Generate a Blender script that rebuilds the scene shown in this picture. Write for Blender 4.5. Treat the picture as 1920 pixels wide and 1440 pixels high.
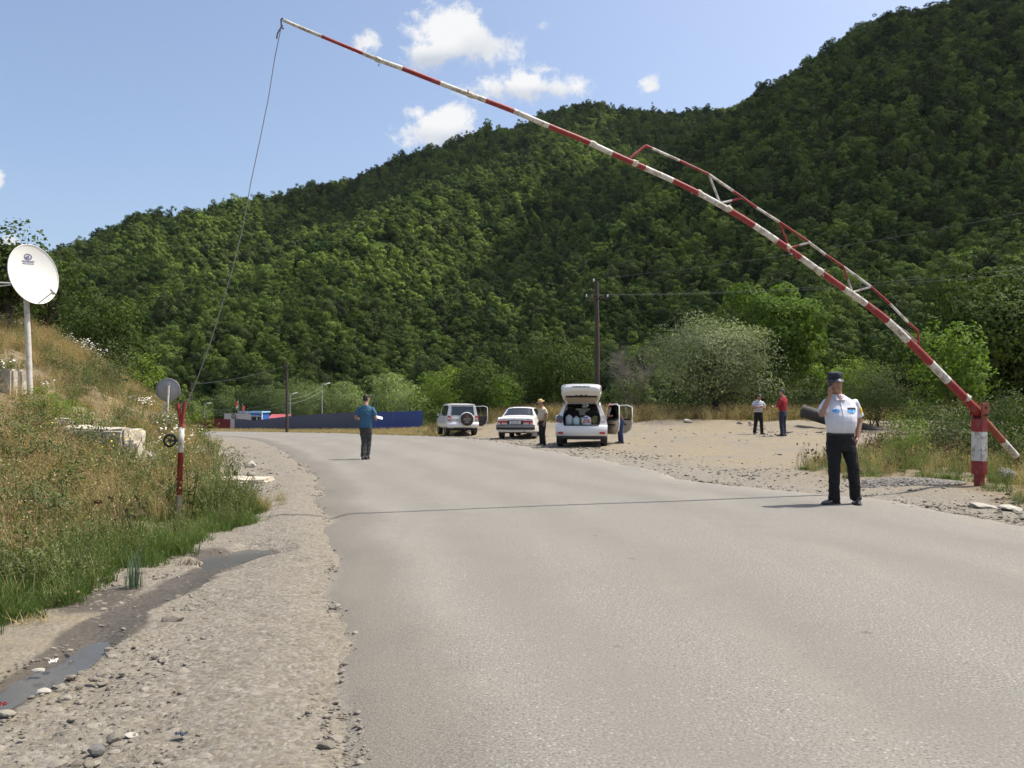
import bpy, bmesh, math, random
import numpy as np
from mathutils import Vector, Matrix, Quaternion, Euler
for _o in list(bpy.data.objects): bpy.data.objects.remove(_o)
SC = bpy.context.scene
COL = SC.collection
R = math.radians
# ------------------------------------------------------------------ camera
FPX, CAMH, HOR = 1553.0, 1.31, 770.0          # focal length (px of the 1920 photo), eye height, horizon row
cd = bpy.data.cameras.new('camera'); cam = bpy.data.objects.new('camera', cd); COL.objects.link(cam)
cd.sensor_fit = 'HORIZONTAL'; cd.sensor_width = 36.0; cd.lens = 36.0 * FPX / 1920.0
cd.shift_y = (HOR - 720.0) / 1920.0; cd.clip_start = 0.05; cd.clip_end = 6000
cam.location = (0, 0, CAMH); cam.rotation_euler = (R(90), 0, 0)
SC.camera = cam
# ------------------------------------------------------------------ sun and sky
SUN = Vector((0.55, 0.15, 1.0)).normalized()
sl = bpy.data.lights.new('sun', 'SUN'); sl.energy = 3.7; sl.angle = R(0.55); sl.color = (1.0, 0.935, 0.82)
so = bpy.data.objects.new('sun', sl); COL.objects.link(so); so.rotation_euler = SUN.to_track_quat('Z', 'Y').to_euler()
so.location = (40, 10, 80)
W = bpy.data.worlds.new('World'); SC.world = W; W.use_nodes = True
SKY_STRENGTH = 0.13
SC.view_settings.view_transform = 'Standard'; SC.view_settings.look = 'None'
SC.view_settings.exposure = 0.68; SC.view_settings.gamma = 1.0; SC.view_settings.use_curve_mapping = False
SC.render.engine = 'CYCLES'
SC.cycles.use_denoising = True
try: SC.cycles.denoiser = 'OPENIMAGEDENOISE'
except Exception: pass
SC.cycles.use_adaptive_sampling = True; SC.cycles.adaptive_threshold = 0.025
SC.cycles.max_bounces = 5; SC.cycles.diffuse_bounces = 2; SC.cycles.glossy_bounces = 3
SC.cycles.transmission_bounces = 4; SC.cycles.transparent_max_bounces = 12; SC.cycles.volume_bounces = 1
SC.cycles.caustics_reflective = False; SC.cycles.caustics_refractive = False
SC.cycles.sample_clamp_indirect = 8.0

# ------------------------------------------------------------------ node helper
class NT:
    def __init__(s, tree): s.t = tree; s.n = tree.nodes; s.l = tree.links
    def new(s, typ, **kw):
        nd = s.n.new(typ)
        for k, v in kw.items(): setattr(nd, k, v)
        return nd
    def set(s, sock, v):
        if isinstance(v, bpy.types.NodeSocket): s.l.new(v, sock)
        elif v is not None:
            if sock.type == 'RGBA' and hasattr(v, '__len__') and len(v) == 3: v = (*v, 1.0)
            sock.default_value = v
    def coord(s, kind='Object'): return s.new('ShaderNodeTexCoord').outputs[kind]
    def pos(s): return s.new('ShaderNodeNewGeometry').outputs['Position']
    def attr(s, name, out='Fac'): return s.new('ShaderNodeAttribute', attribute_name=name).outputs[out]
    def objrand(s): return s.new('ShaderNodeObjectInfo').outputs['Random']
    def mapping(s, vec, scale=(1, 1, 1), loc=(0, 0, 0), rot=(0, 0, 0)):
        m = s.new('ShaderNodeMapping'); s.set(m.inputs['Vector'], vec)
        m.inputs['Scale'].default_value = scale; m.inputs['Location'].default_value = loc; m.inputs['Rotation'].default_value = rot
        return m.outputs[0]
    def noise(s, scale, detail=4, vec=None, rough=.55, dist=0.0, out='Fac'):
        m = s.new('ShaderNodeTexNoise'); s.set(m.inputs['Scale'], scale); m.inputs['Detail'].default_value = detail
        m.inputs['Roughness'].default_value = rough; m.inputs['Distortion'].default_value = dist
        if vec is not None: s.set(m.inputs['Vector'], vec)
        return m.outputs[out]
    def voronoi(s, scale, vec=None, feature='F1', out='Distance', rand=1.0):
        m = s.new('ShaderNodeTexVoronoi', feature=feature); s.set(m.inputs['Scale'], scale)
        m.inputs['Randomness'].default_value = rand
        if vec is not None: s.set(m.inputs['Vector'], vec)
        return m.outputs[out]
    def math(s, op, a, b=None, c=None, clamp=False):
        m = s.new('ShaderNodeMath', operation=op, use_clamp=clamp); s.set(m.inputs[0], a)
        if b is not None: s.set(m.inputs[1], b)
        if c is not None: s.set(m.inputs[2], c)
        return m.outputs[0]
    def vmath(s, op, a, b=None, out=0):
        m = s.new('ShaderNodeVectorMath', operation=op); s.set(m.inputs[0], a)
        if b is not None: s.set(m.inputs[1], b)
        return m.outputs[out]
    def sstep(s, v, lo, hi):
        m = s.new('ShaderNodeMapRange', interpolation_type='SMOOTHSTEP'); s.set(m.inputs['Value'], v)
        s.set(m.inputs['From Min'], lo); s.set(m.inputs['From Max'], hi)
        return m.outputs['Result']
    def remap(s, v, a, b, c, d):
        m = s.new('ShaderNodeMapRange'); s.set(m.inputs['Value'], v)
        for k, x in (('From Min', a), ('From Max', b), ('To Min', c), ('To Max', d)): s.set(m.inputs[k], x)
        return m.outputs['Result']
    def mix(s, fac, a, b, mode='MIX'):
        m = s.new('ShaderNodeMix', data_type='RGBA', blend_type=mode); s.set(m.inputs[0], fac); s.set(m.inputs[6], a); s.set(m.inputs[7], b)
        return m.outputs[2]
    def ramp(s, fac, stops):
        m = s.new('ShaderNodeValToRGB'); s.set(m.inputs[0], fac); e = m.color_ramp.elements
        while len(e) < len(stops): e.new(0.5)
        for i, (p, c) in enumerate(stops): e[i].position = p; e[i].color = (*c, 1) if len(c) == 3 else c
        return m.outputs[0]
    def bump(s, h, strength=.5, dist=.02, normal=None):
        m = s.new('ShaderNodeBump'); m.inputs['Strength'].default_value = strength; m.inputs['Distance'].default_value = dist
        s.set(m.inputs['Height'], h)
        if normal is not None: s.set(m.inputs['Normal'], normal)
        return m.outputs[0]
    def sep(s, v): return s.new('ShaderNodeSeparateXYZ'), v

def new_mat(name):
    m = bpy.data.materials.new(name); m.use_nodes = True; t = NT(m.node_tree)
    b = m.node_tree.nodes['Principled BSDF']
    return m, t, b
def pmat(name, col, rough=.7, metal=0.0, var=.12, vscale=6.0, bump=0.0, bscale=40.0, bdist=.005, dirt=None, dscale=3.0, damt=.5, coat=0.0, spec=None, alpha=None, transmission=0.0, emit=None):
    """plain procedural paint / cloth / metal: base colour with noise variation, optional dirt blotches and bump"""
    m, t, b = new_mat(name); o = t.coord('Object')
    n = t.noise(vscale, 5, o)
    c = t.mix(n, tuple(x * (1 - var) for x in col), tuple(min(1, x * (1 + var)) for x in col))
    if dirt is not None:
        d = t.sstep(t.noise(dscale, 6, o, rough=.7), .62 - .25 * damt, .78 - .2 * damt)
        c = t.mix(t.math('MULTIPLY', d, damt), c, dirt)
    t.set(b.inputs['Base Color'], c); b.inputs['Roughness'].default_value = rough; b.inputs['Metallic'].default_value = metal
    if coat: b.inputs['Coat Weight'].default_value = coat; b.inputs['Coat Roughness'].default_value = .05
    if spec is not None: b.inputs['Specular IOR Level'].default_value = spec
    if transmission: b.inputs['Transmission Weight'].default_value = transmission
    if bump: t.set(b.inputs['Normal'], t.bump(t.noise(bscale, 4, o), bump, bdist))
    return m

# ------------------------------------------------------------------ numpy noise
def _hash(ix, iy, seed):
    h = (ix.astype(np.int64) * 374761393 + iy.astype(np.int64) * 668265263 + seed * 974634533) & 0x7fffffff
    h = ((h ^ (h >> 13)) * 1274126177) & 0x7fffffff
    return ((h ^ (h >> 16)) & 0xffff) / 65535.0
def vnoise(x, y, seed=0):
    x = np.asarray(x, float); y = np.asarray(y, float)
    ix = np.floor(x).astype(np.int64); iy = np.floor(y).astype(np.int64); fx = x - ix; fy = y - iy
    fx = fx * fx * fx * (fx * (fx * 6 - 15) + 10); fy = fy * fy * fy * (fy * (fy * 6 - 15) + 10)
    a = _hash(ix, iy, seed); b = _hash(ix + 1, iy, seed); c = _hash(ix, iy + 1, seed); d = _hash(ix + 1, iy + 1, seed)
    return (a + (b - a) * fx) * (1 - fy) + (c + (d - c) * fx) * fy
def fbm(x, y, octaves=4, seed=0, gain=.5):
    v = 0; amp = 1; tot = 0
    for i in range(octaves):
        v = v + amp * vnoise(np.asarray(x) * 2 ** i + 17.3 * i, np.asarray(y) * 2 ** i - 9.1 * i, seed + i); tot += amp; amp *= gain
    return v / tot - .5
def sstep(x, a, b):
    t = np.clip((np.asarray(x, float) - a) / (b - a), 0, 1); return t * t * (3 - 2 * t)

# ------------------------------------------------------------------ object helpers
def np_mesh(name, V, F, mats=(), smooth=False, face_attr=None, mat_idx=None):
    """V (n,3), F (m,k) constant polygon size"""
    me = bpy.data.meshes.new(name); V = np.asarray(V, np.float32); F = np.asarray(F, np.int32); m, k = F.shape
    me.vertices.add(len(V)); me.vertices.foreach_set('co', V.ravel())
    me.loops.add(m * k); me.loops.foreach_set('vertex_index', F.ravel())
    me.polygons.add(m); me.polygons.foreach_set('loop_start', np.arange(0, m * k, k, dtype=np.int32))
    if smooth: me.polygons.foreach_set('use_smooth', np.ones(m, bool))
    for x in mats: me.materials.append(x)
    if mat_idx is not None: me.polygons.foreach_set('material_index', np.asarray(mat_idx, np.int32))
    if face_attr:
        for k2, arr in face_attr.items():
            at = me.attributes.new(k2, 'FLOAT', 'FACE'); at.data.foreach_set('value', np.asarray(arr, np.float32))
    me.update(calc_edges=True)
    return me
def vattr(me, name, arr):
    at = me.attributes.new(name, 'FLOAT', 'POINT'); at.data.foreach_set('value', np.asarray(arr, np.float32))
def link(name, me, parent=None, loc=None, rot=None, scale=None, **props):
    o = bpy.data.objects.new(name, me); COL.objects.link(o)
    if parent is not None: o.parent = parent
    if loc is not None: o.location = loc
    if rot is not None: o.rotation_euler = rot
    if scale is not None: o.scale = scale if hasattr(scale, '__len__') else (scale,) * 3
    for k, v in props.items():
        if v is not None: o[k] = v
    return o
def tag(o, label, category, group=None):
    o['label'] = label; o['category'] = category
    if group: o['group'] = group
    return o
def empty(name, loc=(0, 0, 0), rz=0.0, label=None, category=None, group=None):
    o = bpy.data.objects.new(name, None); COL.objects.link(o); o.location = loc; o.rotation_euler = (0, 0, rz)
    o.empty_display_size = .2
    if label: tag(o, label, category, group)
    return o

class MB:
    """mesh builder: collects shapes with a material index, builds one mesh"""
    def __init__(s): s.v = []; s.f = []; s.m = []; s.sm = []
    def add(s, V, F, mi=0, smooth=False):
        o = len(s.v); s.v += [tuple(p) for p in V]; s.f += [tuple(i + o for i in f) for f in F]
        s.m += [mi] * len(F); s.sm += [smooth] * len(F); return s
    def box(s, c, d, mi=0, rot=None, bevel=0.0):
        x, y, z = (k / 2 for k in d)
        P = [Vector(p) for p in ((-x, -y, -z), (x, -y, -z), (x, y, -z), (-x, y, -z), (-x, -y, z), (x, -y, z), (x, y, z), (-x, y, z))]
        Fs = ((0, 3, 2, 1), (4, 5, 6, 7), (0, 1, 5, 4), (1, 2, 6, 5), (2, 3, 7, 6), (3, 0, 4, 7))
        if bevel > 0:
            bm = bmesh.new(); vs = [bm.verts.new(p) for p in P]
            for f in Fs: bm.faces.new([vs[i] for i in f])
            bmesh.ops.bevel(bm, geom=list(bm.edges), offset=bevel, segments=2, affect='EDGES', profile=.6)
            bm.verts.index_update(); P = [v.co.copy() for v in bm.verts]; Fs = [[v.index for v in f.verts] for f in bm.faces]; bm.free()
        if rot is not None:
            M = rot if isinstance(rot, Matrix) else Euler(rot).to_matrix()
            P = [M @ p for p in P]
        c = Vector(c); return s.add([p + c for p in P], Fs, mi)
    def tube(s, pts, rad, n=10, mi=0, cap=True, smooth=True, up=None):
        pts = [Vector(p) for p in pts]; k = len(pts)
        if not hasattr(rad, '__len__'): rad = [rad] * k
        V = []; prev = None
        for i, p in enumerate(pts):
            t = (pts[min(i + 1, k - 1)] - pts[max(i - 1, 0)]).normalized()
            if prev is None:
                a = Vector((0, 0, 1)) if abs(t.z) < .9 else Vector((1, 0, 0))
                u = t.cross(a).normalized()
            else: u = (prev - t * prev.dot(t)).normalized()
            prev = u; w = t.cross(u)
            r = rad[i]; ru, rw = r if hasattr(r, '__len__') else (r, r)
            for j in range(n):
                a = 2 * math.pi * j / n; V.append(p + u * (ru * math.cos(a)) + w * (rw * math.sin(a)))
        F = [(i * n + j, i * n + (j + 1) % n, (i + 1) * n + (j + 1) % n, (i + 1) * n + j) for i in range(k - 1) for j in range(n)]
        s.add(V, F, mi, smooth)
        if cap:
            s.add(V[:n], [tuple(range(n))[::-1]], mi); s.add(V[-n:], [tuple(range(n))], mi)
        return s
    def cyl(s, a, b, r, n=16, mi=0, r2=None, cap=True): return s.tube([a, b], [r, r if r2 is None else r2], n, mi, cap)
    def lathe(s, prof, n=24, mi=0, M=None, smooth=True):
        """prof: (r,z) list around z axis"""
        V = [Vector((r * math.cos(2 * math.pi * j / n), r * math.sin(2 * math.pi * j / n), z)) for r, z in prof for j in range(n)]
        if M is not None: V = [M @ v for v in V]
        F = [(i * n + j, i * n + (j + 1) % n, (i + 1) * n + (j + 1) % n, (i + 1) * n + j) for i in range(len(prof) - 1) for j in range(n)]
        return s.add(V, F, mi, smooth)
    def loft(s, rings, mi=0, cap=True, closed=True, smooth=True):
        n = len(rings[0]); V = [p for r in rings for p in r]; m = n if closed else n - 1
        F = [(i * n + j, i * n + (j + 1) % n, (i + 1) * n + (j + 1) % n, (i + 1) * n + j) for i in range(len(rings) - 1) for j in range(m)]
        s.add(V, F, mi, smooth)
        if cap and closed:
            s.add(rings[0], [tuple(range(n))[::-1]], mi); s.add(rings[-1], [tuple(range(n))], mi)
        return s
    def poly(s, pts, mi=0): return s.add(pts, [tuple(range(len(pts)))], mi)
    def prism(s, pts, ext, mi=0):
        ext = Vector(ext); n = len(pts); P = [Vector(p) for p in pts]; Q = [p + ext for p in P]
        return s.add(P + Q, [tuple(range(n))[::-1], tuple(range(n, 2 * n))] + [(i, (i + 1) % n, n + (i + 1) % n, n + i) for i in range(n)], mi)
    def mesh(s, name, mats, recalc=True, merge=0.0):
        me = bpy.data.meshes.new(name); me.from_pydata([tuple(v) for v in s.v], [], s.f)
        for m in (mats if isinstance(mats, (list, tuple)) else [mats]): me.materials.append(m)
        me.polygons.foreach_set('material_index', s.m); me.polygons.foreach_set('use_smooth', s.sm)
        if recalc or merge:
            bm = bmesh.new(); bm.from_mesh(me)
            if merge: bmesh.ops.remove_doubles(bm, verts=bm.verts, dist=merge)
            bmesh.ops.recalc_face_normals(bm, faces=bm.faces); bm.to_mesh(me); bm.free()
        me.update(); return me
    def build(s, name, mats, parent=None, loc=None, rot=None, **kw): return link(name, s.mesh(name, mats), parent, loc, rot, **kw)

def at(px, py, Y):
    """a point of the place seen at photo pixel (px,py) at a distance Y in front of the camera"""
    return Vector(((px - 960) / FPX * Y, Y, CAMH + (HOR - py) / FPX * Y))
def text_mesh(txt, size, depth, name='lettering', align='CENTER', bold=0.0):
    cu = bpy.data.curves.new(name, 'FONT'); cu.body = txt; cu.size = size; cu.extrude = depth; cu.align_x = align; cu.align_y = 'CENTER'; cu.offset = bold
    cu.resolution_u = 3
    o = bpy.data.objects.new(name, cu); COL.objects.link(o); dg = bpy.context.evaluated_depsgraph_get()
    me = bpy.data.meshes.new_from_object(o.evaluated_get(dg)); bpy.data.objects.remove(o); bpy.data.curves.remove(cu); me.materials.clear()
    return me
DEFER = []
def scatter(name, P, rot, scl, idx, protos, **props):
    """one object whose points carry instances of the prototype meshes (for uncountable stuff only)"""
    c = bpy.data.collections.new(name + '_kinds')
    for i, (me) in enumerate(protos):
        o = bpy.data.objects.new('%s_%02d' % (name + '_kind', i), me); c.objects.link(o)
    n = len(P); me = bpy.data.meshes.new(name); me.vertices.add(n); me.vertices.foreach_set('co', np.asarray(P, np.float32).ravel())
    a = me.attributes.new('rot', 'FLOAT_VECTOR', 'POINT'); a.data.foreach_set('vector', np.asarray(rot, np.float32).ravel())
    s = np.asarray(scl, np.float32); s = np.repeat(s[:, None], 3, 1) if s.ndim == 1 else s
    a = me.attributes.new('scl', 'FLOAT_VECTOR', 'POINT'); a.data.foreach_set('vector', s.ravel())
    a = me.attributes.new('idx', 'INT', 'POINT'); a.data.foreach_set('value', np.asarray(idx, np.int32))
    ob = link(name, me, kind='stuff', **props)
    g = bpy.data.node_groups.new(name + '_nodes', 'GeometryNodeTree')
    g.interface.new_socket('Geometry', in_out='INPUT', socket_type='NodeSocketGeometry'); g.interface.new_socket('Geometry', in_out='OUTPUT', socket_type='NodeSocketGeometry')
    gi = g.nodes.new('NodeGroupInput'); go = g.nodes.new('NodeGroupOutput'); ip = g.nodes.new('GeometryNodeInstanceOnPoints')
    ci = g.nodes.new('GeometryNodeCollectionInfo'); ci.inputs['Collection'].default_value = c; ci.inputs['Separate Children'].default_value = True; ci.inputs['Reset Children'].default_value = True
    def na(nm, tp):
        x = g.nodes.new('GeometryNodeInputNamedAttribute'); x.data_type = tp; x.inputs['Name'].default_value = nm; return x.outputs['Attribute']
    L = g.links.new; L(gi.outputs[0], ip.inputs['Points']); L(ci.outputs[0], ip.inputs['Instance']); ip.inputs['Pick Instance'].default_value = True
    L(na('idx', 'INT'), ip.inputs['Instance Index']); L(na('scl', 'FLOAT_VECTOR'), ip.inputs['Scale'])
    er = g.nodes.new('FunctionNodeEulerToRotation'); L(na('rot', 'FLOAT_VECTOR'), er.inputs[0]); L(er.outputs[0], ip.inputs['Rotation'])
    L(ip.outputs[0], go.inputs[0])
    DEFER.append((ob, g))                     # the instancing is switched on at the very end
    return ob
# ------------------------------------------------------------------ sky: Nishita plus fair-weather cumulus
def make_world():
    t = NT(W.node_tree); W.node_tree.nodes.clear()
    out = t.new('ShaderNodeOutputWorld'); sky = t.new('ShaderNodeTexSky', sky_type='NISHITA', sun_disc=False)
    sky.sun_elevation = math.asin(SUN.z); sky.sun_rotation = math.atan2(SUN.x, SUN.y)
    sky.altitude = 900; sky.air_density = 1.0; sky.dust_density = 6.5; sky.ozone_density = 1.1
    bg = t.new('ShaderNodeBackground'); t.set(bg.inputs[0], sky.outputs[0]); bg.inputs[1].default_value = SKY_STRENGTH
    d = t.coord('Generated'); sp = t.new('ShaderNodeSeparateXYZ'); t.set(sp.inputs[0], d); x, y, z = sp.outputs
    fy = t.math('MAXIMUM', y, .05); u = t.math('DIVIDE', x, fy); v = t.math('DIVIDE', z, fy)
    uv = t.new('ShaderNodeCombineXYZ'); t.set(uv.inputs[0], u); t.set(uv.inputs[1], v); uv = uv.outputs[0]
    # billows: large shapes and fine edge
    n1 = t.noise(11, 6, uv, rough=.62, dist=.3); n2 = t.noise(42, 6, uv, rough=.75)
    w = t.math('ADD', t.math('MULTIPLY', t.math('SUBTRACT', n1, .5), 3.2), t.math('MULTIPLY', t.math('SUBTRACT', n2, .5), 1.3))
    # cumulus seen over the valley: centre row/column in the photo's field of view, half sizes, density
    clouds = [(862, 70, 125, 72, 1.0), (805, 105, 80, 45, .8), (985, 164, 125, 36, .9), (828, 240, 78, 50, .9),
              (780, 210, 35, 22, .55), (688, 78, 50, 34, .45), (1015, 46, 18, 16, .3), (1222, 160, 30, 22, .4),
              (-8, 335, 22, 26, .55), (15, 458, 42, 26, .8), (-120, 420, 90, 60, .9), (1020, 130, 50, 22, .35),
              (2150, -120, 160, 70, 1.0), (-300, 100, 150, 70, 1.0), (300, -260, 190, 80, 1.0), (1350, -300, 170, 70, 1.0)]
    tot = None; base = None
    for (px, py, rx, ry, k) in clouds:
        q = t.new('ShaderNodeVectorMath', operation='MULTIPLY_ADD'); t.set(q.inputs[0], uv); q.inputs[1].default_value = (FPX / rx, FPX / ry, 0)
        q.inputs[2].default_value = (-(px - 960) / rx, -(HOR - py) / ry, 0)
        f = t.math('MULTIPLY_ADD', t.vmath('LENGTH', q.outputs[0], out='Value'), -min(1, k * 1.5), min(1, k * 1.5) * 1.12)
        tot = f if tot is None else t.math('MAXIMUM', tot, f)
        if rx > 55 and py > 0:
            s2 = t.math('MULTIPLY', t.math('MAXIMUM', f, 0.0), t.vmath('DOT_PRODUCT', q.outputs[0], (0, 1, 0), out='Value')); base = s2 if base is None else t.math('ADD', base, s2)
    front = t.sstep(y, .05, .25)
    dens = t.sstep(t.math('ADD', tot, t.math('MULTIPLY', w, .85)), .16, .66)
    dens = t.math('MULTIPLY', dens, front)
    # the same scattered cumulus all round, away from the part of the sky in view
    zz = t.math('MAXIMUM', z, .06); pl = t.new('ShaderNodeCombineXYZ'); t.set(pl.inputs[0], t.math('DIVIDE', x, zz)); t.set(pl.inputs[1], t.math('DIVIDE', y, zz))
    n3 = t.noise(1.1, 7, pl.outputs[0], rough=.55)
    far = t.math('MULTIPLY', t.sstep(n3, .56, .68), t.math('MULTIPLY', t.sstep(z, .08, .2), t.math('SUBTRACT', 1.0, t.sstep(y, .35, .6))))
    dens = t.math('MAXIMUM', dens, far)
    shade = t.math('ADD', t.math('MULTIPLY', base, .55), t.math('MULTIPLY', t.math('SUBTRACT', n1, .5), .5))
    ccol = t.mix(t.sstep(shade, -.30, .12), (.62, .67, .76), (1.0, 1.0, 1.0))
    cb = t.new('ShaderNodeBackground'); t.set(cb.inputs[0], ccol); cb.inputs[1].default_value = .6
    mx = t.new('ShaderNodeMixShader'); t.set(mx.inputs[0], t.math('MULTIPLY', dens, .97)); t.set(mx.inputs[1], bg.outputs[0]); t.set(mx.inputs[2], cb.outputs[0])
    t.set(out.inputs[0], mx.outputs[0])
make_world()
# ------------------------------------------------------------------ land: shape of the ground
_RL = np.array([(-8, 1.9), (0, .05), (3.04, -.72), (6.16, -1.45), (8.5, -2.05), (11.3, -2.8), (14, -3.4), (17, -4.2), (22, -5.9), (29, -8.4), (37, -11.6), (45, -15.4), (60, -23), (80, -34), (115, -56), (150, -84), (400, -320)])
_RR = np.array([(-8, 8.4), (0, 7.4), (5, 6.8), (9.7, 6.15), (11.2, 5.75), (12.3, 5.2), (15.1, 3.8), (19.4, 2.9), (24, 2.0), (29, .75), (36, -1.2), (42, -3.3), (50, -6.2), (60, -10), (80, -18), (115, -37), (150, -63), (400, -300)])
_TO = np.array([(-8, -2.8), (0, -3.1), (5.35, -3.35), (6.6, -3.3), (8.85, -3.25), (10.7, -3.4), (12.5, -4.3), (15.6, -5.3), (20, -7.0), (25, -9.0), (30, -11.2), (37, -14), (45, -18), (60, -26), (80, -38), (115, -62), (150, -92), (400, -330)])
_KK = np.array([(-8, .2), (4, .2), (9, .24), (12, .30), (16, .42), (20, .72), (25, .98), (35, .85), (60, .8), (100, .5), (160, .3)])
def road_l(Y): return np.interp(Y, _RL[:, 0], _RL[:, 1])
def road_r(Y): return np.interp(Y, _RR[:, 0], _RR[:, 1])
def toe(Y): return np.interp(Y, _TO[:, 0], _TO[:, 1])
_ST = np.array([(-3, 2.2), (-2.7, 3.0), (-2.36, 3.6), (-2.32, 4.0), (-2.34, 4.5), (-2.40, 4.9), (-2.50, 5.4), (-2.46, 6.1), (-2.52, 6.9), (-2.48, 7.35), (-2.36, 7.75)])
def seg_dist(X, Y, P):
    X = np.asarray(X, float); Y = np.asarray(Y, float); best = np.full(X.shape, 1e9); tt = np.zeros(X.shape)
    for i in range(len(P) - 1):
        a, b = P[i], P[i + 1]; d = b - a; t = np.clip(((X - a[0]) * d[0] + (Y - a[1]) * d[1]) / (d @ d), 0, 1)
        q = np.hypot(X - a[0] - t * d[0], Y - a[1] - t * d[1]); m = q < best; best = np.where(m, q, best); tt = np.where(m, i + t, tt)
    return best, tt
def stream(X, Y):
    """0..1 bed of the trickle and the puddle beside the road"""
    d, t = seg_dist(X, Y, _ST); w = np.interp(t, [0, 1, 2, 4, 5, 6, 8, 9, 10], [.20, .17, .135, .115, .10, .09, .12, .34, .38])
    w = w * (1 + .8 * fbm(np.asarray(X) * 4, np.asarray(Y) * 4, 3, 5))
    return (1 - sstep(d / w, .55, 1.25)), d
def bed_depth(X, Y):
    _, t = seg_dist(X, Y, _ST); return np.interp(t, [0, 4.4, 5.2, 7.9, 8.6, 10], [.055, .052, .015, .015, .060, .066]) + .018 * fbm(np.asarray(X) * 6, np.asarray(Y) * 6, 3, 19)
def bank(X, Y):
    s = np.maximum(toe(Y) - X, 0); k = np.interp(Y, _KK[:, 0], _KK[:, 1]); H = 7.5
    g = H * (1 - np.exp(-k * (np.sqrt(s * s + .09) - .3) / H))
    return np.where(s > 0, g, 0)
def gz(X, Y):
    """large shape of the ground (no pebbles)"""
    X = np.asarray(X, float); Y = np.asarray(Y, float)
    t = np.maximum(Y - 36, 0); z = -.022 * (np.sqrt(t * t + 25) - 5)
    right = sstep(X - road_r(Y), 2, 9)
    z = z + right * (.36 * sstep(Y, 24, 34) + .55 * sstep(Y, 37, 43) * sstep(Y, 90, 50)) + .35 * sstep(X + .1 * Y, .5, 3) * sstep(Y, 46, 52) * sstep(Y, 80, 56)
    z = z + bank(X, Y)
    z = z + .10 * sstep(X - road_r(Y), .8, 2.2) * sstep(Y, 20, 16)
    return z
GRASS_R = np.array([(7.4, 9.5), (7.0, 11.6), (6.9, 13.2), (5.9, 15.0), (6.0, 17.5), (8.0, 21), (10.5, 25), (13.2, 29), (17, 32), (24, 35), (70, 40), (70, 0), (9, 0)])
def inside(X, Y, P):
    X = np.asarray(X, float); Y = np.asarray(Y, float); c = np.zeros(X.shape, bool); n = len(P)
    for i in range(n):
        x1, y1 = P[i]; x2, y2 = P[(i + 1) % n]
        if y1 == y2: continue
        m = ((y1 > Y) != (y2 > Y)) & (X < (x2 - x1) * (Y - y1) / (y2 - y1) + x1); c ^= m
    return c
def gz1(x, y): return float(gz(np.array([x]), np.array([y]))[0])

def lines(knots):
    out = [knots[0][0]]
    for (a, step0), (b, step1) in zip(knots[:-1], knots[1:]):
        x = a
        while True:
            st = step0 + (step1 - step0) * (x - a) / (b - a); x += st
            if x >= b - .4 * st: break
            out.append(x)
        out.append(b)
    return np.array(out)
def zones(X, Y):
    st, sd = stream(X, Y); wet = np.clip(1 - sstep(sd, .06, .20 + .5 * np.clip(fbm(X * 2, Y * 2, 3, 9) + .2, 0, 1)), 0, 1) * sstep(Y, 2, 2.6)
    # mud that spreads towards the bank between the puddle and the grass
    mud = sstep(X, -3.3, -2.9) * sstep(X, -2.0, -2.5) * sstep(Y, 4.9, 5.6) * sstep(Y, 8.3, 7.6) * sstep(fbm(X * 1.7, Y * 1.7, 3, 31), -.12, .12)
    wet = np.maximum(wet, .75 * mud)
    s = toe(Y) - X; bk = sstep(s + .5 * fbm(X * .9, Y * .9, 3, 3), -.25, .45)
    rgrass = inside(X + .8 * fbm(X * .7, Y * .7, 3, 4), Y + .8 * fbm(X * .7 + 9, Y * .7, 3, 4), GRASS_R).astype(float)
    back = sstep(X - road_r(Y), 1.2, 2.8) * sstep(Y + 2 * fbm(X * .3, Y * .3, 3, 8) - np.interp(X, [-6, 1, 5], [11, 9, 0]), 40 , 42.5)
    back = np.maximum(back, sstep(Y, 51, 55) * sstep(X - road_r(Y), .3, 1.2))
    grass = np.clip(np.maximum(np.maximum(bk, rgrass), back), 0, 1)
    off = X - road_r(Y)
    gravel = np.clip(np.maximum(sstep(off + 1.2 * fbm(X * .6, Y * .6, 3, 6), 2.8, .6) * sstep(off, -1.5, -.2), sstep(road_l(Y) - X, -1, .3) * sstep(road_l(Y) - X + 1.2 * fbm(X, Y, 3, 2), 2.0, .9)), 0, 1)
    return wet, grass, gravel, st

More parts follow.
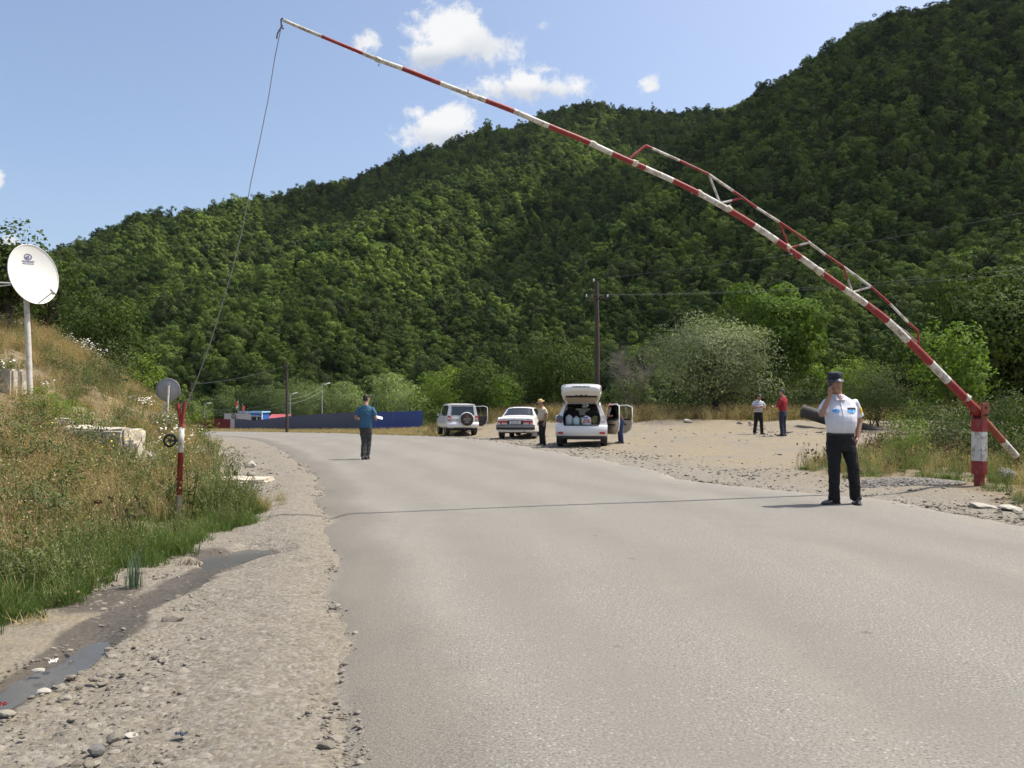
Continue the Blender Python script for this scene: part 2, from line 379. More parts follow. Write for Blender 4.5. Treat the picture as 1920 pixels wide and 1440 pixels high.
def make_ground():
    xs = lines([(-420, 20), (-60, 3.0), (-16, .5), (-6, .11), (-3.4, .05), (.6, .05), (3, .3), (9, .3), (20, .8), (60, 4), (420, 30)])
    ys = lines([(-80, 8), (0, .6), (2.2, .05), (5.5, .05), (9, .09), (14, .16), (30, .45), (60, 1.2), (175, 5)])
    X, Y = np.meshgrid(xs, ys); x, y = X.ravel(), Y.ravel()
    wet, grass, gravel, st = zones(x, y); z = gz(x, y)
    rd = np.minimum(x - road_l(y), road_r(y) - x); onroad = sstep(rd, .15, .6)
    near = sstep(y, 40, 8)
    micro = (.05 * fbm(x * .8, y * .8, 3, 11) + .035 * fbm(x * 4, y * 4, 3, 12) + .022 * near * fbm(x * 13, y * 13, 2, 13)) * (1 - .75 * sstep(wet, .2, .8))
    micro += grass * .25 * fbm(x * .5, y * .5, 3, 14)
    # rubble heaps at the back of the lay-by
    heap = sstep(x, 11, 13) * sstep(x, 26, 20) * sstep(y, 35, 37) * sstep(y, 42, 39.5)
    micro += heap * (.35 * np.abs(fbm(x * .55, y * .55, 4, 21)) * 2 + .1)
    # broken asphalt rim on the left: a low lip of dirt pushed against the road
    lip = np.exp(-((road_l(y) - x - .25) / .3) ** 2) * .035 * near
    z = z + micro + lip - bed_depth(x, y) * st * sstep(y, 2, 2.6) - .14 * onroad
    z -= .09 * np.clip(x - road_l(y), 0, .6) * near * (1 - onroad) * (x < road_l(y) + 1)
    n, m = len(ys), len(xs); I = np.arange(n * m).reshape(n, m)
    F = np.stack([I[:-1, :-1], I[:-1, 1:], I[1:, 1:], I[1:, :-1]], -1).reshape(-1, 4)
    me = np_mesh('ground', np.stack([x, y, z], 1), F, smooth=True)
    for nm, a in (('wet', wet), ('grass', grass), ('gravel', gravel)): vattr(me, nm, a)
    M, t, b = new_mat('ground_dirt'); P = t.pos()
    w = t.attr('wet'); g = t.attr('grass'); gr = t.attr('gravel')
    n1 = t.noise(.55, 6, P, rough=.65); n2 = t.noise(5, 6, P, rough=.7); n3 = t.noise(42, 5, P, rough=.75); v = t.voronoi(26, P, out='Color'); v2 = t.voronoi(26, P)
    sand = t.ramp(n2, [(.25, (.145, .110, .062)), (.5, (.226, .184, .116)), (.75, (.31, .255, .165))])
    sand = t.mix(t.math('MULTIPLY', n1, .5), sand, (.245, .20, .14))
    grey = t.ramp(n3, [(.32, (.075, .066, .051)), (.45, (.155, .140, .113)), (.58, (.225, .206, .171)), (.74, (.34, .315, .27))])
    spk = t.sstep(t.noise(95, 2, P), .62, .72)
    dirt = t.mix(t.math('MULTIPLY', t.math('MAXIMUM', gr, t.sstep(n1, .42, .66)), t.remap(n2, .3, .7, .45, .9)), sand, grey)
    dirt = t.mix(t.math('MULTIPLY', spk, .55), dirt, (.16, .14, .11))
    sv = t.new('ShaderNodeSeparateColor'); t.set(sv.inputs[0], v); sv2 = t.new('ShaderNodeSeparateColor'); t.set(sv2.inputs[0], t.voronoi(62, P, out='Color'))
    cell = t.mix(sv.outputs[0], (.085, .076, .062), (.32, .295, .25)); cell2 = t.mix(sv2.outputs[0], (.10, .09, .072), (.34, .31, .265))
    dirt = t.mix(t.math('MULTIPLY', t.math('MULTIPLY', t.sstep(sv.outputs[1], .45, .6), gr), .6), dirt, cell); dirt = t.mix(t.math('MULTIPLY', t.sstep(sv2.outputs[1], .4, .6), t.remap(gr, 0, 1, .22, .55)), dirt, cell2)
    soil = t.ramp(n2, [(.3, (.09, .065, .035)), (.55, (.19, .145, .08)), (.8, (.30, .24, .14))])
    c = t.mix(t.math('MULTIPLY', g, .8), dirt, soil)
    wc = t.mix(n2, (.045, .036, .026), (.11, .09, .065))
    c = t.mix(t.sstep(t.math('ADD', w, t.math('ADD', t.math('MULTIPLY', t.math('SUBTRACT', n2, .5), .9), t.math('MULTIPLY', t.math('SUBTRACT', n3, .5), .5))), .35, .7), c, wc)
    t.set(b.inputs['Base Color'], c); t.set(b.inputs['Roughness'], t.remap(w, .3, 1.0, .92, .42))
    h = t.math('ADD', t.math('MULTIPLY', n3, .5), t.math('ADD', t.math('MULTIPLY', n2, .8), t.math('MULTIPLY', t.math('SUBTRACT', 1.0, v2), .45)))
    t.set(b.inputs['Normal'], t.bump(h, .8, .035))
    me.materials.append(M)
    link('ground', me, kind='structure')
    # ---- asphalt road, one sheet with ragged edges that sink into the dirt
    ys = lines([(-8, .5), (1.5, .12), (14, .25), (40, .8), (160, 3)])
    cols = np.concatenate([np.linspace(0, .1, 8), np.linspace(.1, .9, 28)[1:], np.linspace(.9, 1, 8)[1:]]); V = []
    yy = np.repeat(ys, len(cols)); uu = np.tile(cols, len(ys))
    wl = .22 * fbm(yy * .7, yy * 0 + 3, 4, 41) * 2 * sstep(yy, 60, 20) - .05; wr = .5 * fbm(yy * .5, yy * 0 + 7, 4, 42) * 2
    xl = road_l(yy) + wl - .12; xr = road_r(yy) + wr + .25; xx = xl + (xr - xl) * uu
    e = np.minimum(xx - xl, xr - xx)
    zz = gz(xx, yy) + .03 - .12 * (1 - sstep(e, 0, .42 + .5 * np.clip(fbm(xx * 1.5, yy * 1.5, 3, 43) + .2, 0, 1))) + .012 * fbm(xx * .8, yy * .8, 2, 44)
    n, m = len(ys), len(cols); I = np.arange(n * m).reshape(n, m); F = np.stack([I[:-1, :-1], I[:-1, 1:], I[1:, 1:], I[1:, :-1]], -1).reshape(-1, 4)
    me = np_mesh('road', np.stack([xx, yy, zz], 1), F, smooth=True); vattr(me, 'edge', e); vattr(me, 'left', (uu < .5).astype(float)); vattr(me, 'across', uu)
    M, t, b = new_mat('road_asphalt'); P = t.pos(); Pf = t.mapping(P, (1, 1, 0))
    n1 = t.noise(.35, 5, Pf, rough=.6); n2 = t.noise(2.2, 6, Pf, rough=.7); n3 = t.noise(70, 4, Pf, rough=.8); n4 = t.noise(24, 4, Pf, rough=.75)
    # long wear bands that follow the road
    band = t.noise(1.0, 4, t.mapping(Pf, (.9, .09, 0), rot=(0, 0, R(14))), rough=.6)
    c = t.ramp(n3, [(.33, (.060, .056, .050)), (.44, (.160, .151, .134)), (.56, (.240, .228, .205)), (.68, (.40, .382, .347))])
    c = t.mix(t.math('MULTIPLY', t.sstep(n1, .35, .7), .35), c, (.242, .226, .195)); c = t.mix(t.math('MULTIPLY', t.sstep(band, .45, .65), .35), c, (.268, .248, .21))
    chip = t.voronoi(55, Pf, out='Color'); sepc = t.new('ShaderNodeSeparateColor'); t.set(sepc.inputs[0], chip)
    vd = t.voronoi(55, Pf)
    inchip = t.math('MULTIPLY', t.sstep(vd, .46, .30), t.sstep(sepc.outputs[0], .82, .88))
    c = t.mix(t.math('MULTIPLY', inchip, .6), c, t.mix(sepc.outputs[1], (.29, .275, .25), (.52, .50, .46)))
    pit = t.math('MULTIPLY', t.sstep(vd, .4, .2), t.sstep(sepc.outputs[2], .86, .9)); c = t.mix(t.math('MULTIPLY', pit, .7), c, (.075, .07, .062))
    # coarse grain and worn, stony patches
    g8 = t.noise(105, 3, Pf, rough=.85); c = t.mix(t.math('MULTIPLY', t.sstep(g8, .58, .70), .5), c, (.36, .335, .285)); c = t.mix(t.math('MULTIPLY', t.sstep(g8, .42, .30), .55), c, (.07, .064, .054))
    worn = t.sstep(t.noise(.9, 6, Pf, rough=.7), .54, .66); c = t.mix(t.math('MULTIPLY', worn, .32), c, t.mix(n3, (.12, .109, .09), (.27, .248, .208)))
    ac = t.math('ADD', t.attr('across'), t.math('MULTIPLY', t.math('SUBTRACT', t.noise(.25, 3, Pf), .5), .12)); trk = None       # tyre tracks polished along the lanes
    for u0, wd in ((.20, .05), (.36, .05), (.60, .05), (.78, .06)):
        q = t.math('DIVIDE', t.math('SUBTRACT', ac, u0), wd); q = t.math('POWER', 2.718, t.math('MULTIPLY', t.math('MULTIPLY', q, q), -1.0)); trk = q if trk is None else t.math('ADD', trk, q)
    c = t.mix(t.math('MULTIPLY', trk, t.remap(n2, .3, .7, .3, .7)), c, t.mix(n3, (.128, .120, .104), (.215, .202, .178)))
    # oil drips
    vo = t.voronoi(1.3, t.vmath('ADD', Pf, t.new('ShaderNodeCombineXYZ').outputs[0])); drip = t.math('MULTIPLY', t.sstep(t.math('ADD', vo, t.math('MULTIPLY', t.math('SUBTRACT', n4, .5), .12)), .052, .03), .5)
    c = t.mix(drip, c, (.07, .065, .06))
    ed = t.attr('edge'); dusty = t.sstep(t.math('ADD', ed, t.math('MULTIPLY', t.math('SUBTRACT', n2, .5), 1.6)), 1.1, .25)
    c = t.mix(t.math('MULTIPLY', dusty, .6), c, t.mix(n4, (.22, .195, .155), (.34, .305, .25)))
    er = t.math('ADD', ed, t.math('MULTIPLY', t.math('SUBTRACT', n4, .5), .5)); rim = t.math('MULTIPLY', t.math('MULTIPLY', t.sstep(er, .25, .40), t.sstep(er, 1.15, .62)), t.attr('left'))
    c = t.mix(t.math('MULTIPLY', rim, t.remap(g8, .38, .62, .75, .1)), c, (.066, .061, .052))
    t.set(b.inputs['Base Color'], c); b.inputs['Roughness'].default_value = .88; b.inputs['Specular IOR Level'].default_value = .3
    t.set(b.inputs['Normal'], t.bump(t.math('ADD', n3, t.math('MULTIPLY', n4, .6)), .5, .008))
    me.materials.append(M); link('road', me, kind='structure')
    # ---- the darker crumbled seam along the left asphalt rim is part of the road colour; the trickle and puddle are a water sheet in the bed
    pts = lines([(2.2, .1), (8.4, .1)]); xs2 = np.linspace(-3.3, -1.7, 24); X, Y = np.meshgrid(xs2, pts); n, m = X.shape
    I = np.arange(n * m).reshape(n, m); F = np.stack([I[:-1, :-1], I[:-1, 1:], I[1:, 1:], I[1:, :-1]], -1).reshape(-1, 4)
    st, _ = stream(X.ravel(), Y.ravel()); keep = st.reshape(n, m) > .02
    Fk = F[keep.ravel()[F].any(1)]
    wz = np.interp(Y.ravel(), [2.2, 8.4], [-.034, -.034])
    me = np_mesh('water', np.stack([X.ravel(), Y.ravel(), wz], 1), Fk, smooth=True)
    M, t, b = new_mat('muddy_water'); P = t.pos()
    t.set(b.inputs['Base Color'], t.mix(t.noise(3, 4, P), (.055, .052, .047), (.10, .095, .085))); b.inputs['Roughness'].default_value = .22; b.inputs['Specular IOR Level'].default_value = .6; b.inputs['IOR'].default_value = 1.33
    t.set(b.inputs['Normal'], t.bump(t.noise(14, 3, P), .05, .01))
    me.materials.append(M); link('water', me, kind='structure')
make_ground()

# ------------------------------------------------------------------ wooded hills
def P3(l, dz=-6.0): return np.array([tuple(at(*q) + Vector((0, 0, dz))) for q in l])
RIDGES = [
 (P3([(-500, 660, 330), (-60, 600, 380), (60, 545, 420), (170, 470, 460), (330, 415, 500), (480, 368, 540), (560, 358, 560), (640, 338, 600), (800, 277, 640), (930, 241, 670), (1080, 209, 700), (1200, 213, 740), (1262, 224, 760), (1330, 212, 820)]), .62),
 (P3([(1262, 232, 900), (1400, 192, 1000), (1480, 165, 1050), (1600, 120, 1100)]), .6),
 (P3([(1120, 222, 695), (1010, 252, 610), (900, 325, 520), (800, 392, 440), (700, 452, 365), (610, 520, 300), (520, 610, 235)]), .60),
 (P3([(330, 420, 498), (300, 480, 380), (330, 550, 290), (400, 620, 220)]), .58),
 (P3([(60, 550, 420), (60, 600, 300), (120, 660, 220)]), .58),
 (P3([(2500, -300, 420), (2150, -110, 425), (1920, -25, 430), (1790, 0, 440), (1690, 22, 445), (1625, 68, 448), (1560, 110, 450), (1490, 152, 452), (1420, 215, 440), (1330, 310, 400), (1250, 410, 340), (1170, 540, 255)]), .74),
 (P3([(1920, 110, 370), (1760, 260, 320), (1640, 380, 270), (1520, 520, 205)]), .74),
 (P3([(2300, 150, 300), (2050, 330, 240), (1900, 470, 180)]), .74),
]
def hz(X, Y):
    X = np.asarray(X, float); Y = np.asarray(Y, float); acc = None; K = 7.0
    Xw = X + 26 * fbm(X / 90, Y / 90, 3, 51); Yw = Y + 26 * fbm(X / 90 + 40, Y / 90, 3, 52)
    for P, k in RIDGES:
        best = np.full(X.shape, -1e9)
        for i in range(len(P) - 1):
            a, b = P[i], P[i + 1]; d = b[:2] - a[:2]; t = np.clip(((Xw - a[0]) * d[0] + (Yw - a[1]) * d[1]) / (d @ d), 0, 1)
            q = np.hypot(Xw - a[0] - t * d[0], Yw - a[1] - t * d[1]); h = a[2] + t * (b[2] - a[2]) - k * (np.sqrt(q * q + 64) - 8); best = np.maximum(best, h)
        best = np.clip(best, -60, 500); acc = np.exp(best / K) if acc is None else acc + np.exp(best / K)
    z = K * np.log(acc) + 16 * fbm(X / 75, Y / 75, 4, 53)
    return np.maximum(z, -3.4)
def make_hills():
    xs = lines([(-700, 14), (-300, 7), (500, 7), (900, 14)]); ys = lines([(120, 6), (500, 7), (1150, 14)])
    X, Y = np.meshgrid(xs, ys); z = hz(X, Y); n, m = X.shape; I = np.arange(n * m).reshape(n, m)
    F = np.stack([I[:-1, :-1], I[:-1, 1:], I[1:, 1:], I[1:, :-1]], -1).reshape(-1, 4)
    me = np_mesh('hills', np.stack([X.ravel(), Y.ravel(), z.ravel()], 1), F, smooth=True)
    M, t, b = new_mat('hill_undergrowth'); P = t.pos()
    t.set(b.inputs['Base Color'], t.ramp(t.noise(.08, 6, P), [(.3, (.03, .05, .014)), (.6, (.06, .095, .022)), (.8, (.09, .13, .03))])); b.inputs['Specular IOR Level'].default_value = 0.0; b.inputs['Roughness'].default_value = .95
    me.materials.append(M); link('hills', me, kind='structure')
make_hills()
# ------------------------------------------------------------------ foliage
def leaf_mat(name, dark, light, trans=.3, posscale=.02, objvar=.5, hue=None):
    m, t, b = new_mat(name); m.node_tree.nodes.remove(b); out = [n for n in t.n if n.type == 'OUTPUT_MATERIAL'][0]
    r = t.attr('rnd'); ob = t.objrand(); pn = t.noise(posscale, 3, t.pos())
    f = t.math('ADD', t.math('MULTIPLY_ADD', r, .30, .12), t.math('ADD', t.math('MULTIPLY', t.math('SUBTRACT', ob, .5), objvar), t.math('MULTIPLY', t.math('SUBTRACT', pn, .3), .6)))
    c = t.mix(t.math('MINIMUM', t.math('MAXIMUM', f, 0.0), 1.0), dark, light)
    if hue: c = t.mix(t.math('MULTIPLY', t.sstep(t.math('FRACT', t.math('MULTIPLY', ob, 7.31)), .72, .9), .7), c, hue)
    d = t.new('ShaderNodeBsdfPrincipled'); t.set(d.inputs['Base Color'], c); d.inputs['Roughness'].default_value = .7; d.inputs['Specular IOR Level'].default_value = .06
    tr = t.new('ShaderNodeBsdfTranslucent'); t.set(tr.inputs[0], t.mix(.5, c, (.5, .62, .10), 'MULTIPLY')); t.set(tr.inputs[0], t.vmath('MULTIPLY', c, (1.5, 1.7, .7)))
    mx = t.new('ShaderNodeMixShader'); mx.inputs[0].default_value = trans; t.set(mx.inputs[1], d.outputs[0]); t.set(mx.inputs[2], tr.outputs[0])
    t.set(out.inputs[0], mx.outputs[0]); return m
BARK = pmat('bark', (.075, .058, .044), .95, var=.35, vscale=9, bump=.8, bscale=14, bdist=.03)
BARK_GREY = pmat('bark_grey', (.17, .15, .13), .95, var=.3, vscale=9, bump=.6, bscale=14, bdist=.02)

def leaves(rg, C, D, size, wid, name, mat, upb=.35, jit=.9, rnd=None, soft=None):
    """C (n,3) leaf centres, D (n,3) outward directions -> mesh of diamond leaves"""
    n = len(C); nr = D + jit * rg.normal(size=(n, 3)); nr[:, 2] += upb; nr /= np.linalg.norm(nr, axis=1)[:, None] + 1e-9
    a = rg.normal(size=(n, 3)); a -= nr * (a * nr).sum(1)[:, None]; a /= np.linalg.norm(a, axis=1)[:, None] + 1e-9; b = np.cross(nr, a)
    L = (size * rg.uniform(.65, 1.35, n))[:, None]; Wd = L * wid
    V = np.stack([C - a * L * .5, C + b * Wd * .5 - a * L * .06 + nr * L * .06, C + a * L * .5 - nr * L * .05, C - b * Wd * .5 - a * L * .06 + nr * L * .06], 1).reshape(-1, 3)
    F = np.arange(4 * n).reshape(n, 4)[:, ::-1]
    me = np_mesh(name, V, F, [mat], face_attr={'rnd': rg.uniform(0, 1, n) if rnd is None else rnd})
    if soft is not None:                       # leaves of a clump share the clump's rounded normal
        k, O = soft; s = nr * (1 - k) + O * k; s /= np.linalg.norm(s, axis=1)[:, None] + 1e-9; s = np.repeat(s, 4, 0)
        me.polygons.foreach_set('use_smooth', np.ones(n, bool)); me.normals_split_custom_set_from_vertices(s.tolist())
    return me
def crown_points(rg, lobes, per, tw=9, twl=(.35, 1.05), sag=0.0):
    """leaf positions along twigs that radiate from each lobe centre"""
    Cs = []; Ds = []
    for (c, r) in lobes:
        c = np.asarray(c); r = np.asarray(r) if hasattr(r, '__len__') else np.array([r, r, r * .85]); k = max(4, int(per * (np.prod(r) ** (1 / 3)) ** 2)); nt = max(5, int(tw * np.mean(r)) + 6)
        d = rg.normal(size=(nt, 3)); d[:, 2] = d[:, 2] * .9 + .25; d /= np.linalg.norm(d, axis=1)[:, None]
        ti = rg.integers(0, nt, k); s = twl[0] + (twl[1] - twl[0]) * np.sqrt(rg.uniform(0, 1, k)); dd = d[ti] + .30 * rg.normal(size=(k, 3))
        dd /= np.linalg.norm(dd, axis=1)[:, None]; p = c + dd * r * s[:, None]; p[:, 2] -= sag * (s ** 2) * np.mean(r)
        Cs.append(p); Ds.append(dd)
    return np.concatenate(Cs), np.concatenate(Ds)
def envelope_lobes(rg, n, H, Rx, Ry, zc, Rz, rl, shape='ball', jitter=.25):
    out = []
    for i in range(n):
        g = (i + .5) / n; ph = i * 2.39996 + rg.uniform(-.3, .3); zz = 1 - 2 * g; rr = math.sqrt(max(0, 1 - zz * zz)); f = rg.uniform(.55, .92) * (1 + jitter * rg.uniform(-1, 1))
        if shape == 'cone': rr *= (1 - zz) * .65
        if zz < -.55: f *= .9
        r = rl * rg.uniform(.7, 1.3)
        out.append((np.array([Rx * rr * math.cos(ph) * f, Ry * rr * math.sin(ph) * f, zc + Rz * zz * f]), np.array([r, r, r * rg.uniform(.7, .95)])))
    out.append((np.array([0, 0, zc]), np.array([Rx * .5, Ry * .5, Rz * .55])))
    return out
def trunk_mesh(rg, lobes, zfork, r0, bark, lean=(0, 0), stems=1, limbs=14):
    mb = MB()
    for s in range(stems):
        ang = 2 * math.pi * s / max(1, stems) + rg.uniform(0, 1); off = 0 if stems == 1 else r0 * 1.2; sp = 0 if stems == 1 else zfork * .55
        base = Vector((off * math.cos(ang), off * math.sin(ang), -.15)); top = Vector((lean[0] + sp * math.cos(ang), lean[1] + sp * math.sin(ang), zfork))
        mid = base.lerp(top, .5) + Vector((rg.uniform(-.1, .1) * r0 * 4, rg.uniform(-.1, .1) * r0 * 4, 0)); k = 1 if stems == 1 else .6
        mb.tube([base - Vector((0, 0, .1)), base + Vector((0, 0, .25)), mid, top], [r0 * 1.45 * k, r0 * 1.08 * k, r0 * .9 * k, r0 * .7 * k], 9)
        pick = list(range(len(lobes))); rg.shuffle(pick)
        for j in pick[s::stems][:max(3, limbs // stems)]:
            c, r = lobes[j]; e = Vector(c); d = (e - top); m = top + d * .45 + Vector((0, 0, .10 * d.length))
            rr = r0 * rg.uniform(.28, .42) * k; mb.tube([top - Vector((0, 0, .2)), top.lerp(m, .5), m, m.lerp(e, .6), e], [rr * 1.3, rr, rr * .75, rr * .45, rr * .2], 6)
            for q in range(3):
                u = Vector(rg.normal(size=3)).normalized(); mb.tube([m.lerp(e, .5 + .15 * q), e + u * float(np.mean(r)) * .6], [rr * .35, rr * .08], 4, cap=False)
    return mb.mesh('trunk', bark)

# ---- forest kinds: whole small trees, each one mesh, only ever seen from far off
def forest_kind(seed, mat, conic=False):
    rg = np.random.default_rng(seed); Rr = rg.uniform(2.3, 4.1); H = rg.uniform(7.5, 12.5) * (1.15 if conic else 1.0); nl = int(rg.integers(9, 24)); lr = Rr * rg.uniform(.30, .46)
    L = envelope_lobes(rg, nl, H, Rr, Rr * rg.uniform(.8, 1.1), H * .55, H * .44, lr, 'cone' if conic else 'ball', jitter=.4)
    C, D = crown_points(rg, L, 110, tw=12, twl=(.6, 1.06)); out = C - np.array([0, 0, H * .42]); out /= np.linalg.norm(out, axis=1)[:, None]
    tone = np.clip(.25 + .55 * (C[:, 2] / H) * 0 + .5 * rg.uniform(0, 1, len(C)), 0, 1)
    return leaves(rg, C, D * .8 + out * .6, .46, .85, 'forest_kind', mat, upb=.35, jit=.45, soft=(.66, D * .8 + out * .6), rnd=tone)
FOREST = leaf_mat('forest_leaves', (.026, .056, .017), (.255, .335, .080), trans=.22, posscale=.012, objvar=.85, hue=(.095, .115, .050))
def make_forest():
    kinds = [forest_kind(100 + i, FOREST, False) for i in range(14)]
    rg = np.random.default_rng(7); st = 3.3
    xs = np.arange(-560, 720, st); ys = np.arange(128, 1080, st); X, Y = np.meshgrid(xs, ys); X = X.ravel() + rg.uniform(-.48, .48, X.size) * st; Y = Y.ravel() + rg.uniform(-.48, .48, Y.size) * st
    u = X / Y; keep = (np.abs(u) < .80); X, Y, u = X[keep], Y[keep], u[keep]
    Z = hz(X, Y); keep = (Z > -1.5 + 3 * fbm(X / 30, Y / 30, 2, 60)); X, Y, u, Z = X[keep], Y[keep], u[keep], Z[keep]
    # drop what no camera near the road could see (wholly behind nearer ridges)
    ub = np.linspace(-.82, .82, 165); depth = np.arange(125, 1090, 6.0); U, D = np.meshgrid(ub, depth); el = (hz(U * D, D) + 2 - CAMH) / D; mx = np.maximum.accumulate(el, 0)
    iu = np.clip(np.round((u + .82) / 1.64 * 164).astype(int), 0, 164); idp = np.clip(((Y - 14 - 125) / 6).astype(int), 0, len(depth) - 1)
    keep = ((Z + 13 - CAMH) / Y) > mx[idp, iu] - .004; X, Y, Z = X[keep], Y[keep], Z[keep]
    # small clearings on the shoulder of the hill
    cl = np.zeros(len(X), bool)
    for (px, py, D0, rx) in ((715, 462, 372, 8), (520, 428, 455, 6)):
        c = at(px, py, D0); cl |= (np.hypot(X - c.x, (Y - c.y) * .6) < rx)
    X, Y, Z = X[~cl], Y[~cl], Z[~cl]; n = len(X)
    s = .68 * np.clip(rg.lognormal(-.10, .27, n), .5, 1.5) * (.85 + .5 * (fbm(X / 45, Y / 45, 3, 61) + .5) * .6)
    rot = np.stack([rg.uniform(-.06, .06, n), rg.uniform(-.06, .06, n), rg.uniform(0, 6.28, n)], 1)
    scl = np.stack([s * rg.uniform(.85, 1.2, n), s * rg.uniform(.85, 1.2, n), s * rg.uniform(.85, 1.2, n)], 1)
    scatter('forest', np.stack([X, Y, Z - .8], 1), rot, scl, rg.integers(0, len(kinds), n), kinds, label='dense green broadleaf forest covering the hillsides', category='forest')
    print('forest trees', n)
make_forest()

# ---- cumulus that drift over the hills (high up, outside the view): one shades the right-hand mountain, one the back ridge; a thin veil is added to dim the lower slopes
def make_clouds():
    H = 1150.0
    def vapour(name, k):
        M, t, b = new_mat(name); t.n.remove(b); out = [n for n in t.n if n.type == 'OUTPUT_MATERIAL'][0]
        df = t.new('ShaderNodeBsdfDiffuse'); df.inputs[0].default_value = (.9, .9, .9, 1); tp = t.new('ShaderNodeBsdfTransparent'); mx = t.new('ShaderNodeMixShader'); mx.inputs[0].default_value = k
        t.set(mx.inputs[1], tp.outputs[0]); t.set(mx.inputs[2], df.outputs[0]); t.set(out.inputs[0], mx.outputs[0]); return M
    thick = vapour('cloud_vapour', .86); thin = vapour('thin_cloud_vapour', .40)
    for k, (foot, r0, r1, zf, M) in enumerate((
        ([(95, 640), (150, 560), (85, 480), (150, 440), (80, 400), (140, 360), (230, 350), (230, 470), (330, 420), (320, 540), (240, 600), (180, 680), (330, 310), (420, 400), (110, 750), (60, 720), (230, 270), (330, 230), (270, 200), (180, 290), (400, 300), (190, 390), (300, 160), (390, 190), (480, 300), (290, 480)], 48, 62, 150, thick),
        ([(-120, 560), (-75, 600), (-20, 640), (-60, 680), (10, 700), (-130, 640), (-190, 610), (-100, 740), (0, 770), (-95, 515), (-50, 560)], 34, 44, 150, thick),
        ([(-310, 430), (-250, 390), (-190, 350), (-150, 290), (-100, 250), (-50, 225), (0, 220), (50, 215), (100, 215), (-220, 300), (-280, 350), (-170, 235), (-120, 310), (60, 290), (160, 190), (210, 165), (-20, 280), (-330, 500), (-260, 460), (-70, 280)], 34, 44, 55, thin))):
        rg = np.random.default_rng(70 + k); mb = MB()
        for (x, y) in foot:
            r = rg.uniform(r0, r1); c = Vector((x, y, zf)) + SUN * ((H - zf) / SUN.z)
            bm = bmesh.new(); bmesh.ops.create_icosphere(bm, subdivisions=3, radius=1.0); V = []
            for v in bm.verts:
                f = 1 + .22 * math.sin(3.1 * v.co.x + x) * math.sin(2.7 * v.co.y + y) + .12 * math.sin(7 * v.co.x + 5 * v.co.y + k); V.append((c.x + v.co.x * r * f, c.y + v.co.y * r * f, c.z + v.co.z * r * .45 * f))
            bm.verts.index_update(); mb.add(V, [[v.index for v in f.verts] for f in bm.faces], 0, True); bm.free()
        o = mb.build('cloud', M)
        md = o.modifiers.new('skin', 'REMESH'); md.mode = 'VOXEL'; md.voxel_size = 9.0; md.use_smooth_shade = True      # one outer skin, so the vapour is crossed once
        o['kind'] = 'structure'
make_clouds()
# ------------------------------------------------------------------ trees and shrubs of the valley floor
L_WILLOW = leaf_mat('willow_leaves', (.056, .078, .036), (.33, .37, .20), trans=.15, posscale=.5, objvar=.15)
L_WALNUT = leaf_mat('walnut_leaves', (.028, .060, .012), (.22, .32, .06), trans=.25, posscale=.4, objvar=.15)
L_DARK = leaf_mat('dark_leaves', (.016, .032, .009), (.115, .16, .042), trans=.18, posscale=.5, objvar=.25)
L_BRIGHT = leaf_mat('fresh_leaves', (.050, .090, .016), (.27, .36, .075), trans=.25, posscale=.5, objvar=.2)
L_GREY = leaf_mat('grey_leaves', (.036, .052, .022), (.20, .24, .115), trans=.18, posscale=.5, objvar=.25)
L_BROOM = leaf_mat('broom_leaves', (.085, .13, .035), (.29, .36, .11), trans=.25, posscale=2.0, objvar=.1)
L_FAR = leaf_mat('valley_willow_leaves', (.085, .125, .045), (.31, .38, .16), trans=.25, posscale=.1, objvar=.3)
def make_tree(name, label, px, py, Y, w, h, mat, bark=None, seed=0, nl=26, per=130, leaf=.16, wid=.45, clear=.16, r0=None, stems=1, sag=0.0, lob=.2, z=None, deep=None, limbs=14, lean=(0, 0), soft=.5, tw=14, twl=(.35, 1.05), jit=.35):
    rg = np.random.default_rng(seed); x = (px - 960) / FPX * Y; zz = gz1(x, Y) if z is None else z; dp = deep or w
    L = envelope_lobes(rg, nl, h, w / 2 * .84, dp / 2 * .84, h * (clear + (1 - clear) * .5), h * (1 - clear) * .5 * .9, w * lob, jitter=jit)
    C, D = crown_points(rg, L, per, tw=tw, twl=twl, sag=sag); C[:, 2] = np.maximum(C[:, 2], .05)
    out = C - np.array([0, 0, h * .45]); out /= np.linalg.norm(out, axis=1)[:, None] + 1e-6
    e = empty(name, (x, Y, zz), 0, label, 'tree' if 'tree' in name else 'shrub')
    link('crown', leaves(rg, C, D * .7 + out * .6, leaf, wid, 'crown', mat, upb=.3, jit=.75, soft=(soft, D * .6 + out * .6)), e)
    link('trunk', trunk_mesh(rg, L, h * (clear + .10), r0 or w * .035, bark or BARK, lean, stems, limbs), e)
    return e
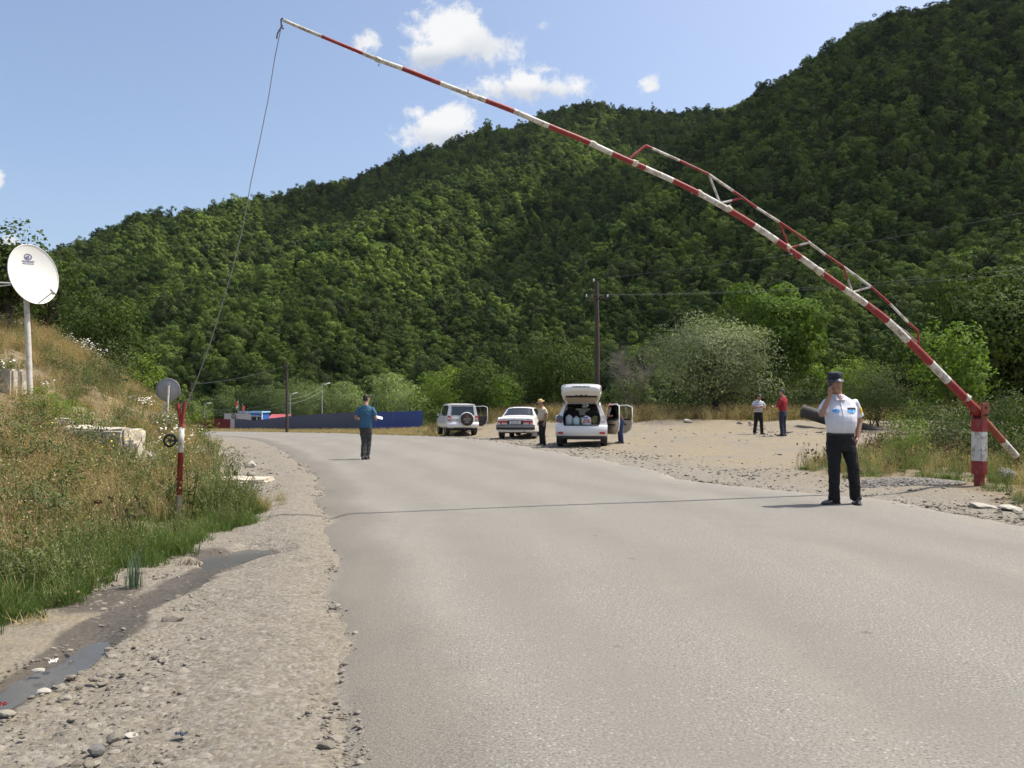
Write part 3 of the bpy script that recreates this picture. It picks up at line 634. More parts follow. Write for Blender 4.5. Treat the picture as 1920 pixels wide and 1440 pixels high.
def dead_shrub(name, label, px, Y, w, h, seed, mat=None, n=26, z=None):
    rg = np.random.default_rng(seed); x = (px - 960) / FPX * Y; mb = MB()
    for i in range(n):
        a = rg.uniform(0, 6.28); r = rg.uniform(.2, .5) * w; tip = Vector((r * math.cos(a), r * math.sin(a), h * rg.uniform(.55, 1.0))); m = tip * .5 + Vector((rg.uniform(-.1, .1) * w, rg.uniform(-.1, .1) * w, .1 * h))
        mb.tube([Vector((0, 0, -.1)), m, tip], [.035, .02, .006], 5, cap=False)
        for q in range(9):
            p = m.lerp(tip, rg.uniform(0, 1)); u = Vector(rg.normal(size=3)); u.z = abs(u.z) * .5; u.normalize(); l = rg.uniform(.12, .3) * w
            mb.tube([p, p + u * l], [.011, .004], 4, cap=False)
            for q2 in range(4):
                p2 = p + u * l * rg.uniform(.3, 1); u2 = (u + Vector(rg.normal(size=3)) * .7).normalized(); mb.tube([p2, p2 + u2 * l * .5], [.006, .002], 3, cap=False)
    e = empty(name, (x, Y, gz1(x, Y) if z is None else z), 0, label, 'shrub'); link('trunk', mb.mesh('trunk', mat or BARK_GREY), e, label='bare grey twigs'); return e
make_tree('willow_tree', 'broad silvery grey-green willow with a dark forked trunk beside the lay-by', 1338, 790, 46, 7.4, 5.9, L_WILLOW, seed=1, nl=30, per=560, leaf=.16, wid=.36, clear=.13, r0=.24, lob=.185, limbs=22, sag=.12, lean=(.2, 0), jit=.8, twl=(.40, 1.28))
make_tree('walnut_tree', 'tall bright green walnut tree standing behind the silvery willow', 1452, 790, 60, 7.6, 10.2, L_WALNUT, seed=2, nl=34, per=300, leaf=.30, wid=.55, clear=.06, r0=.26, lob=.18, limbs=20, jit=.45)
make_tree('plum_tree', 'spiky dark green tree behind the white sedan and the wooden pole', 1040, 800, 56, 6.3, 5.4, L_DARK, seed=3, nl=34, per=260, leaf=.2, wid=.38, clear=.03, r0=.12, stems=3, lob=.17, twl=(.3, 1.25))
make_tree('bright_tree', 'yellow-green bushy tree above the dented end of the blue fence', 828, 800, 88, 6.0, 6.6, L_BRIGHT, seed=4, nl=24, per=200, leaf=.24, clear=.02, r0=.1, stems=2)
make_tree('round_tree', 'dark green rounded tree right behind the white off-roader', 896, 800, 57, 5.2, 4.3, L_DARK, seed=5, nl=26, per=220, leaf=.2, clear=.02, r0=.1, stems=2)
make_tree('leafy_shrub', 'green leafy shrub between the off-roader and the sedan', 948, 800, 53, 2.6, 3.2, L_WALNUT, seed=6, nl=16, per=260, leaf=.16, clear=.02, r0=.05, stems=3)
make_tree('low_shrub', 'low dark shrub at the right end of the blue fence', 826, 800, 60, 2.4, 1.9, L_DARK, seed=66, nl=16, per=260, leaf=.16, clear=.01, r0=.04, stems=3)
dead_shrub('bare_shrub', 'leafless grey shrub between the wooden pole and the willow', 1185, 53, 3.6, 4.4, 7, n=30)
make_tree('pale_shrub', 'pale sparse green shrub behind the open car door', 1180, 790, 49, 3.4, 2.9, L_GREY, seed=8, nl=20, per=190, leaf=.14, wid=.35, clear=.02, r0=.05, stems=4)
make_tree('undergrowth_shrub', 'yellow-green shrub at the foot of the willow', 1285, 790, 45.5, 2.4, 1.3, L_BRIGHT, seed=9, nl=14, per=330, leaf=.11, clear=.01, r0=.03, stems=4)
make_tree('pale_shrub', 'grey-green shrub right of the willow, behind the man in red', 1500, 790, 46, 3.6, 2.4, L_GREY, seed=10, nl=18, per=300, leaf=.12, wid=.35, clear=.01, r0=.04, stems=4)
make_tree('feathery_shrub', 'broad olive-green feathery shrub behind the officer', 1640, 790, 37, 4.0, 3.1, L_GREY, seed=11, nl=30, per=420, leaf=.11, wid=.3, clear=.01, r0=.06, stems=5, twl=(.3, 1.2))
make_tree('feathery_shrub', 'lighter yellow-green feathery shrub rising left of the barrier post', 1600, 790, 45, 3.6, 4.0, L_BRIGHT, seed=12, nl=22, per=260, leaf=.13, wid=.35, clear=.02, r0=.06, stems=4)
make_tree('broadleaf_tree', 'large dark broadleaf tree at the right edge behind the barrier', 1880, 770, 45, 8.4, 7.6, L_DARK, seed=13, nl=40, per=230, leaf=.27, wid=.5, clear=.06, r0=.22)
make_tree('broadleaf_tree', 'glossy light-leaved tree close behind the raised boom', 1792, 790, 34, 3.4, 4.7, L_WALNUT, seed=14, nl=24, per=300, leaf=.19, wid=.5, clear=.05, r0=.1, stems=2)
make_tree('shade_tree', 'dark green tree behind the olive feathery shrub', 1720, 790, 52, 6.0, 5.2, L_DARK, seed=15, nl=28, per=220, leaf=.24, clear=.03, r0=.14)
for i, (px, Y, w, h, m, lb) in enumerate(((1790, 27, 2.6, 1.55, L_GREY, 'grey-green low shrub just left of the barrier post'), (1880, 26, 3.0, 1.9, L_GREY, 'grey-green low shrub behind the boom tail'), (1930, 22, 2.6, 1.9, L_DARK, 'dark low shrub at the right picture edge'),
        (1720, 30, 2.6, 1.7, L_DARK, 'dark low shrub behind the broom bush'), (1868, 19.5, 1.7, 1.15, L_DARK, 'dark shrub right behind the boom tail end'), (1775, 21.5, 1.6, 1.1, L_GREY, 'grey-green shrub between the broom bush and the post'), (1915, 16.5, 1.2, .9, L_GREY, 'small shrub at the right edge below the boom tail'))):
    make_tree('low_shrub', lb, px, 790, Y, w, h, m, seed=30 + i, nl=18, per=420, leaf=.10, wid=.4, clear=.0, r0=.03, stems=4)
make_tree('broom_bush', 'small bright green broom bush growing left of the barrier post', 1702, 880, 17.2, 1.15, 1.35, L_BROOM, seed=40, nl=18, per=2600, leaf=.055, wid=.28, clear=.0, r0=.014, stems=5, lob=.24, soft=.2)
# row of pollard-like willows beyond the fence
for i, (px, Y, w, h, lb) in enumerate(((412, 185, 10.5, 9.2, 'round pale willow above the red metal fence'), (362, 175, 7, 6.8, 'small pale willow at the left end of the valley row'), (492, 188, 13, 11.0, 'large round willow behind the blue kiosk'), (566, 175, 11.5, 10.2, 'round willow behind the far wooden pole'),
        (606, 165, 8.5, 9.4, 'willow behind the street lamp'), (655, 140, 8.4, 8.2, 'pale willow left of the man in blue'), (640, 165, 9, 10.2, 'taller pale willow in the back of the row'), (735, 118, 8.4, 7.9, 'pale willow right of the man in blue'), (772, 100, 6, 5.8, 'pale willow above the right end of the blue fence'), (455, 195, 9, 8.4, 'pale willow behind the two flags'))):
    make_tree('valley_willow_tree', lb, px, 790, Y, w, h, L_FAR, seed=50 + i, nl=26, per=85, leaf=.34, wid=.4, clear=.06, r0=.2, z=-.022 * (Y - 41), lob=.19)
# left bank: trees behind the dish and shrubs along the crest
make_tree('mulberry_tree', 'dark leafy tree behind the large satellite dish', 18, 560, 23, 3.0, 2.9, L_DARK, seed=70, nl=24, per=520, leaf=.13, wid=.6, clear=.1, r0=.09, limbs=16)
make_tree('mulberry_tree', 'tree with loose upper sprays right of the satellite dish', 88, 560, 26, 2.4, 2.8, L_DARK, seed=71, nl=18, per=420, leaf=.13, wid=.6, clear=.1, r0=.07, twl=(.3, 1.3))
make_tree('crest_shrub', 'big dark green shrub on the crest of the left bank', 185, 640, 31, 3.6, 3.2, L_DARK, seed=72, nl=24, per=420, leaf=.14, clear=.0, r0=.06, stems=4)
make_tree('crest_shrub', 'second dark shrub further along the left bank crest', 248, 700, 36, 3.0, 3.0, L_DARK, seed=73, nl=20, per=400, leaf=.15, clear=.0, r0=.06, stems=4)
make_tree('bank_shrub', 'light green shrub on the bank above the round sign', 272, 700, 27, 1.7, 1.6, L_BRIGHT, seed=74, nl=16, per=700, leaf=.085, clear=.0, r0=.03, stems=5)
make_tree('bank_shrub', 'grey-green shrub halfway down the left bank', 215, 660, 23, 1.5, 1.25, L_GREY, seed=75, nl=14, per=800, leaf=.075, clear=.0, r0=.03, stems=5)
make_tree('bank_shrub', 'pale green shrub behind the striped forked post', 368, 780, 24, 1.3, 1.3, L_BRIGHT, seed=76, nl=14, per=800, leaf=.075, clear=.0, r0=.02, stems=5)
make_tree('bank_shrub', 'shrub beside the road bend left of the red fence', 335, 800, 38, 2.6, 1.9, L_GREY, seed=77, nl=16, per=420, leaf=.12, clear=.0, r0=.03, stems=5)

L_BANK = leaf_mat('bank_weed_leaves', (.055, .078, .030), (.18, .21, .095), trans=.22, posscale=1.5, objvar=.3)
for i, (px, Y, w, h, m, lb) in enumerate(((170, 11.6, 1.0, .75, L_BANK, 'bushy green weed hanging over the big concrete block'), (20, 9.6, .9, .9, L_BANK, 'dark green weed bush at the left edge above the straw grass'), (70, 7.4, .75, .6, L_BANK, 'dark weed bush low at the left picture edge'), (128, 8.7, .6, .5, L_DARK, 'small dark bush in the straw grass left of the dead bush'),
        (25, 5.9, .55, .42, L_BANK, 'green weed bush in the bottom corner of the bank grass'), (128, 14.5, .9, .6, L_BRIGHT, 'fresh green weed patch below the dish pole'), (75, 15.2, .9, .55, L_BRIGHT, 'fresh green clump at the foot of the dish pole'), (300, 18.0, .9, .8, L_GREY, 'greyish bush just left of the round sign'), (240, 17.5, .8, .6, L_BANK, 'bush above the right end of the concrete block'), (390, 17.5, .7, .7, L_GREY, 'greyish weed bush right of the forked post'), (440, 16.5, .5, .6, L_BANK, 'small bush at the edge of the dirt bend'),
        (60, 12.5, .8, .6, L_BANK, 'green weed bush beside the sandy track on the bank'), (150, 18.5, 1.0, .8, L_GREY, 'greyish bush behind the dish pole on the slope'), (195, 21, 1.1, .9, L_BANK, 'green bush high on the slope left of the round sign'), (110, 19.5, .9, .7, L_BANK, 'green bush on the slope right of the dish'),
        (245, 10.6, .55, .5, L_BANK, 'weed bush in front of the broken concrete piece'), (100, 10.2, .7, .55, L_GREY, 'greyish weed bush among the straw grass'), (290, 12.2, .5, .4, L_GREY, 'low greyish weed left of the forked post'))):
    make_tree('weed_bush', lb, px, 0, Y, w, h, m, seed=90 + i, nl=12, per=2200, leaf=.040, wid=.4, clear=.0, r0=.012, stems=5, lob=.24)
# ------------------------------------------------------------------ grass, weeds and flowers
def blade_mat(name, dark, light, trans=.25): return leaf_mat(name, dark, light, trans=trans, posscale=.9, objvar=.5)
G_DRY = blade_mat('dry_grass', (.27, .205, .105), (.54, .44, .265)); G_RED = blade_mat('dry_stalks', (.22, .145, .085), (.40, .28, .18)); G_GREEN = blade_mat('green_grass', (.045, .078, .022), (.165, .22, .075), .28)
G_WEED = blade_mat('weed_leaves', (.095, .112, .045), (.245, .26, .12)); G_YEL = pmat('yellow_petals', (.72, .58, .03), .6, var=.1); G_WHT = pmat('white_petals', (.70, .69, .60), .7, var=.1); G_BLUE = blade_mat('rush_blades', (.10, .14, .10), (.19, .24, .18))
G_BRN = blade_mat('dead_brush', (.07, .048, .03), (.19, .13, .085), .1)
def blades(rg, n, h, spread, w, bend=.35, mat=None, heads=0.0, hw=.02):
    a = rg.uniform(0, 6.28, n); r = spread * np.sqrt(rg.uniform(0, 1, n)); B = np.stack([r * np.cos(a), r * np.sin(a), -.03 * np.ones(n)], 1)
    H = h * rg.uniform(.45, 1.1, n); la = rg.uniform(0, 6.28, n); bd = bend * H * rg.uniform(.3, 1.4, n); d = np.stack([np.cos(la), np.sin(la), 0 * la], 1)
    M = B + d * (bd * .3)[:, None] + np.array([0, 0, 1]) * (H * .6)[:, None]; T = B + d * bd[:, None] + np.array([0, 0, 1]) * H[:, None]
    sd = np.stack([-np.sin(la), np.cos(la), 0 * la], 1) * (w * rg.uniform(.6, 1.3, n))[:, None] * .5
    V = np.stack([B - sd, B + sd, M + sd * .8, M - sd * .8, T], 1).reshape(-1, 3); o = np.arange(n)[:, None] * 5
    Fq = np.concatenate([o + np.array([[0, 1, 2, 3]]), o + np.array([[3, 2, 4, 4]])]); rn = rg.uniform(0, 1, n); rn = np.concatenate([rn, rn])
    V2 = V; F = [tuple(f) if f[2] != f[3] else tuple(f[:3]) for f in Fq.tolist()]
    R_ = list(rn); hv = []
    if heads:
        k = int(n * heads); V2 = V.tolist(); ii = rg.integers(0, n, k)
        for i in ii:
            for q in range(3):
                p = T[i] + np.array([rg.normal() * hw * .6, rg.normal() * hw * .6, -q * hw * 1.2]); u = rg.normal(size=3) * hw; v = rg.normal(size=3) * hw; b0 = len(V2)
                V2 += [(p + u).tolist(), (p + v).tolist(), (p - u).tolist(), (p - v).tolist()]; F.append((b0, b0 + 1, b0 + 2, b0 + 3)); R_.append(rg.uniform())
    return V2, F, R_
def clump(seed, layers):
    """layers: (n,h,spread,w,bend,mat,heads,hw)"""
    rg = np.random.default_rng(seed); Vs = []; Fs = []; Ms = []; Rs = []; mats = []
    for (n, h, sp, w, bend, mat, heads, hw) in layers:
        V, F, r = blades(rg, n, h, sp, w, bend, mat, heads, hw); o = len(Vs); Vs += [tuple(v) for v in V]; Fs += [tuple(i + o for i in f) for f in F]
        if mat not in mats: mats.append(mat)
        Ms += [mats.index(mat)] * len(F); Rs += list(r)
    me = bpy.data.meshes.new('clump'); me.from_pydata(Vs, [], Fs)
    for m in mats: me.materials.append(m)
    me.polygons.foreach_set('material_index', Ms); at_ = me.attributes.new('rnd', 'FLOAT', 'FACE'); at_.data.foreach_set('value', np.array(Rs, np.float32)); me.update(); return me
def weed(seed, h, mat, fl=None, nfl=0, fsz=.012, n=90, lf=.05, spread=.18, stems=7, flat=False):
    """leafy weed: stems with small leaves, flowers on top"""
    rg = np.random.default_rng(seed); mb = MB(); C = []; D = []; tips = []
    for s in range(stems):
        a = rg.uniform(0, 6.28); tip = np.array([spread * math.cos(a) * rg.uniform(.3, 1.2), spread * math.sin(a) * rg.uniform(.3, 1.2), h * rg.uniform(.6, 1.05)]); tips.append(tip)
        k = n // stems; t = rg.uniform(.05, 1, k); p = tip * t[:, None] + rg.normal(size=(k, 3)) * lf * .8; p[:, 2] = np.abs(p[:, 2]); C.append(p); D.append(rg.normal(size=(k, 3)))
    C = np.concatenate(C); D = np.concatenate(D); D /= np.linalg.norm(D, axis=1)[:, None]
    me1 = leaves(rg, C, D, lf, .4, 'weed', mat, upb=.5, jit=.3); n1 = len(me1.polygons); V = np.zeros(len(me1.vertices) * 3); me1.vertices.foreach_get('co', V); V = V.reshape(-1, 3).tolist(); F = [tuple(p.vertices) for p in me1.polygons]; M = [0] * n1; Rn = rg.uniform(0, 1, n1).tolist()
    for tip in tips:
        b0 = len(V); sdv = np.array([.004, 0, 0]); V += [(-sdv * 1).tolist(), sdv.tolist(), (tip + sdv).tolist(), (tip - sdv).tolist()]; F.append((b0, b0 + 1, b0 + 2, b0 + 3)); M.append(0); Rn.append(.3)
    for i in range(nfl):
        tip = tips[rg.integers(0, len(tips))]; p = tip + rg.normal(size=3) * np.array([.05, .05, .02 if flat else .06]) * (h / .5); s = fsz * rg.uniform(.7, 1.3); b0 = len(V)
        u = rg.normal(size=3) * (.3 if flat else .6) + np.array([1, 0, 0]); u *= s / np.linalg.norm(u); v = np.cross(u, rg.normal(size=3) * .3 + np.array([0, -.4, 1])); v *= s / (np.linalg.norm(v) + 1e-9)
        V += [(p + u).tolist(), (p + v).tolist(), (p - u).tolist(), (p - v).tolist()]; F.append((b0, b0 + 1, b0 + 2, b0 + 3)); M.append(1); Rn.append(.5)
    bpy.data.meshes.remove(me1); me = bpy.data.meshes.new('weed'); me.from_pydata(V, [], F); me.materials.append(mat)
    if fl: me.materials.append(fl)
    me.polygons.foreach_set('material_index', M); at_ = me.attributes.new('rnd', 'FLOAT', 'FACE'); at_.data.foreach_set('value', np.array(Rn, np.float32)); me.update(); return me
def put(name, label, kinds, X, Y, s, seed, idx=None, sink=.02, zadd=None):
    rg = np.random.default_rng(seed); n = len(X); Z = gz(X, Y) - sink + (0 if zadd is None else zadd)
    rot = np.stack([rg.uniform(-.12, .12, n), rg.uniform(-.12, .12, n), rg.uniform(0, 6.28, n)], 1)
    return scatter(name, np.stack([X, Y, Z], 1), rot, s, rg.integers(0, len(kinds), n) if idx is None else idx, kinds, label=label, category='grass')
def sample(rg, n, x0, x1, y0, y1, dens, log=True):
    """random points; density falls with distance so that near ground is closely covered"""
    Y = np.exp(rg.uniform(math.log(y0), math.log(y1), n)) if log else rg.uniform(y0, y1, n); X = rg.uniform(0, 1, n); X = x0(Y) + (x1(Y) - x0(Y)) * X if callable(x0) else x0 + (x1 - x0) * X
    k = rg.uniform(0, 1, n) < dens(X, Y); return X[k], Y[k]
def make_grass():
    rg = np.random.default_rng(21)
    dry = [clump(200 + i, [(64, .50, .17, .0065, .55, G_DRY, .3, .006), (12, .56, .12, .006, .4, G_RED, .6, .007)]) for i in range(4)] + [clump(210, [(50, .42, .17, .006, .7, G_RED, .5, .006), (35, .40, .15, .006, .6, G_DRY, .2, .006)])]
    green = [clump(220 + i, [(80, .21, .15, .0075, .7, G_GREEN, 0, .01)]) for i in range(3)] + [clump(225, [(55, .32, .15, .008, .6, G_GREEN, 0, .01), (7, .34, .14, .004, .5, G_DRY, .3, .005)])]
    weeds = [weed(230 + i, .45, G_WEED, None, 0, n=230, lf=.034) for i in range(3)]
    yel = [weed(240 + i, .6, G_WEED, G_YEL, 12, .012, n=200, lf=.03, spread=.24) for i in range(2)]
    wht = [weed(250 + i, .75, G_WEED, G_WHT, 34, .022, n=100, lf=.032, spread=.2, stems=5, flat=True) for i in range(2)]
    brn = [clump(260 + i, [(26, .6, .2, .007, .4, G_BRN, .9, .012), (26, .5, .2, .007, .5, G_DRY, .3, .008)]) for i in range(2)]
    onb = lambda X, Y: toe(Y) - X
    free = lambda X, Y: 1 - .97 * np.exp(-((X + 3.72) ** 2 / .10 + (Y - 9.0) ** 2 / .5))      # trodden spot in front of the forked post
    path = lambda X, Y: 1 - .93 * np.exp(-((X + 8.6 - .06 * (Y - 12)) / 1.3) ** 2) * sstep(Y, 10, 11.5) * sstep(Y, 17.5, 15)     # sandy track beside the concrete wall
    def fs(Y, a=.75, b=1.25): return rg.uniform(a, b, len(Y)) * np.interp(Y, [4, 10, 20, 40, 60], [.75, .9, 1.05, 1.25, 1.4])
    # lush strip at the toe of the bank
    X, Y = sample(rg, 9000, lambda y: toe(y) - 1.5, lambda y: toe(y) + .35, 4.4, 12.5, lambda x, y: sstep(onb(x, y) + .5 * fbm(x * 2, y * 2, 3, 71), -.25, .05) * sstep(onb(x, y) + .6 * fbm(x * 1.5, y * 1.5, 2, 72), 1.3, .5) * .85 * free(x, y), False)
    put('green_grass', 'lush green grass along the foot of the left bank', green + weeds[:1], X, Y, fs(Y, .35, 1.2) * (1 - .5 * np.exp(-((X + 3.7) ** 2 + (Y - 9.0) ** 2) / .5)), 1, idx=np.where(rg.uniform(0, 1, len(X)) < .07, 4, rg.integers(0, 4, len(X))))
    X, Y = sample(rg, 17500, lambda y: toe(y) - np.minimum(14, 3.5 + .6 * y), lambda y: toe(y) - .1, 4.2, 58, lambda x, y: sstep(onb(x, y), .25, .9) * np.maximum(.32 * sstep(onb(x, y), 1.8, 3.0), .06 + .94 * sstep(fbm(x * .55, y * .55, 3, 73), -.10, .06)) * path(x, y) * free(x, y))
    put('dry_grass', 'tall straw-coloured dry grass covering the left bank', dry, X, Y, fs(Y, .5, 1.2) * .85, 2)
    X, Y = sample(rg, 3800, lambda y: toe(y) - np.minimum(14, 3.5 + .6 * y), lambda y: toe(y) + .05, 4.2, 50, lambda x, y: sstep(fbm(x * .6 + 5, y * .6, 3, 74), -.06, .10) * path(x, y) * free(x, y))
    put('weeds', 'grey-green leafy weeds in patches on the left bank', weeds, X, Y, fs(Y, .6, 1.3), 3)
    X, Y = sample(rg, 60, -7.6, -5.0, 7.5, 15.5, lambda x, y: sstep(fbm(x * .8, y * .8, 2, 75), -.02, .15) * path(x, y), False)
    put('yellow_flowers', 'yellow-flowering weeds around the concrete block', yel, X, Y, fs(Y, .6, 1.2), 4)
    X, Y = sample(rg, 420, lambda y: toe(y) - 7, lambda y: toe(y) - .6, 12, 42, lambda x, y: sstep(fbm(x * .5, y * .5, 2, 76), .0, .2) * .8 * path(x, y), False)
    put('white_flowers', 'white umbel flowers dotted over the left bank', wht, X, Y, fs(Y, .6, 1.1), 5)
    # around the barrier post
    ok = lambda x, y: inside(x + .6 * fbm(x, y, 2, 81), y + .6 * fbm(x + 5, y, 2, 81), GRASS_R).astype(float) * (1 - .9 * np.exp(-((x - 6.6) / .9) ** 2 - ((y - 13.8) / .55) ** 2))
    X, Y = sample(rg, 4200, 6, 16, 9, 26, lambda x, y: ok(x, y) * (.25 + .75 * sstep(fbm(x * .7, y * .7, 3, 82), -.1, .08)), False)
    put('verge_grass', 'green and yellow grass around the barrier post', green[:3] + green[:3] + weeds[:2] + dry[:1], X, Y, fs(Y, .5, 1.0), 6)
    X, Y = sample(rg, 1500, 6.2, 26, 15.0, 34, lambda x, y: ok(x, y) * sstep(y - .2 * x, 12.5, 15) * .9, False)
    put('brown_weeds', 'dead brown stalks and weeds behind the barrier post', brn + weeds[:3], X, Y, fs(Y, .55, 1.1), 7)
    # the strip at the back of the lay-by and along the fence
    X, Y = sample(rg, 6500, -6, 34, 40, 60, lambda x, y: sstep(x + .105 * y, 0, 1.0) * sstep(x - road_r(y), .8, 2.2) * sstep(y + 2.5 * fbm(x * .3, y * .3, 3, 8) - np.interp(x, [-6, 1, 5], [11, 9, 0]), 40.5, 42.5), False)
    put('lay_by_grass', 'dry yellow-green grass behind the parked cars', dry[:2] + [green[3]] + brn[:1], X, Y, fs(Y, .6, 1.25), 8)
    X, Y = sample(rg, 5200, lambda y: road_r(y) + .4, lambda y: road_r(y) + np.interp(y, [50, 150], [7, 9]), 50, 150, lambda x, y: np.ones(len(x)) * .9, False)
    put('fence_grass', 'dry grass growing along the foot of the blue fence', dry[:2] + [green[3]], X, Y, rg.uniform(.45, 1.0, len(X)) * .62, 9)
    # low sprouts on bare ground
    X, Y = sample(rg, 500, -3.4, -1.9, 8.2, 12.5, lambda x, y: sstep(fbm(x * 1.5, y * 1.5, 2, 84), .0, .2) * (x < road_l(y) - .35), False)
    put('sprouts', 'thin low grass sprouts on the gravel shoulder', [green[0], dry[0]], X, Y, rg.uniform(.25, .55, len(X)), 10)
make_grass()
# single plants one can point at
def plant(name, label, me, px, py, Y=None, s=1.0, cat='plant'):
    Y = Y or CAMH * FPX / (py - HOR); x = (px - 960) / FPX * Y; o = link(name, me, None, (x, Y, gz1(x, Y) - .01), (0, 0, px), s); tag(o, label, cat); return o
plant('rush_tuft', 'dark bluish rush tuft standing alone in the wet mud', clump(300, [(70, .32, .07, .007, .22, G_BLUE, 0, 0)]), 250, 1102)
plant('dead_bush', 'low dead brown bush in the green grass', clump(301, [(110, .42, .2, .006, .7, G_BRN, .3, .012)]), 215, 1022)
plant('dry_tuft', 'flattened straw tuft beside the stream mud', clump(302, [(60, .13, .12, .006, 1.2, G_DRY, 0, 0)]), 62, 1170)
plant('root_clump', 'small dark root clump beside the puddle', clump(303, [(60, .10, .10, .006, 1.0, G_BRN, 0, 0)]), 352, 1058)
for i, (px, py) in enumerate(((322, 985), (358, 985))):
    plant('thistle', ('dark thistle left of the forked post', 'dark thistle right of the forked post')[i], weed(310 + i, .62, leaf_mat('thistle_leaves', (.045, .06, .03), (.10, .12, .06)), None, 0, n=110, lf=.05, spread=.10, stems=3), px, py)

# ------------------------------------------------------------------ stones
def stone_mesh(seed, flat=.55, mat=None):
    rg = np.random.default_rng(seed); bm = bmesh.new(); bmesh.ops.create_icosphere(bm, subdivisions=2, radius=.5)
    ph = rg.uniform(0, 6, 6); sx, sy = rg.uniform(.75, 1.25), rg.uniform(.7, 1.1)
    cuts = [Vector(rg.normal(size=3)).normalized() for _ in range(7)]
    for v in bm.verts:
        for c in cuts:
            dd = v.co.dot(c) - .36
            if dd > 0: v.co -= c * dd * .85
        v.co += v.co.normalized() * .03 * math.sin(9 * v.co.x + ph[0]) * math.sin(8 * v.co.y + ph[1]); v.co.x *= sx; v.co.y *= sy; v.co.z *= flat
    me = bpy.data.meshes.new('stone'); bm.to_mesh(me); bm.free(); me.materials.append(mat); return me
def stone_mat(name, a, b_):
    m, t, b = new_mat(name); o = t.coord('Object'); f = t.objrand(); c = t.mix(f, a, b_); c = t.mix(t.math('MULTIPLY', t.noise(7, 5, o, rough=.7), .6), c, tuple(x * .55 for x in a)); t.set(b.inputs['Base Color'], c); b.inputs['Roughness'].default_value = .9
    t.set(b.inputs['Normal'], t.bump(t.noise(18, 4, o), .4, .02)); return m
ST_MIX = stone_mat('mixed_stone', (.17, .15, .118), (.36, .325, .265)); ST_WHITE = stone_mat('pale_stone', (.40, .375, .32), (.54, .51, .44)); ST_DARK = stone_mat('grey_stone', (.13, .125, .12), (.30, .29, .27))
STONES = [stone_mesh(400 + i, .4 + .08 * (i % 4), ST_MIX) for i in range(8)]; STONES_D = [stone_mesh(420 + i, .45, ST_DARK) for i in range(3)]
def make_stones():
    rg = np.random.default_rng(33)
    def sc_(name, label, kinds, X, Y, s, seed):
        r2 = np.random.default_rng(seed); n = len(X); rot = np.stack([r2.uniform(-.3, .3, n), r2.uniform(-.3, .3, n), r2.uniform(0, 6.28, n)], 1)
        onr = sstep(np.minimum(X - road_l(Y), road_r(Y) - X), .1, .5)
        scatter(name, np.stack([X, Y, gz(X, Y) + s * .10 + .02 * onr + sc_.__dict__.pop('dome', 0)], 1), rot, s, r2.integers(0, len(kinds), n), kinds, label=label, category='gravel')
    X, Y = sample(rg, 7000, lambda y: road_l(y) - 2.2, lambda y: road_l(y) + .25, 2.3, 30, lambda x, y: np.clip(.25 + 1.6 * fbm(x * 1.2, y * 1.2, 3, 91) + .35, 0, 1) * (toe(y) < x) * (1 - .95 * (stream(x, y)[0] > .05)))
    s = .012 + .028 * rg.uniform(0, 1, len(X)) ** 3 + .05 * (rg.uniform(0, 1, len(X)) > .985) * rg.uniform(.4, 1, len(X)); s *= np.interp(Y, [2, 8, 30], [.9, 1.2, 2.2])
    sc_('shoulder_gravel', 'loose gravel on the dirt shoulder left of the road', STONES, X, Y, s, 1)
    X, Y = sample(rg, 20000, lambda y: road_l(y) - 2.6, lambda y: road_l(y) + .2, 2.3, 16, lambda x, y: np.clip(.55 + 1.8 * fbm(x * 1.6, y * 1.6, 3, 94), 0, 1) * (toe(y) - .1 < x) * (1 - .95 * (stream(x, y)[0] > .2)))
    s = (.006 + .012 * rg.uniform(0, 1, len(X)) ** 2.5) * np.interp(Y, [2, 6, 16], [.9, 1.3, 2.2]); sc_.__dict__['dome'] = -.12 * s; sc_('shoulder_grit', 'fine grit and half buried pebbles on the left shoulder', STONES, X, Y, s, 7)
    X, Y = sample(rg, 700, lambda y: road_l(y) - 1.6, lambda y: road_l(y) + .1, 2.4, 12, lambda x, y: (stream(x, y)[0] < .1) * (toe(y) < x) * 1.0)
    s = rg.uniform(.03, .085, len(X)); sc_.__dict__['dome'] = -.30 * s; sc_('buried_stones', 'pale stones sunk flush in the left shoulder', STONES, X, Y, s, 8)
    X, Y = sample(rg, 9000, lambda y: road_r(y) - .5, lambda y: road_r(y) + 3.4, 9, 46, lambda x, y: np.clip(.5 + 1.5 * fbm(x * .8, y * .8, 3, 92), 0, 1) * sstep(x - road_r(y), 3.4, 1.2))
    s = (.02 + .05 * rg.uniform(0, 1, len(X)) ** 3) * np.interp(Y, [9, 20, 46], [.9, 1.3, 2.0]); sc_('verge_gravel', 'loose grey gravel between the asphalt and the lay-by', STONES, X, Y, s, 2)
    X, Y = sample(rg, 1500, lambda y: road_r(y) + 2, lambda y: road_r(y) + 22, 16, 43, lambda x, y: np.clip(.35 + 1.6 * fbm(x * .5, y * .5, 3, 93), 0, 1))
    s = (.03 + .10 * rg.uniform(0, 1, len(X)) ** 4) * np.interp(Y, [16, 43], [.8, 1.6]); sc_('lay_by_stones', 'scattered stones on the sandy lay-by', STONES, X, Y, s, 3)
    n = 2600; a = rg.uniform(0, 6.28, n); r = np.sqrt(rg.uniform(0, 1, n)); X = 6.6 + .95 * r * np.cos(a) - .1 * r * np.sin(a); Y = 13.9 + .5 * r * np.sin(a)
    s = rg.uniform(.025, .075, n); sc_.__dict__['dome'] = .07 * (1 - r * r); sc_('gravel_pile', 'low pile of grey crushed stone at the foot of the barrier post', STONES_D + STONES[:2], X, Y, s, 4)
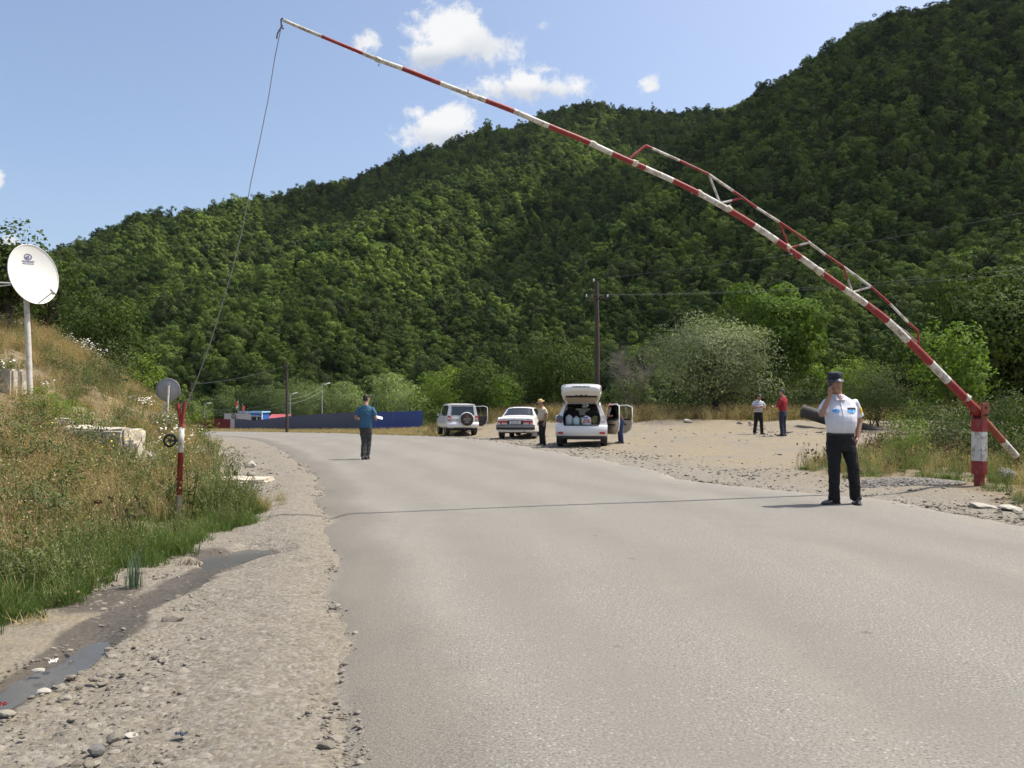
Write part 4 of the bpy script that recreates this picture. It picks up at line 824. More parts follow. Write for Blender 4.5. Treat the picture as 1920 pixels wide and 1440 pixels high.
    X, Y = sample(rg, 900, 11, 24, 35.2, 41, lambda x, y: np.ones(len(x)) * .8, False); s = rg.uniform(.06, .28, len(X)); sc_('rubble', 'rubble and stones heaped behind the two standing men', STONES, X, Y, s, 5)
make_stones()
def rock(label, px, py, Y, size, me_seed, mat, flat=.6, z=None, rot=0.0):
    Y = Y or CAMH * FPX / (py - HOR); x = (px - 960) / FPX * Y; zz = gz1(x, Y) if z is None else z
    o = link('rock', stone_mesh(me_seed, flat, mat), None, (x, Y, zz + size * flat * .25), (.1, .1, rot), size); tag(o, label, 'rock'); return o
rock('white angular rock lying on the dirt beside the road bend', 470, 877, None, .30, 500, ST_WHITE, .75)
rock('smaller grey rock in front of the white roadside rock', 471, 892, None, .24, 501, ST_MIX, .5)
rock('round grey boulder right of the barrier post', 1885, 912, 14.4, .33, 502, ST_DARK, .95)
rock('flat white slab at the right road edge, nearer the post', 1842, 951, None, .34, 503, ST_WHITE, .22)
rock('flat white slab at the right picture edge by the verge', 1895, 955, None, .30, 504, ST_WHITE, .25)
rock('half buried round stone in the middle of the left shoulder', 325, 1165, None, .17, 505, ST_MIX, .42)
rock('pale flat stone lying across the trickle of water', 72, 1258, None, .06, 506, ST_WHITE, .3)
rock('longer pale stone on the right bank of the trickle', 82, 1298, None, .07, 507, ST_WHITE, .35)
rock('grey stone at the left picture edge in the water', 14, 1340, None, .06, 508, ST_MIX, .5)
rock('dark stone at the bottom of the left shoulder', 182, 1412, None, .085, 509, ST_DARK, .6)
rock('pale rounded stone left of the dark shoulder stone', 215, 1388, None, .075, 510, ST_MIX, .6)
rock('pale wedge stone on the gravel near the bottom edge', 246, 1380, None, .07, 511, ST_WHITE, .2)
rock('rough pale stone pile end beside the forked post foot', 262, 862, 14.0, .5, 512, ST_WHITE, .6, z=.45)
rock('pale stone low on the bank under the concrete block', 272, 882, 13.4, .38, 513, ST_WHITE, .55, z=.3)
rock('pale rubble stone at the foot of the round sign', 365, 832, 19, .5, 514, ST_WHITE, .7)
rock('small pale rock on the far lay-by edge under the willow', 1290, 796, 41.0, .42, 515, ST_WHITE, .6)
# ------------------------------------------------------------------ materials of the made things
M_RED = pmat('red_paint', (.27, .024, .025), .6, var=.3, vscale=4, dirt=(.24, .17, .13), dscale=11, damt=.5, bump=.15, bscale=60)
M_WHITE = pmat('white_paint', (.64, .62, .56), .6, var=.14, vscale=4, dirt=(.20, .14, .09), dscale=10, damt=.75, bump=.15, bscale=60)
M_RUST = pmat('rusty_red', (.30, .085, .045), .8, var=.3, vscale=9, dirt=(.12, .05, .03), dscale=6, damt=.6, bump=.3, bscale=50)
M_TAPE = pmat('old_tape', (.55, .50, .40), .8, var=.25, vscale=30)
M_ROPE = pmat('rope_fibre', (.20, .19, .19), .9, var=.3, vscale=40)
M_WOOD = pmat('weathered_pole_wood', (.062, .048, .038), .9, var=.35, vscale=3, bump=.6, bscale=20, bdist=.02)
M_STEEL = pmat('galvanised_steel', (.42, .42, .41), .5, .6, var=.15, vscale=8, dirt=(.25, .2, .16), damt=.3)
M_DKSTEEL = pmat('dark_steel', (.06, .06, .06), .6, .3, var=.3, vscale=12)
M_BLACK = pmat('black_rubber', (.018, .018, .018), .7, var=.3, vscale=10)
M_DISH = pmat('dish_enamel', (.78, .78, .75), .45, var=.03, vscale=2, dirt=(.6, .58, .52), dscale=2.5, damt=.25)
M_CONC = pmat('old_concrete', (.52, .465, .37), .95, var=.28, vscale=4, dirt=(.16, .13, .09), dscale=3, damt=.6, bump=.9, bscale=18, bdist=.02)
M_INK = pmat('logo_ink', (.13, .13, .26), .6, var=.1)
M_WIRE = pmat('cable', (.16, .16, .16), .6, var=.1)
M_BLUEF = pmat('blue_sheet_deeper', (.015, .055, .26), .5, .1, var=.12, vscale=1.2, dirt=(.08, .09, .12), dscale=1.5, damt=.35)
M_GREYBLUEF = pmat('blue_sheet_greyer', (.065, .075, .125), .6, .1, var=.12, vscale=1.2, dirt=(.12, .12, .13), dscale=1.5, damt=.35)  # greyer blue for the same fence, beyond its nearest stretch
M_REDF = pmat('dark_red_sheet', (.15, .012, .02), .55, .1, var=.15, vscale=2)
def rough_block(name, dims, seed, amp=.05, res=.09, mat=None):
    bm = bmesh.new(); bmesh.ops.create_cube(bm, size=1.0)
    for v in bm.verts: v.co.x *= dims[0]; v.co.y *= dims[1]; v.co.z *= dims[2]
    bmesh.ops.bevel(bm, geom=list(bm.edges), offset=.04, segments=2, affect='EDGES')
    bmesh.ops.subdivide_edges(bm, edges=[e for e in bm.edges if e.calc_length() > .3], cuts=max(2, int(max(dims) / res / 3)), use_grid_fill=True)
    from mathutils import noise as mn
    for v in bm.verts:
        d = mn.noise_vector(v.co * 3.1 + Vector((seed, 0, 0))) * amp + mn.noise_vector(v.co * 11 + Vector((0, seed, 0))) * amp * .35; v.co += d
    me = bpy.data.meshes.new(name); bm.to_mesh(me); bm.free(); me.materials.append(mat or M_CONC); me.polygons.foreach_set('use_smooth', [False] * len(me.polygons)); return me

# ------------------------------------------------------------------ road barrier
B0 = Vector((7.56, 13.4)); B1 = Vector((-3.80, 9.46)); BA = (B1 - B0).normalized(); BN = Vector((-BA.y, BA.x))
if BN.y > 0: BN = -BN
def bp(px, py, off=0.0):
    """a point of the barrier's own vertical plane (through the post and the forked rest), seen at (px,py)"""
    d = Vector(((px - 960) / FPX, 1.0)); den = d.x * BN.x + d.y * BN.y; Y = (B0.dot(BN) + off) / den
    return Vector((d.x * Y, Y, CAMH + (HOR - py) / FPX * Y))
BOOM = [(530, 37), (566, 53), (603, 68), (680, 100), (708, 112), (754, 128), (825, 156), (880, 177), (910, 188), (963, 208), (1028, 236), (1102, 266), (1146, 287), (1209, 315), (1261, 338), (1314, 364), (1366, 393), (1413, 422), (1456, 451), (1500, 482), (1540, 511), (1582, 541), (1623, 569), (1663, 600), (1702, 638), (1744, 680), (1777, 714), (1828, 766), (1838, 777)]
def make_barrier():
    gzb = gz1(B0.x, B0.y); top = empty('road_barrier', (B0.x, B0.y, gzb), 0, 'raised red and white striped road barrier on a squat post', 'barrier'); inv = Vector((-B0.x, -B0.y, -gzb))
    P = [bp(*q) + inv for q in BOOM]; xs = [q[0] for q in BOOM]
    rad = np.interp(xs, [530, 706, 709, 880, 900, 1160, 1350, 1370, 1640, 1665, 1838], [.020, .022, .029, .031, .033, .037, .039, .043, .047, .057, .066])
    bounds = [530, 603, 680, 754, 825, 910, 963, 1028, 1105, 1147, 1209, 1261, 1315, 1366, 1413, 1456, 1500, 1540, 1582, 1623, 1663, 1702, 1744, 1777, 1838]
    ux = np.arange(500, 1871, 2.0); uy = np.interp(ux, xs, [q[1] for q in BOOM]); sl0 = (BOOM[1][1] - BOOM[0][1]) / (BOOM[1][0] - BOOM[0][0]); sl1 = 1.04
    uy = np.where(ux < 530, BOOM[0][1] + (ux - 530) * sl0, np.where(ux > 1838, BOOM[-1][1] + (ux - 1838) * sl1, uy)); ker = np.hanning(31); ker /= ker.sum(); us = uy.copy(); us[15:-15] = np.convolve(uy, ker, 'valid')
    fine = sorted(set([float(v) for v in np.arange(530, 1838, 14.0)] + [float(v) for v in bounds])); fine = [v for k, v in enumerate(fine) if v in bounds or all(abs(v - b) > 4 for b in bounds)]; yy = np.interp(fine, ux, us)
    pts = [bp(a, b) + inv for a, b in zip(fine, yy)]; rr = np.interp(fine, xs, rad); mb = MB()
    for k in range(len(bounds) - 1):
        i0, i1 = fine.index(bounds[k]), fine.index(bounds[k + 1]); mb.tube(pts[i0:i1 + 1], list(rr[i0:i1 + 1]), 14, 0 if k % 2 else 1, cap=k in (0, len(bounds) - 2))
    boom = link('boom', mb.mesh('boom', [M_RED, M_WHITE], merge=.0005), top, label='long striped boom, slightly sagging towards the tip')
    # bent spine rail with V struts on top of the boom
    rail = [(1181, 297, 0), (1211, 273, 0), (1222, 278, 1), (1274, 301, 0), (1329, 327, 1), (1374, 358, 0), (1393, 371, 0), (1418, 389, 1), (1461, 416, 0), (1515, 453, 1), (1547, 477, 0), (1581, 500, 1), (1632, 537, 0), (1668, 569, 1), (1703, 605, 0), (1721, 621, 0), (1723, 652, 0)]
    mb = MB()
    for a, b in zip(rail[:-1], rail[1:]): mb.tube([bp(a[0], a[1]) + inv, bp(b[0], b[1]) + inv], .019, 8, a[2])
    link('spine_rail', mb.mesh('spine_rail', [M_RED, M_WHITE]), boom, label='thin striped rail above the boom')
    for a, b, c, m in (((1329, 327), (1350, 381), .0, 1), ((1350, 381), (1393, 371), 0, 1), ((1461, 416), (1480, 465), 0, 0), ((1480, 465), (1515, 455), 0, 0), ((1581, 500), (1598, 548), 0, 1), ((1598, 548), (1632, 538), 0, 1)):
        mid = ((a[0] + b[0]) / 2, (a[1] + b[1]) / 2); m2 = {0: 0, 1: 1}[m]; mixed = (a == (1350, 381)) or (a == (1480, 465)) or (a == (1581, 500))
        mb = MB(); mb.tube([bp(*a) + inv, bp(*mid) + inv], .017, 8, (1 if a == (1350, 381) else 0) if mixed else m2); mb.tube([bp(*mid) + inv, bp(*b) + inv], .017, 8, (0 if a == (1350, 381) else 1) if mixed else m2)
        link('strut', mb.mesh('strut', [M_RED, M_WHITE]), boom)
    mb = MB(); mb.tube([bp(1664, 597) + inv, bp(1700, 622) + inv, bp(1724, 645) + inv], .008, 6); link('stay_rod', mb.mesh('stay_rod', M_WHITE), boom)
    # tape-wrapped joints
    rg = np.random.default_rng(3)
    for (px, py, r) in ((709, 112, .033), (882, 178, .038), (1112, 270, .041), (1190, 306, .045), (1311, 362, .045), (1366, 392, .051), (1476, 464, .051), (1537, 509, .056), (1606, 558, .055), (1811, 747, .075)):
        c = bp(px, py) + inv; c2 = bp(px + 9, py + 9 * (.45 if px < 1200 else .7)) + inv; d = (c2 - c).normalized(); mb = MB(); w = .08
        mb.tube([c - d * w * .5, c - d * w * .2, c + d * w * .2, c + d * w * .5], [r * .90, r * 1.0, r * .99, r * .90], 10)
        for q in range(5):   # loose tape ends
            u = Vector(rg.normal(size=3)).normalized(); p = c + d * rg.uniform(-.07, .07); s = d.cross(u).normalized() * .012; mb.add([p + u * r * .8 - s, p + u * r * .8 + s, p + u * (r + rg.uniform(.02, .05)) + s + d * rg.uniform(-.04, .04), p + u * (r + rg.uniform(.02, .05)) - s], [(0, 1, 2, 3)])
        link('tape_joint', mb.mesh('tape_joint', M_TAPE if px > 760 else M_WHITE), boom)
    mb = MB(); t0 = bp(530, 37) + inv; mb.tube([t0 + Vector((0, 0, .02)), t0 + Vector((-.02, 0, 0)), t0 + Vector((-.015, 0, -.09)), t0 + Vector((.012, 0, -.11))], .009, 6); link('tip_hook', mb.mesh('tip_hook', M_DKSTEEL), boom)
    # counterweight tail: a rusty tube with a white end
    a, b, c = bp(1838, 780) + inv, bp(1880, 827) + inv, bp(1905, 855) + inv; mb = MB(); mb.tube([a, b], [.055, .055], 14, 0); mb.tube([b, c], [.056, .056], 14, 1); link('tail', mb.mesh('tail', [M_RUST, M_WHITE]), boom, label='rusty brown tail with a white end')
    mb = MB(); mb.tube([c, c + (c - b).normalized() * .02], [.05, .05], 12); link('tail_cap', mb.mesh('tail_cap', M_RUST), boom)
    # post: striped steel box column, two cheek plates, narrow foot
    post = empty('post', (0, 0, 0)); post.parent = top; post.rotation_euler = (0, 0, math.atan2(BA.y, BA.x))
    mb = MB(); mb.box((0, 0, .08), (.09, .13, .28), bevel=.004); link('foot', mb.mesh('foot', M_RED), post)
    mb = MB(); mb.box((0, 0, .29), (.115, .21, .22), 0, bevel=.006); mb.box((0, 0, .635), (.1135, .2085, .472), 1, bevel=.003); mb.box((0, 0, .975), (.115, .21, .21), 0, bevel=.006); link('column', mb.mesh('column', [M_RED, M_WHITE]), post, label='column in red, white and red bands')
    for s in (1, -1):
        mb = MB(); mb.box((-.005, s * .088, 1.16), (.11, .03, .36), bevel=.004); mb.box((.0, s * .113, 1.24), (.14, .024, .19), bevel=.004); mb.cyl((0, s * .124, 1.26), (0, s * .133, 1.26), .024, 12, 1); link('cheek_plate', mb.mesh('cheek_plate', [M_RUST if s > 0 else M_RED, M_BLACK]), post)
    mb = MB(); mb.cyl((0, -.17, 1.15), (0, .17, 1.15), .018, 10); link('pivot_bolt', mb.mesh('pivot_bolt', M_DKSTEEL), post)
    mb = MB(); mb.box((-.02, 0, 1.12), (.05, .17, .12)); link('chain_bundle', mb.mesh('chain_bundle', M_BLACK), post)
make_barrier()
# rope from the boom tip to the forked rest
RP = [(528, 47), (524, 66), (515, 110), (504, 180), (488, 260), (471, 339), (455, 428), (437, 500), (417, 569), (397, 635), (377, 691), (364, 725), (354, 748), (347, 762)]
mb = MB(); pr = [bp(*q) for q in RP]; mb.tube(pr, .0048, 6); mb.tube([pr[0] + Vector((.01, 0, 0)), pr[1] + Vector((-.02, 0, .03)), pr[1] + Vector((-.035, 0, -.04))], .010, 5)
rope = link('rope', mb.mesh('rope', M_ROPE)); tag(rope, 'long grey rope hanging from the barrier tip down to the forked post', 'rope')
# forked rest
def make_fork():
    Y = B1.y; b = at(334, 985, Y); b.z = gz1(b.x, b.y); e = empty('forked_post', b, 0, 'red and white striped post with a forked top at the left roadside', 'post'); r = .031
    q = lambda px, py: at(px, py, Y) - b
    mb = MB()
    for p0, p1, m in (((334, 990), (336, 928), 1), ((336, 928), (338.5, 848), 0), ((338.5, 848), (340.5, 798), 1)): mb.tube([q(*p0), q(*p1)], [r, r], 14, m)
    link('shaft', mb.mesh('shaft', [M_RED, M_WHITE], merge=.0005), e)
    mb = MB(); mb.tube([q(340, 803), q(337.5, 785), q(335.0, 768), q(333, 757)], [.017, .018, .018, .019], 10); link('prong', mb.mesh('prong', M_RED), e)
    mb = MB(); mb.tube([q(341, 803), q(342.5, 782), q(344.8, 766), q(346.5, 754)], [.017, .018, .019, .019], 10); link('prong', mb.mesh('prong', M_RED), e)
    mb = MB(); mb.tube([q(340.4, 801), q(340.6, 795)], [.037, .037], 12); link('collar', mb.mesh('collar', M_RUST), e)
    # hand wheel
    c = q(319, 826); R0 = .066; mb = MB(); mb.tube([c + Vector((R0 * math.cos(a), -.01 + .012 * math.sin(a), R0 * math.sin(a))) for a in np.linspace(0, 2 * math.pi, 25)], .014, 8, cap=False)
    for k in range(5):
        a = k * 2 * math.pi / 5 + .5; a2 = a + .9; mb.tube([c, c + Vector((R0 * .55 * math.cos(a + .5), -.01, R0 * .55 * math.sin(a + .5))), c + Vector((R0 * math.cos(a2), -.01, R0 * math.sin(a2)))], .007, 6)
    w = link('wheel', mb.mesh('wheel', M_BLACK), e, label='black spoked wheel at the side of the post')
    mb = MB(); mb.tube([c + Vector((-.005, -.005, 0)), c + Vector((.1, 0, .0)), q(338, 828)], [.013, .012, .01], 8); mb.tube([c + Vector((0, -.03, 0)), c + Vector((0, .02, 0))], .016, 10); link('hub', mb.mesh('hub', M_DKSTEEL), w)
make_fork()

# ------------------------------------------------------------------ satellite dish, round sign, concrete
def make_dish():
    Y = 16.5; b = at(57, 735, Y); top = at(48, 572, Y); c = at(60, 515, Y) ; e = empty('satellite_dish', b, 0, 'large white satellite dish on a leaning white pole on the bank', 'satellite dish')
    a = R(-22); el = R(6); n = Vector((math.cos(a) * math.cos(el), math.sin(a) * math.cos(el), math.sin(el))); side = Vector((0, 0, 1)).cross(n).normalized(); up = n.cross(side).normalized()
    roll = R(6); side, up = side * math.cos(roll) + up * math.sin(roll), up * math.cos(roll) - side * math.sin(roll)
    M = Matrix((side, up, n)).transposed(); C = c - b; RR = .585; dp = .10
    z = lambda r: dp * (r / RR) ** 2 - dp * .5
    prof = [(max(.0001, RR * k / 16), z(RR * k / 16)) for k in range(17)]; back = [(r, zz - .012) for r, zz in prof[::-1]]
    mb = MB(); mb.lathe(prof + [(RR + .008, z(RR) + .004), (RR + .010, z(RR) - .012)] + back, 56); me = mb.mesh('reflector', M_DISH)
    for v in me.vertices: v.co = M @ Vector((v.co.x * .93, v.co.y, v.co.z)) + C
    d = link('reflector', me, e)
    mb = MB(); rim = [M @ Vector((.93 * (RR + .006) * math.cos(t), (RR + .006) * math.sin(t), z(RR) + .002)) + C for t in np.linspace(0, 2 * math.pi, 57)]; mb.tube(rim, .008, 6, cap=False); link('rim', mb.mesh('rim', M_DISH), d)
    def onto(me, dx, dy, k=1.0):
        for v in me.vertices:
            x, y = v.co.x * k + dx, v.co.y * k + dy; r = math.hypot(x, y); v.co = M @ Vector((x * .93, y, z(r) + .004 + v.co.z)) + C
        me.materials.append(M_INK); me.update(); return me
    link('lettering', onto(text_mesh('TECHNOSAT', .052, .001, bold=.001), -.02, .262), d, label='dark blue maker lettering')
    mb = MB(); mb.box((0, 0, 0), (.28, .012, .001)); link('underline', onto(mb.mesh('underline', []), -.02, .222), d)
    mb = MB(); N = 40
    for (r0, r1, k0, k1) in ((.72, 1.0, 0, 40), (.0, .42, 3, 16), (.2, .66, 20, 30), (.1, .5, 31, 38)):
        for k in range(k0, k1):
            t0, t1 = 2 * math.pi * k / N, 2 * math.pi * (k + 1) / N; f = lambda r, t: (.098 * r * math.cos(t), .062 * r * math.sin(t), 0.0); mb.add([f(r0, t0), f(r1, t0), f(r1, t1), f(r0, t1)], [(0, 1, 2, 3)])
    link('emblem', onto(mb.mesh('emblem', []), -.02, .352), d, label='oval globe emblem')
    for (x, y) in ((-.13, .02), (.03, .02), (-.12, -.16), (.04, -.17)):
        mb = MB(); r = math.hypot(x, y); p = M @ Vector((x, y, z(r) + .002)) + C; mb.tube([p, p + n * .006], .007, 8); link('bolt', mb.mesh('bolt', M_STEEL), d)
    mb = MB(); p0 = M @ Vector((.0, -RR + .01, z(RR))) + C; p1 = M @ Vector((.06, -.30, .50)) + C; p1 = p0 + (M @ Vector((.02, .16, .42))); mb.tube([p0, p1], [.013, .012], 8); link('feed_arm', mb.mesh('feed_arm', M_STEEL), e)
    mb = MB(); dr = (C + n * .1 - p1).normalized(); mb.tube([p1 - dr * .07, p1 - dr * .02, p1 + dr * .03, p1 + dr * .06], [.022, .026, .024, .034], 12); mb.box(p1 - Vector((0, 0, .03)), (.03, .03, .06)); link('feed_horn', mb.mesh('feed_horn', M_STEEL), e, label='grey receiver at the end of the arm')
    mb = MB(); mb.tube([p0 + M @ Vector((-.12, .03, .0)), p0 + M @ Vector((-.06, .14, .14)), p0 + M @ Vector((.0, .19, .32)), p1 - dr * .06], .004, 5); link('cable', mb.mesh('cable', M_DISH), e)
    mb = MB(); mb.tube([Vector((0, 0, -.25)), (top - b) * .5 + Vector((.01, 0, 0)), top - b + Vector((0, .02, .18))], [.056, .054, .052], 14); link('pole', mb.mesh('pole', pmat('chipped_white_pole', (.58, .55, .48), .7, var=.15, dirt=(.28, .22, .16), dscale=5, damt=.6)), e)
    mb = MB(); mb.box(C - n * .21 - Vector((0, 0, .05)), (.14, .12, .22), rot=M, bevel=.01); mb.tube([C - n * .06 + up * .2, C - n * .10, top - b + Vector((0, .02, .1))], .022, 8); link('mount_bracket', mb.mesh('mount_bracket', M_STEEL), e)
    mb = MB(); mb.tube([at(-40, 528, Y + .3) - b, at(24, 531, Y + .15) - b], .014, 8); mb.tube([at(-40, 541, Y + .3) - b, at(20, 534, Y + .15) - b], .012, 8); link('stay_bar', mb.mesh('stay_bar', M_DISH), e)
make_dish()
def make_sign():
    Y = 21.0; b = at(314, 808, Y); b.z = gz1(b.x, b.y); e = empty('round_sign', b, R(8), 'grey back of a round road sign on a white post', 'road sign'); c = at(315, 731, Y) - b
    mb = MB(); mb.lathe([(.0001, .0), (.285, .0), (.297, -.012), (.297, .012), (.285, .012)][::-1], 40, M=Matrix.Translation(c) @ Matrix.Rotation(R(90), 4, 'X')); link('sign_plate', mb.mesh('sign_plate', pmat('bare_sign_back', (.34, .34, .33), .6, .3, var=.12, vscale=5, dirt=(.18, .16, .13), dscale=5, damt=.5)), e)
    mb = MB(); mb.tube([Vector((0, -.05, -.3)), Vector((.015, -.05, c.z * .6)), c + Vector((.03, -.05, .10))], .028, 10); link('post', mb.mesh('post', M_WHITE), e)
    mb = MB(); mb.box(c + Vector((.02, -.03, .12)), (.09, .05, .12), bevel=.006); link('bracket', mb.mesh('bracket', M_STEEL), e)
    mb = MB(); mb.tube([Vector((-.07, -.02, -.2)), Vector((-.065, -.02, c.z - .32))], .03, 8); link('old_post', mb.mesh('old_post', M_WHITE), e, label='stub of an older post')
make_sign()
def block(name, label, px, py, Y, dims, seed, rz=0.0, amp=.05, cat='concrete block'):
    c = at(px, py, Y); o = link(name, rough_block(name, dims, seed, amp), None, c, (0, 0, rz)); tag(o, label, cat); return o
block('concrete_wall', 'pale low concrete wall at the foot of the large dish', -24, 728, 16.6, (1.5, .5, .75), 1, R(-8), .012, 'wall')
block('concrete_block', 'big weathered pale concrete block on the left bank', 190, 835, 13.2, (1.15, .7, .55), 2, R(-6), .07)
block('concrete_block', 'narrow broken concrete piece at the right end of the big block', 251, 850, 12.9, (.16, .4, .42), 3, R(10), .05)
block('concrete_block', 'small concrete chunk lying above the big block', 118, 792, 13.6, (.30, .25, .12), 4, R(20), .04)
block('concrete_slab', 'thin broken concrete slab lying behind the forked post', 395, 902, 15.2, (2.2, .9, .10), 5, R(4), .04, 'slab')

# ------------------------------------------------------------------ poles, lamps and wires
def catenary(a, b, sag, n=18):
    return [a.lerp(b, i / n) - Vector((0, 0, 4 * sag * (i / n) * (1 - i / n))) for i in range(n + 1)]
def make_poles():
    Y = 45.5; x = (1119 - 960) / FPX * Y; b = Vector((x, Y, gz1(x, Y))); t = at(1119, 527, Y)
    e = empty('utility_pole', b, 0, 'tall dark wooden utility pole rising behind the open tailgate', 'utility pole'); h = t.z - b.z
    mb = MB(); mb.tube([Vector((0, 0, -.4)), Vector((.02, 0, h * .5)), Vector((-.02, 0, h))], [.15, .135, .115], 12); link('shaft', mb.mesh('shaft', M_WOOD), e)
    zc = at(1119, 560, Y).z - b.z; mb = MB(); mb.box((0, -.14, zc), (1.25, .08, .09), bevel=.01); link('crossarm', mb.mesh('crossarm', M_WOOD), e)
    wires = []
    for dx, dz in ((-.58, zc + .06), (.58, zc + .06), (-.18, h - .05)):
        mb = MB(); mb.lathe([(.0001, .0), (.03, .01), (.045, .05), (.03, .08), (.05, .11), (.03, .15), (.0001, .16)], 10); o = link('insulator', mb.mesh('insulator', pmat('white_glaze', (.7, .72, .7), .2)), e, (dx, -.14, dz)); wires.append(b + Vector((dx, -.14, dz + .15)))
    for i, (w, px, py) in enumerate(zip(wires, (2100, 2150, 2100), (495, 478, 362))):
        mb = MB(); mb.tube(catenary(w, at(px, py, 30.0), .35), .006, 5); o = link('wire', mb.mesh('wire', M_WIRE)); tag(o, ('lower overhead wire running right from the pole crossarm, left insulator', 'overhead wire running right from the crossarm, right insulator', 'topmost overhead wire running right across the dark mountain')[i], 'wire')
    def pole(px, ytop, Y, r, name, label, mat, ybase=None):
        x = (px - 960) / FPX * Y; z = -.022 * (Y - 41); b = Vector((x, Y, z)); h = at(px, ytop, Y).z - z; e = empty(name, b, 0, label, 'street lamp' if 'lamp' in name else 'utility pole')
        mb = MB(); mb.tube([Vector((0, 0, -.4)), Vector((0, 0, h))], [r * 1.2, r * .85], 10); link('shaft', mb.mesh('shaft', mat), e); return e, b, h
    e, b1, h1 = pole(538, 680, 97, .15, 'utility_pole', 'dark wooden utility pole in front of the blue fence', M_WOOD)
    mb = MB(); mb.box((0, -.1, h1 - .6), (1.1, .08, .09)); link('crossarm', mb.mesh('crossarm', M_WOOD), e)
    e, b2, h2 = pole(359, 716, 120, .12, 'utility_pole', 'thin dark pole beside the road bend far left', M_WOOD)
    lamps = []
    for px, yt, Y, m, lb, s in ((604, 720, 118, M_STEEL, 'pale street lamp behind the middle of the blue fence', 1), (544, 738, 125, M_STEEL, 'short street lamp just right of the far wooden pole', 1), (384, 756, 150, M_STEEL, 'street lamp at the far left above the red fence', 1)):
        e, b, h = pole(px, yt, Y, .07, 'street_lamp', lb, m); lamps.append(b + Vector((0, 0, h)))
        mb = MB(); mb.tube([Vector((0, 0, h - .1)), Vector((.3, 0, h + .05)), Vector((.45, 0, h - .1))], .035, 6); link('arm', mb.mesh('arm', m), e)
        mb = MB(); mb.tube([Vector((.38, 0, h - .12)), Vector((.6, 0, h + .0)), Vector((1.0, 0, h + .12)), Vector((1.12, 0, h + .12))], [(.07, .05), (.17, .09), (.14, .08), (.05, .04)], 10); link('lamp_head', mb.mesh('lamp_head', pmat('lamp_shell', (.72, .72, .70), .35)), e)
    e, b, h = pole(702, 744, 84, .05, 'street_lamp', 'blue twin-headed lamp post beside the man in blue', pmat('blue_post', (.02, .05, .13), .5))
    for s in (-1, 1):
        mb = MB(); mb.tube([Vector((0, 0, h - .1)), Vector((.16 * s, 0, h - .02))], .02, 6); mb.tube([Vector((.1 * s, 0, h - .02)), Vector((.16 * s, 0, h + .06)), Vector((.3 * s, 0, h + .06))], [.03, .09, .05], 8); link('lamp_head', mb.mesh('lamp_head', M_DKSTEEL), e)
    ends = [(b1 + Vector((0, 0, h1 - 4.3)), lamps[0] + Vector((0, 0, -.3)), 'upper cable from the far wooden pole to the pale lamp'), (b1 + Vector((0, 0, h1 - 4.8)), lamps[0] + Vector((0, 0, -.9)), 'lower cable from the far wooden pole to the pale lamp'),
            (b1 + Vector((-.5, -.1, h1 - .5)), b2 + Vector((0, 0, h2 - .3)), 'wire between the far wooden pole and the thin dark pole')] + [(b1 + Vector((0, 0, h1 - 4.6 - .45 * k)), lamps[2] + Vector((0, 0, -1.2 - .45 * k)), 'sagging service cable above the blue kiosk, number %s from the top' % ('one', 'two', 'three')[k]) for k in range(3)]
    for a, c, lb in ends:
        mb = MB(); mb.tube(catenary(a, c, .4), .016, 5); o = link('wire', mb.mesh('wire', M_WIRE if 'service' in lb else M_STEEL)); tag(o, lb.replace(', number one from the top', ', topmost').replace(', number two from the top', ', middle one').replace(', number three from the top', ', lowest'), 'wire')
make_poles()

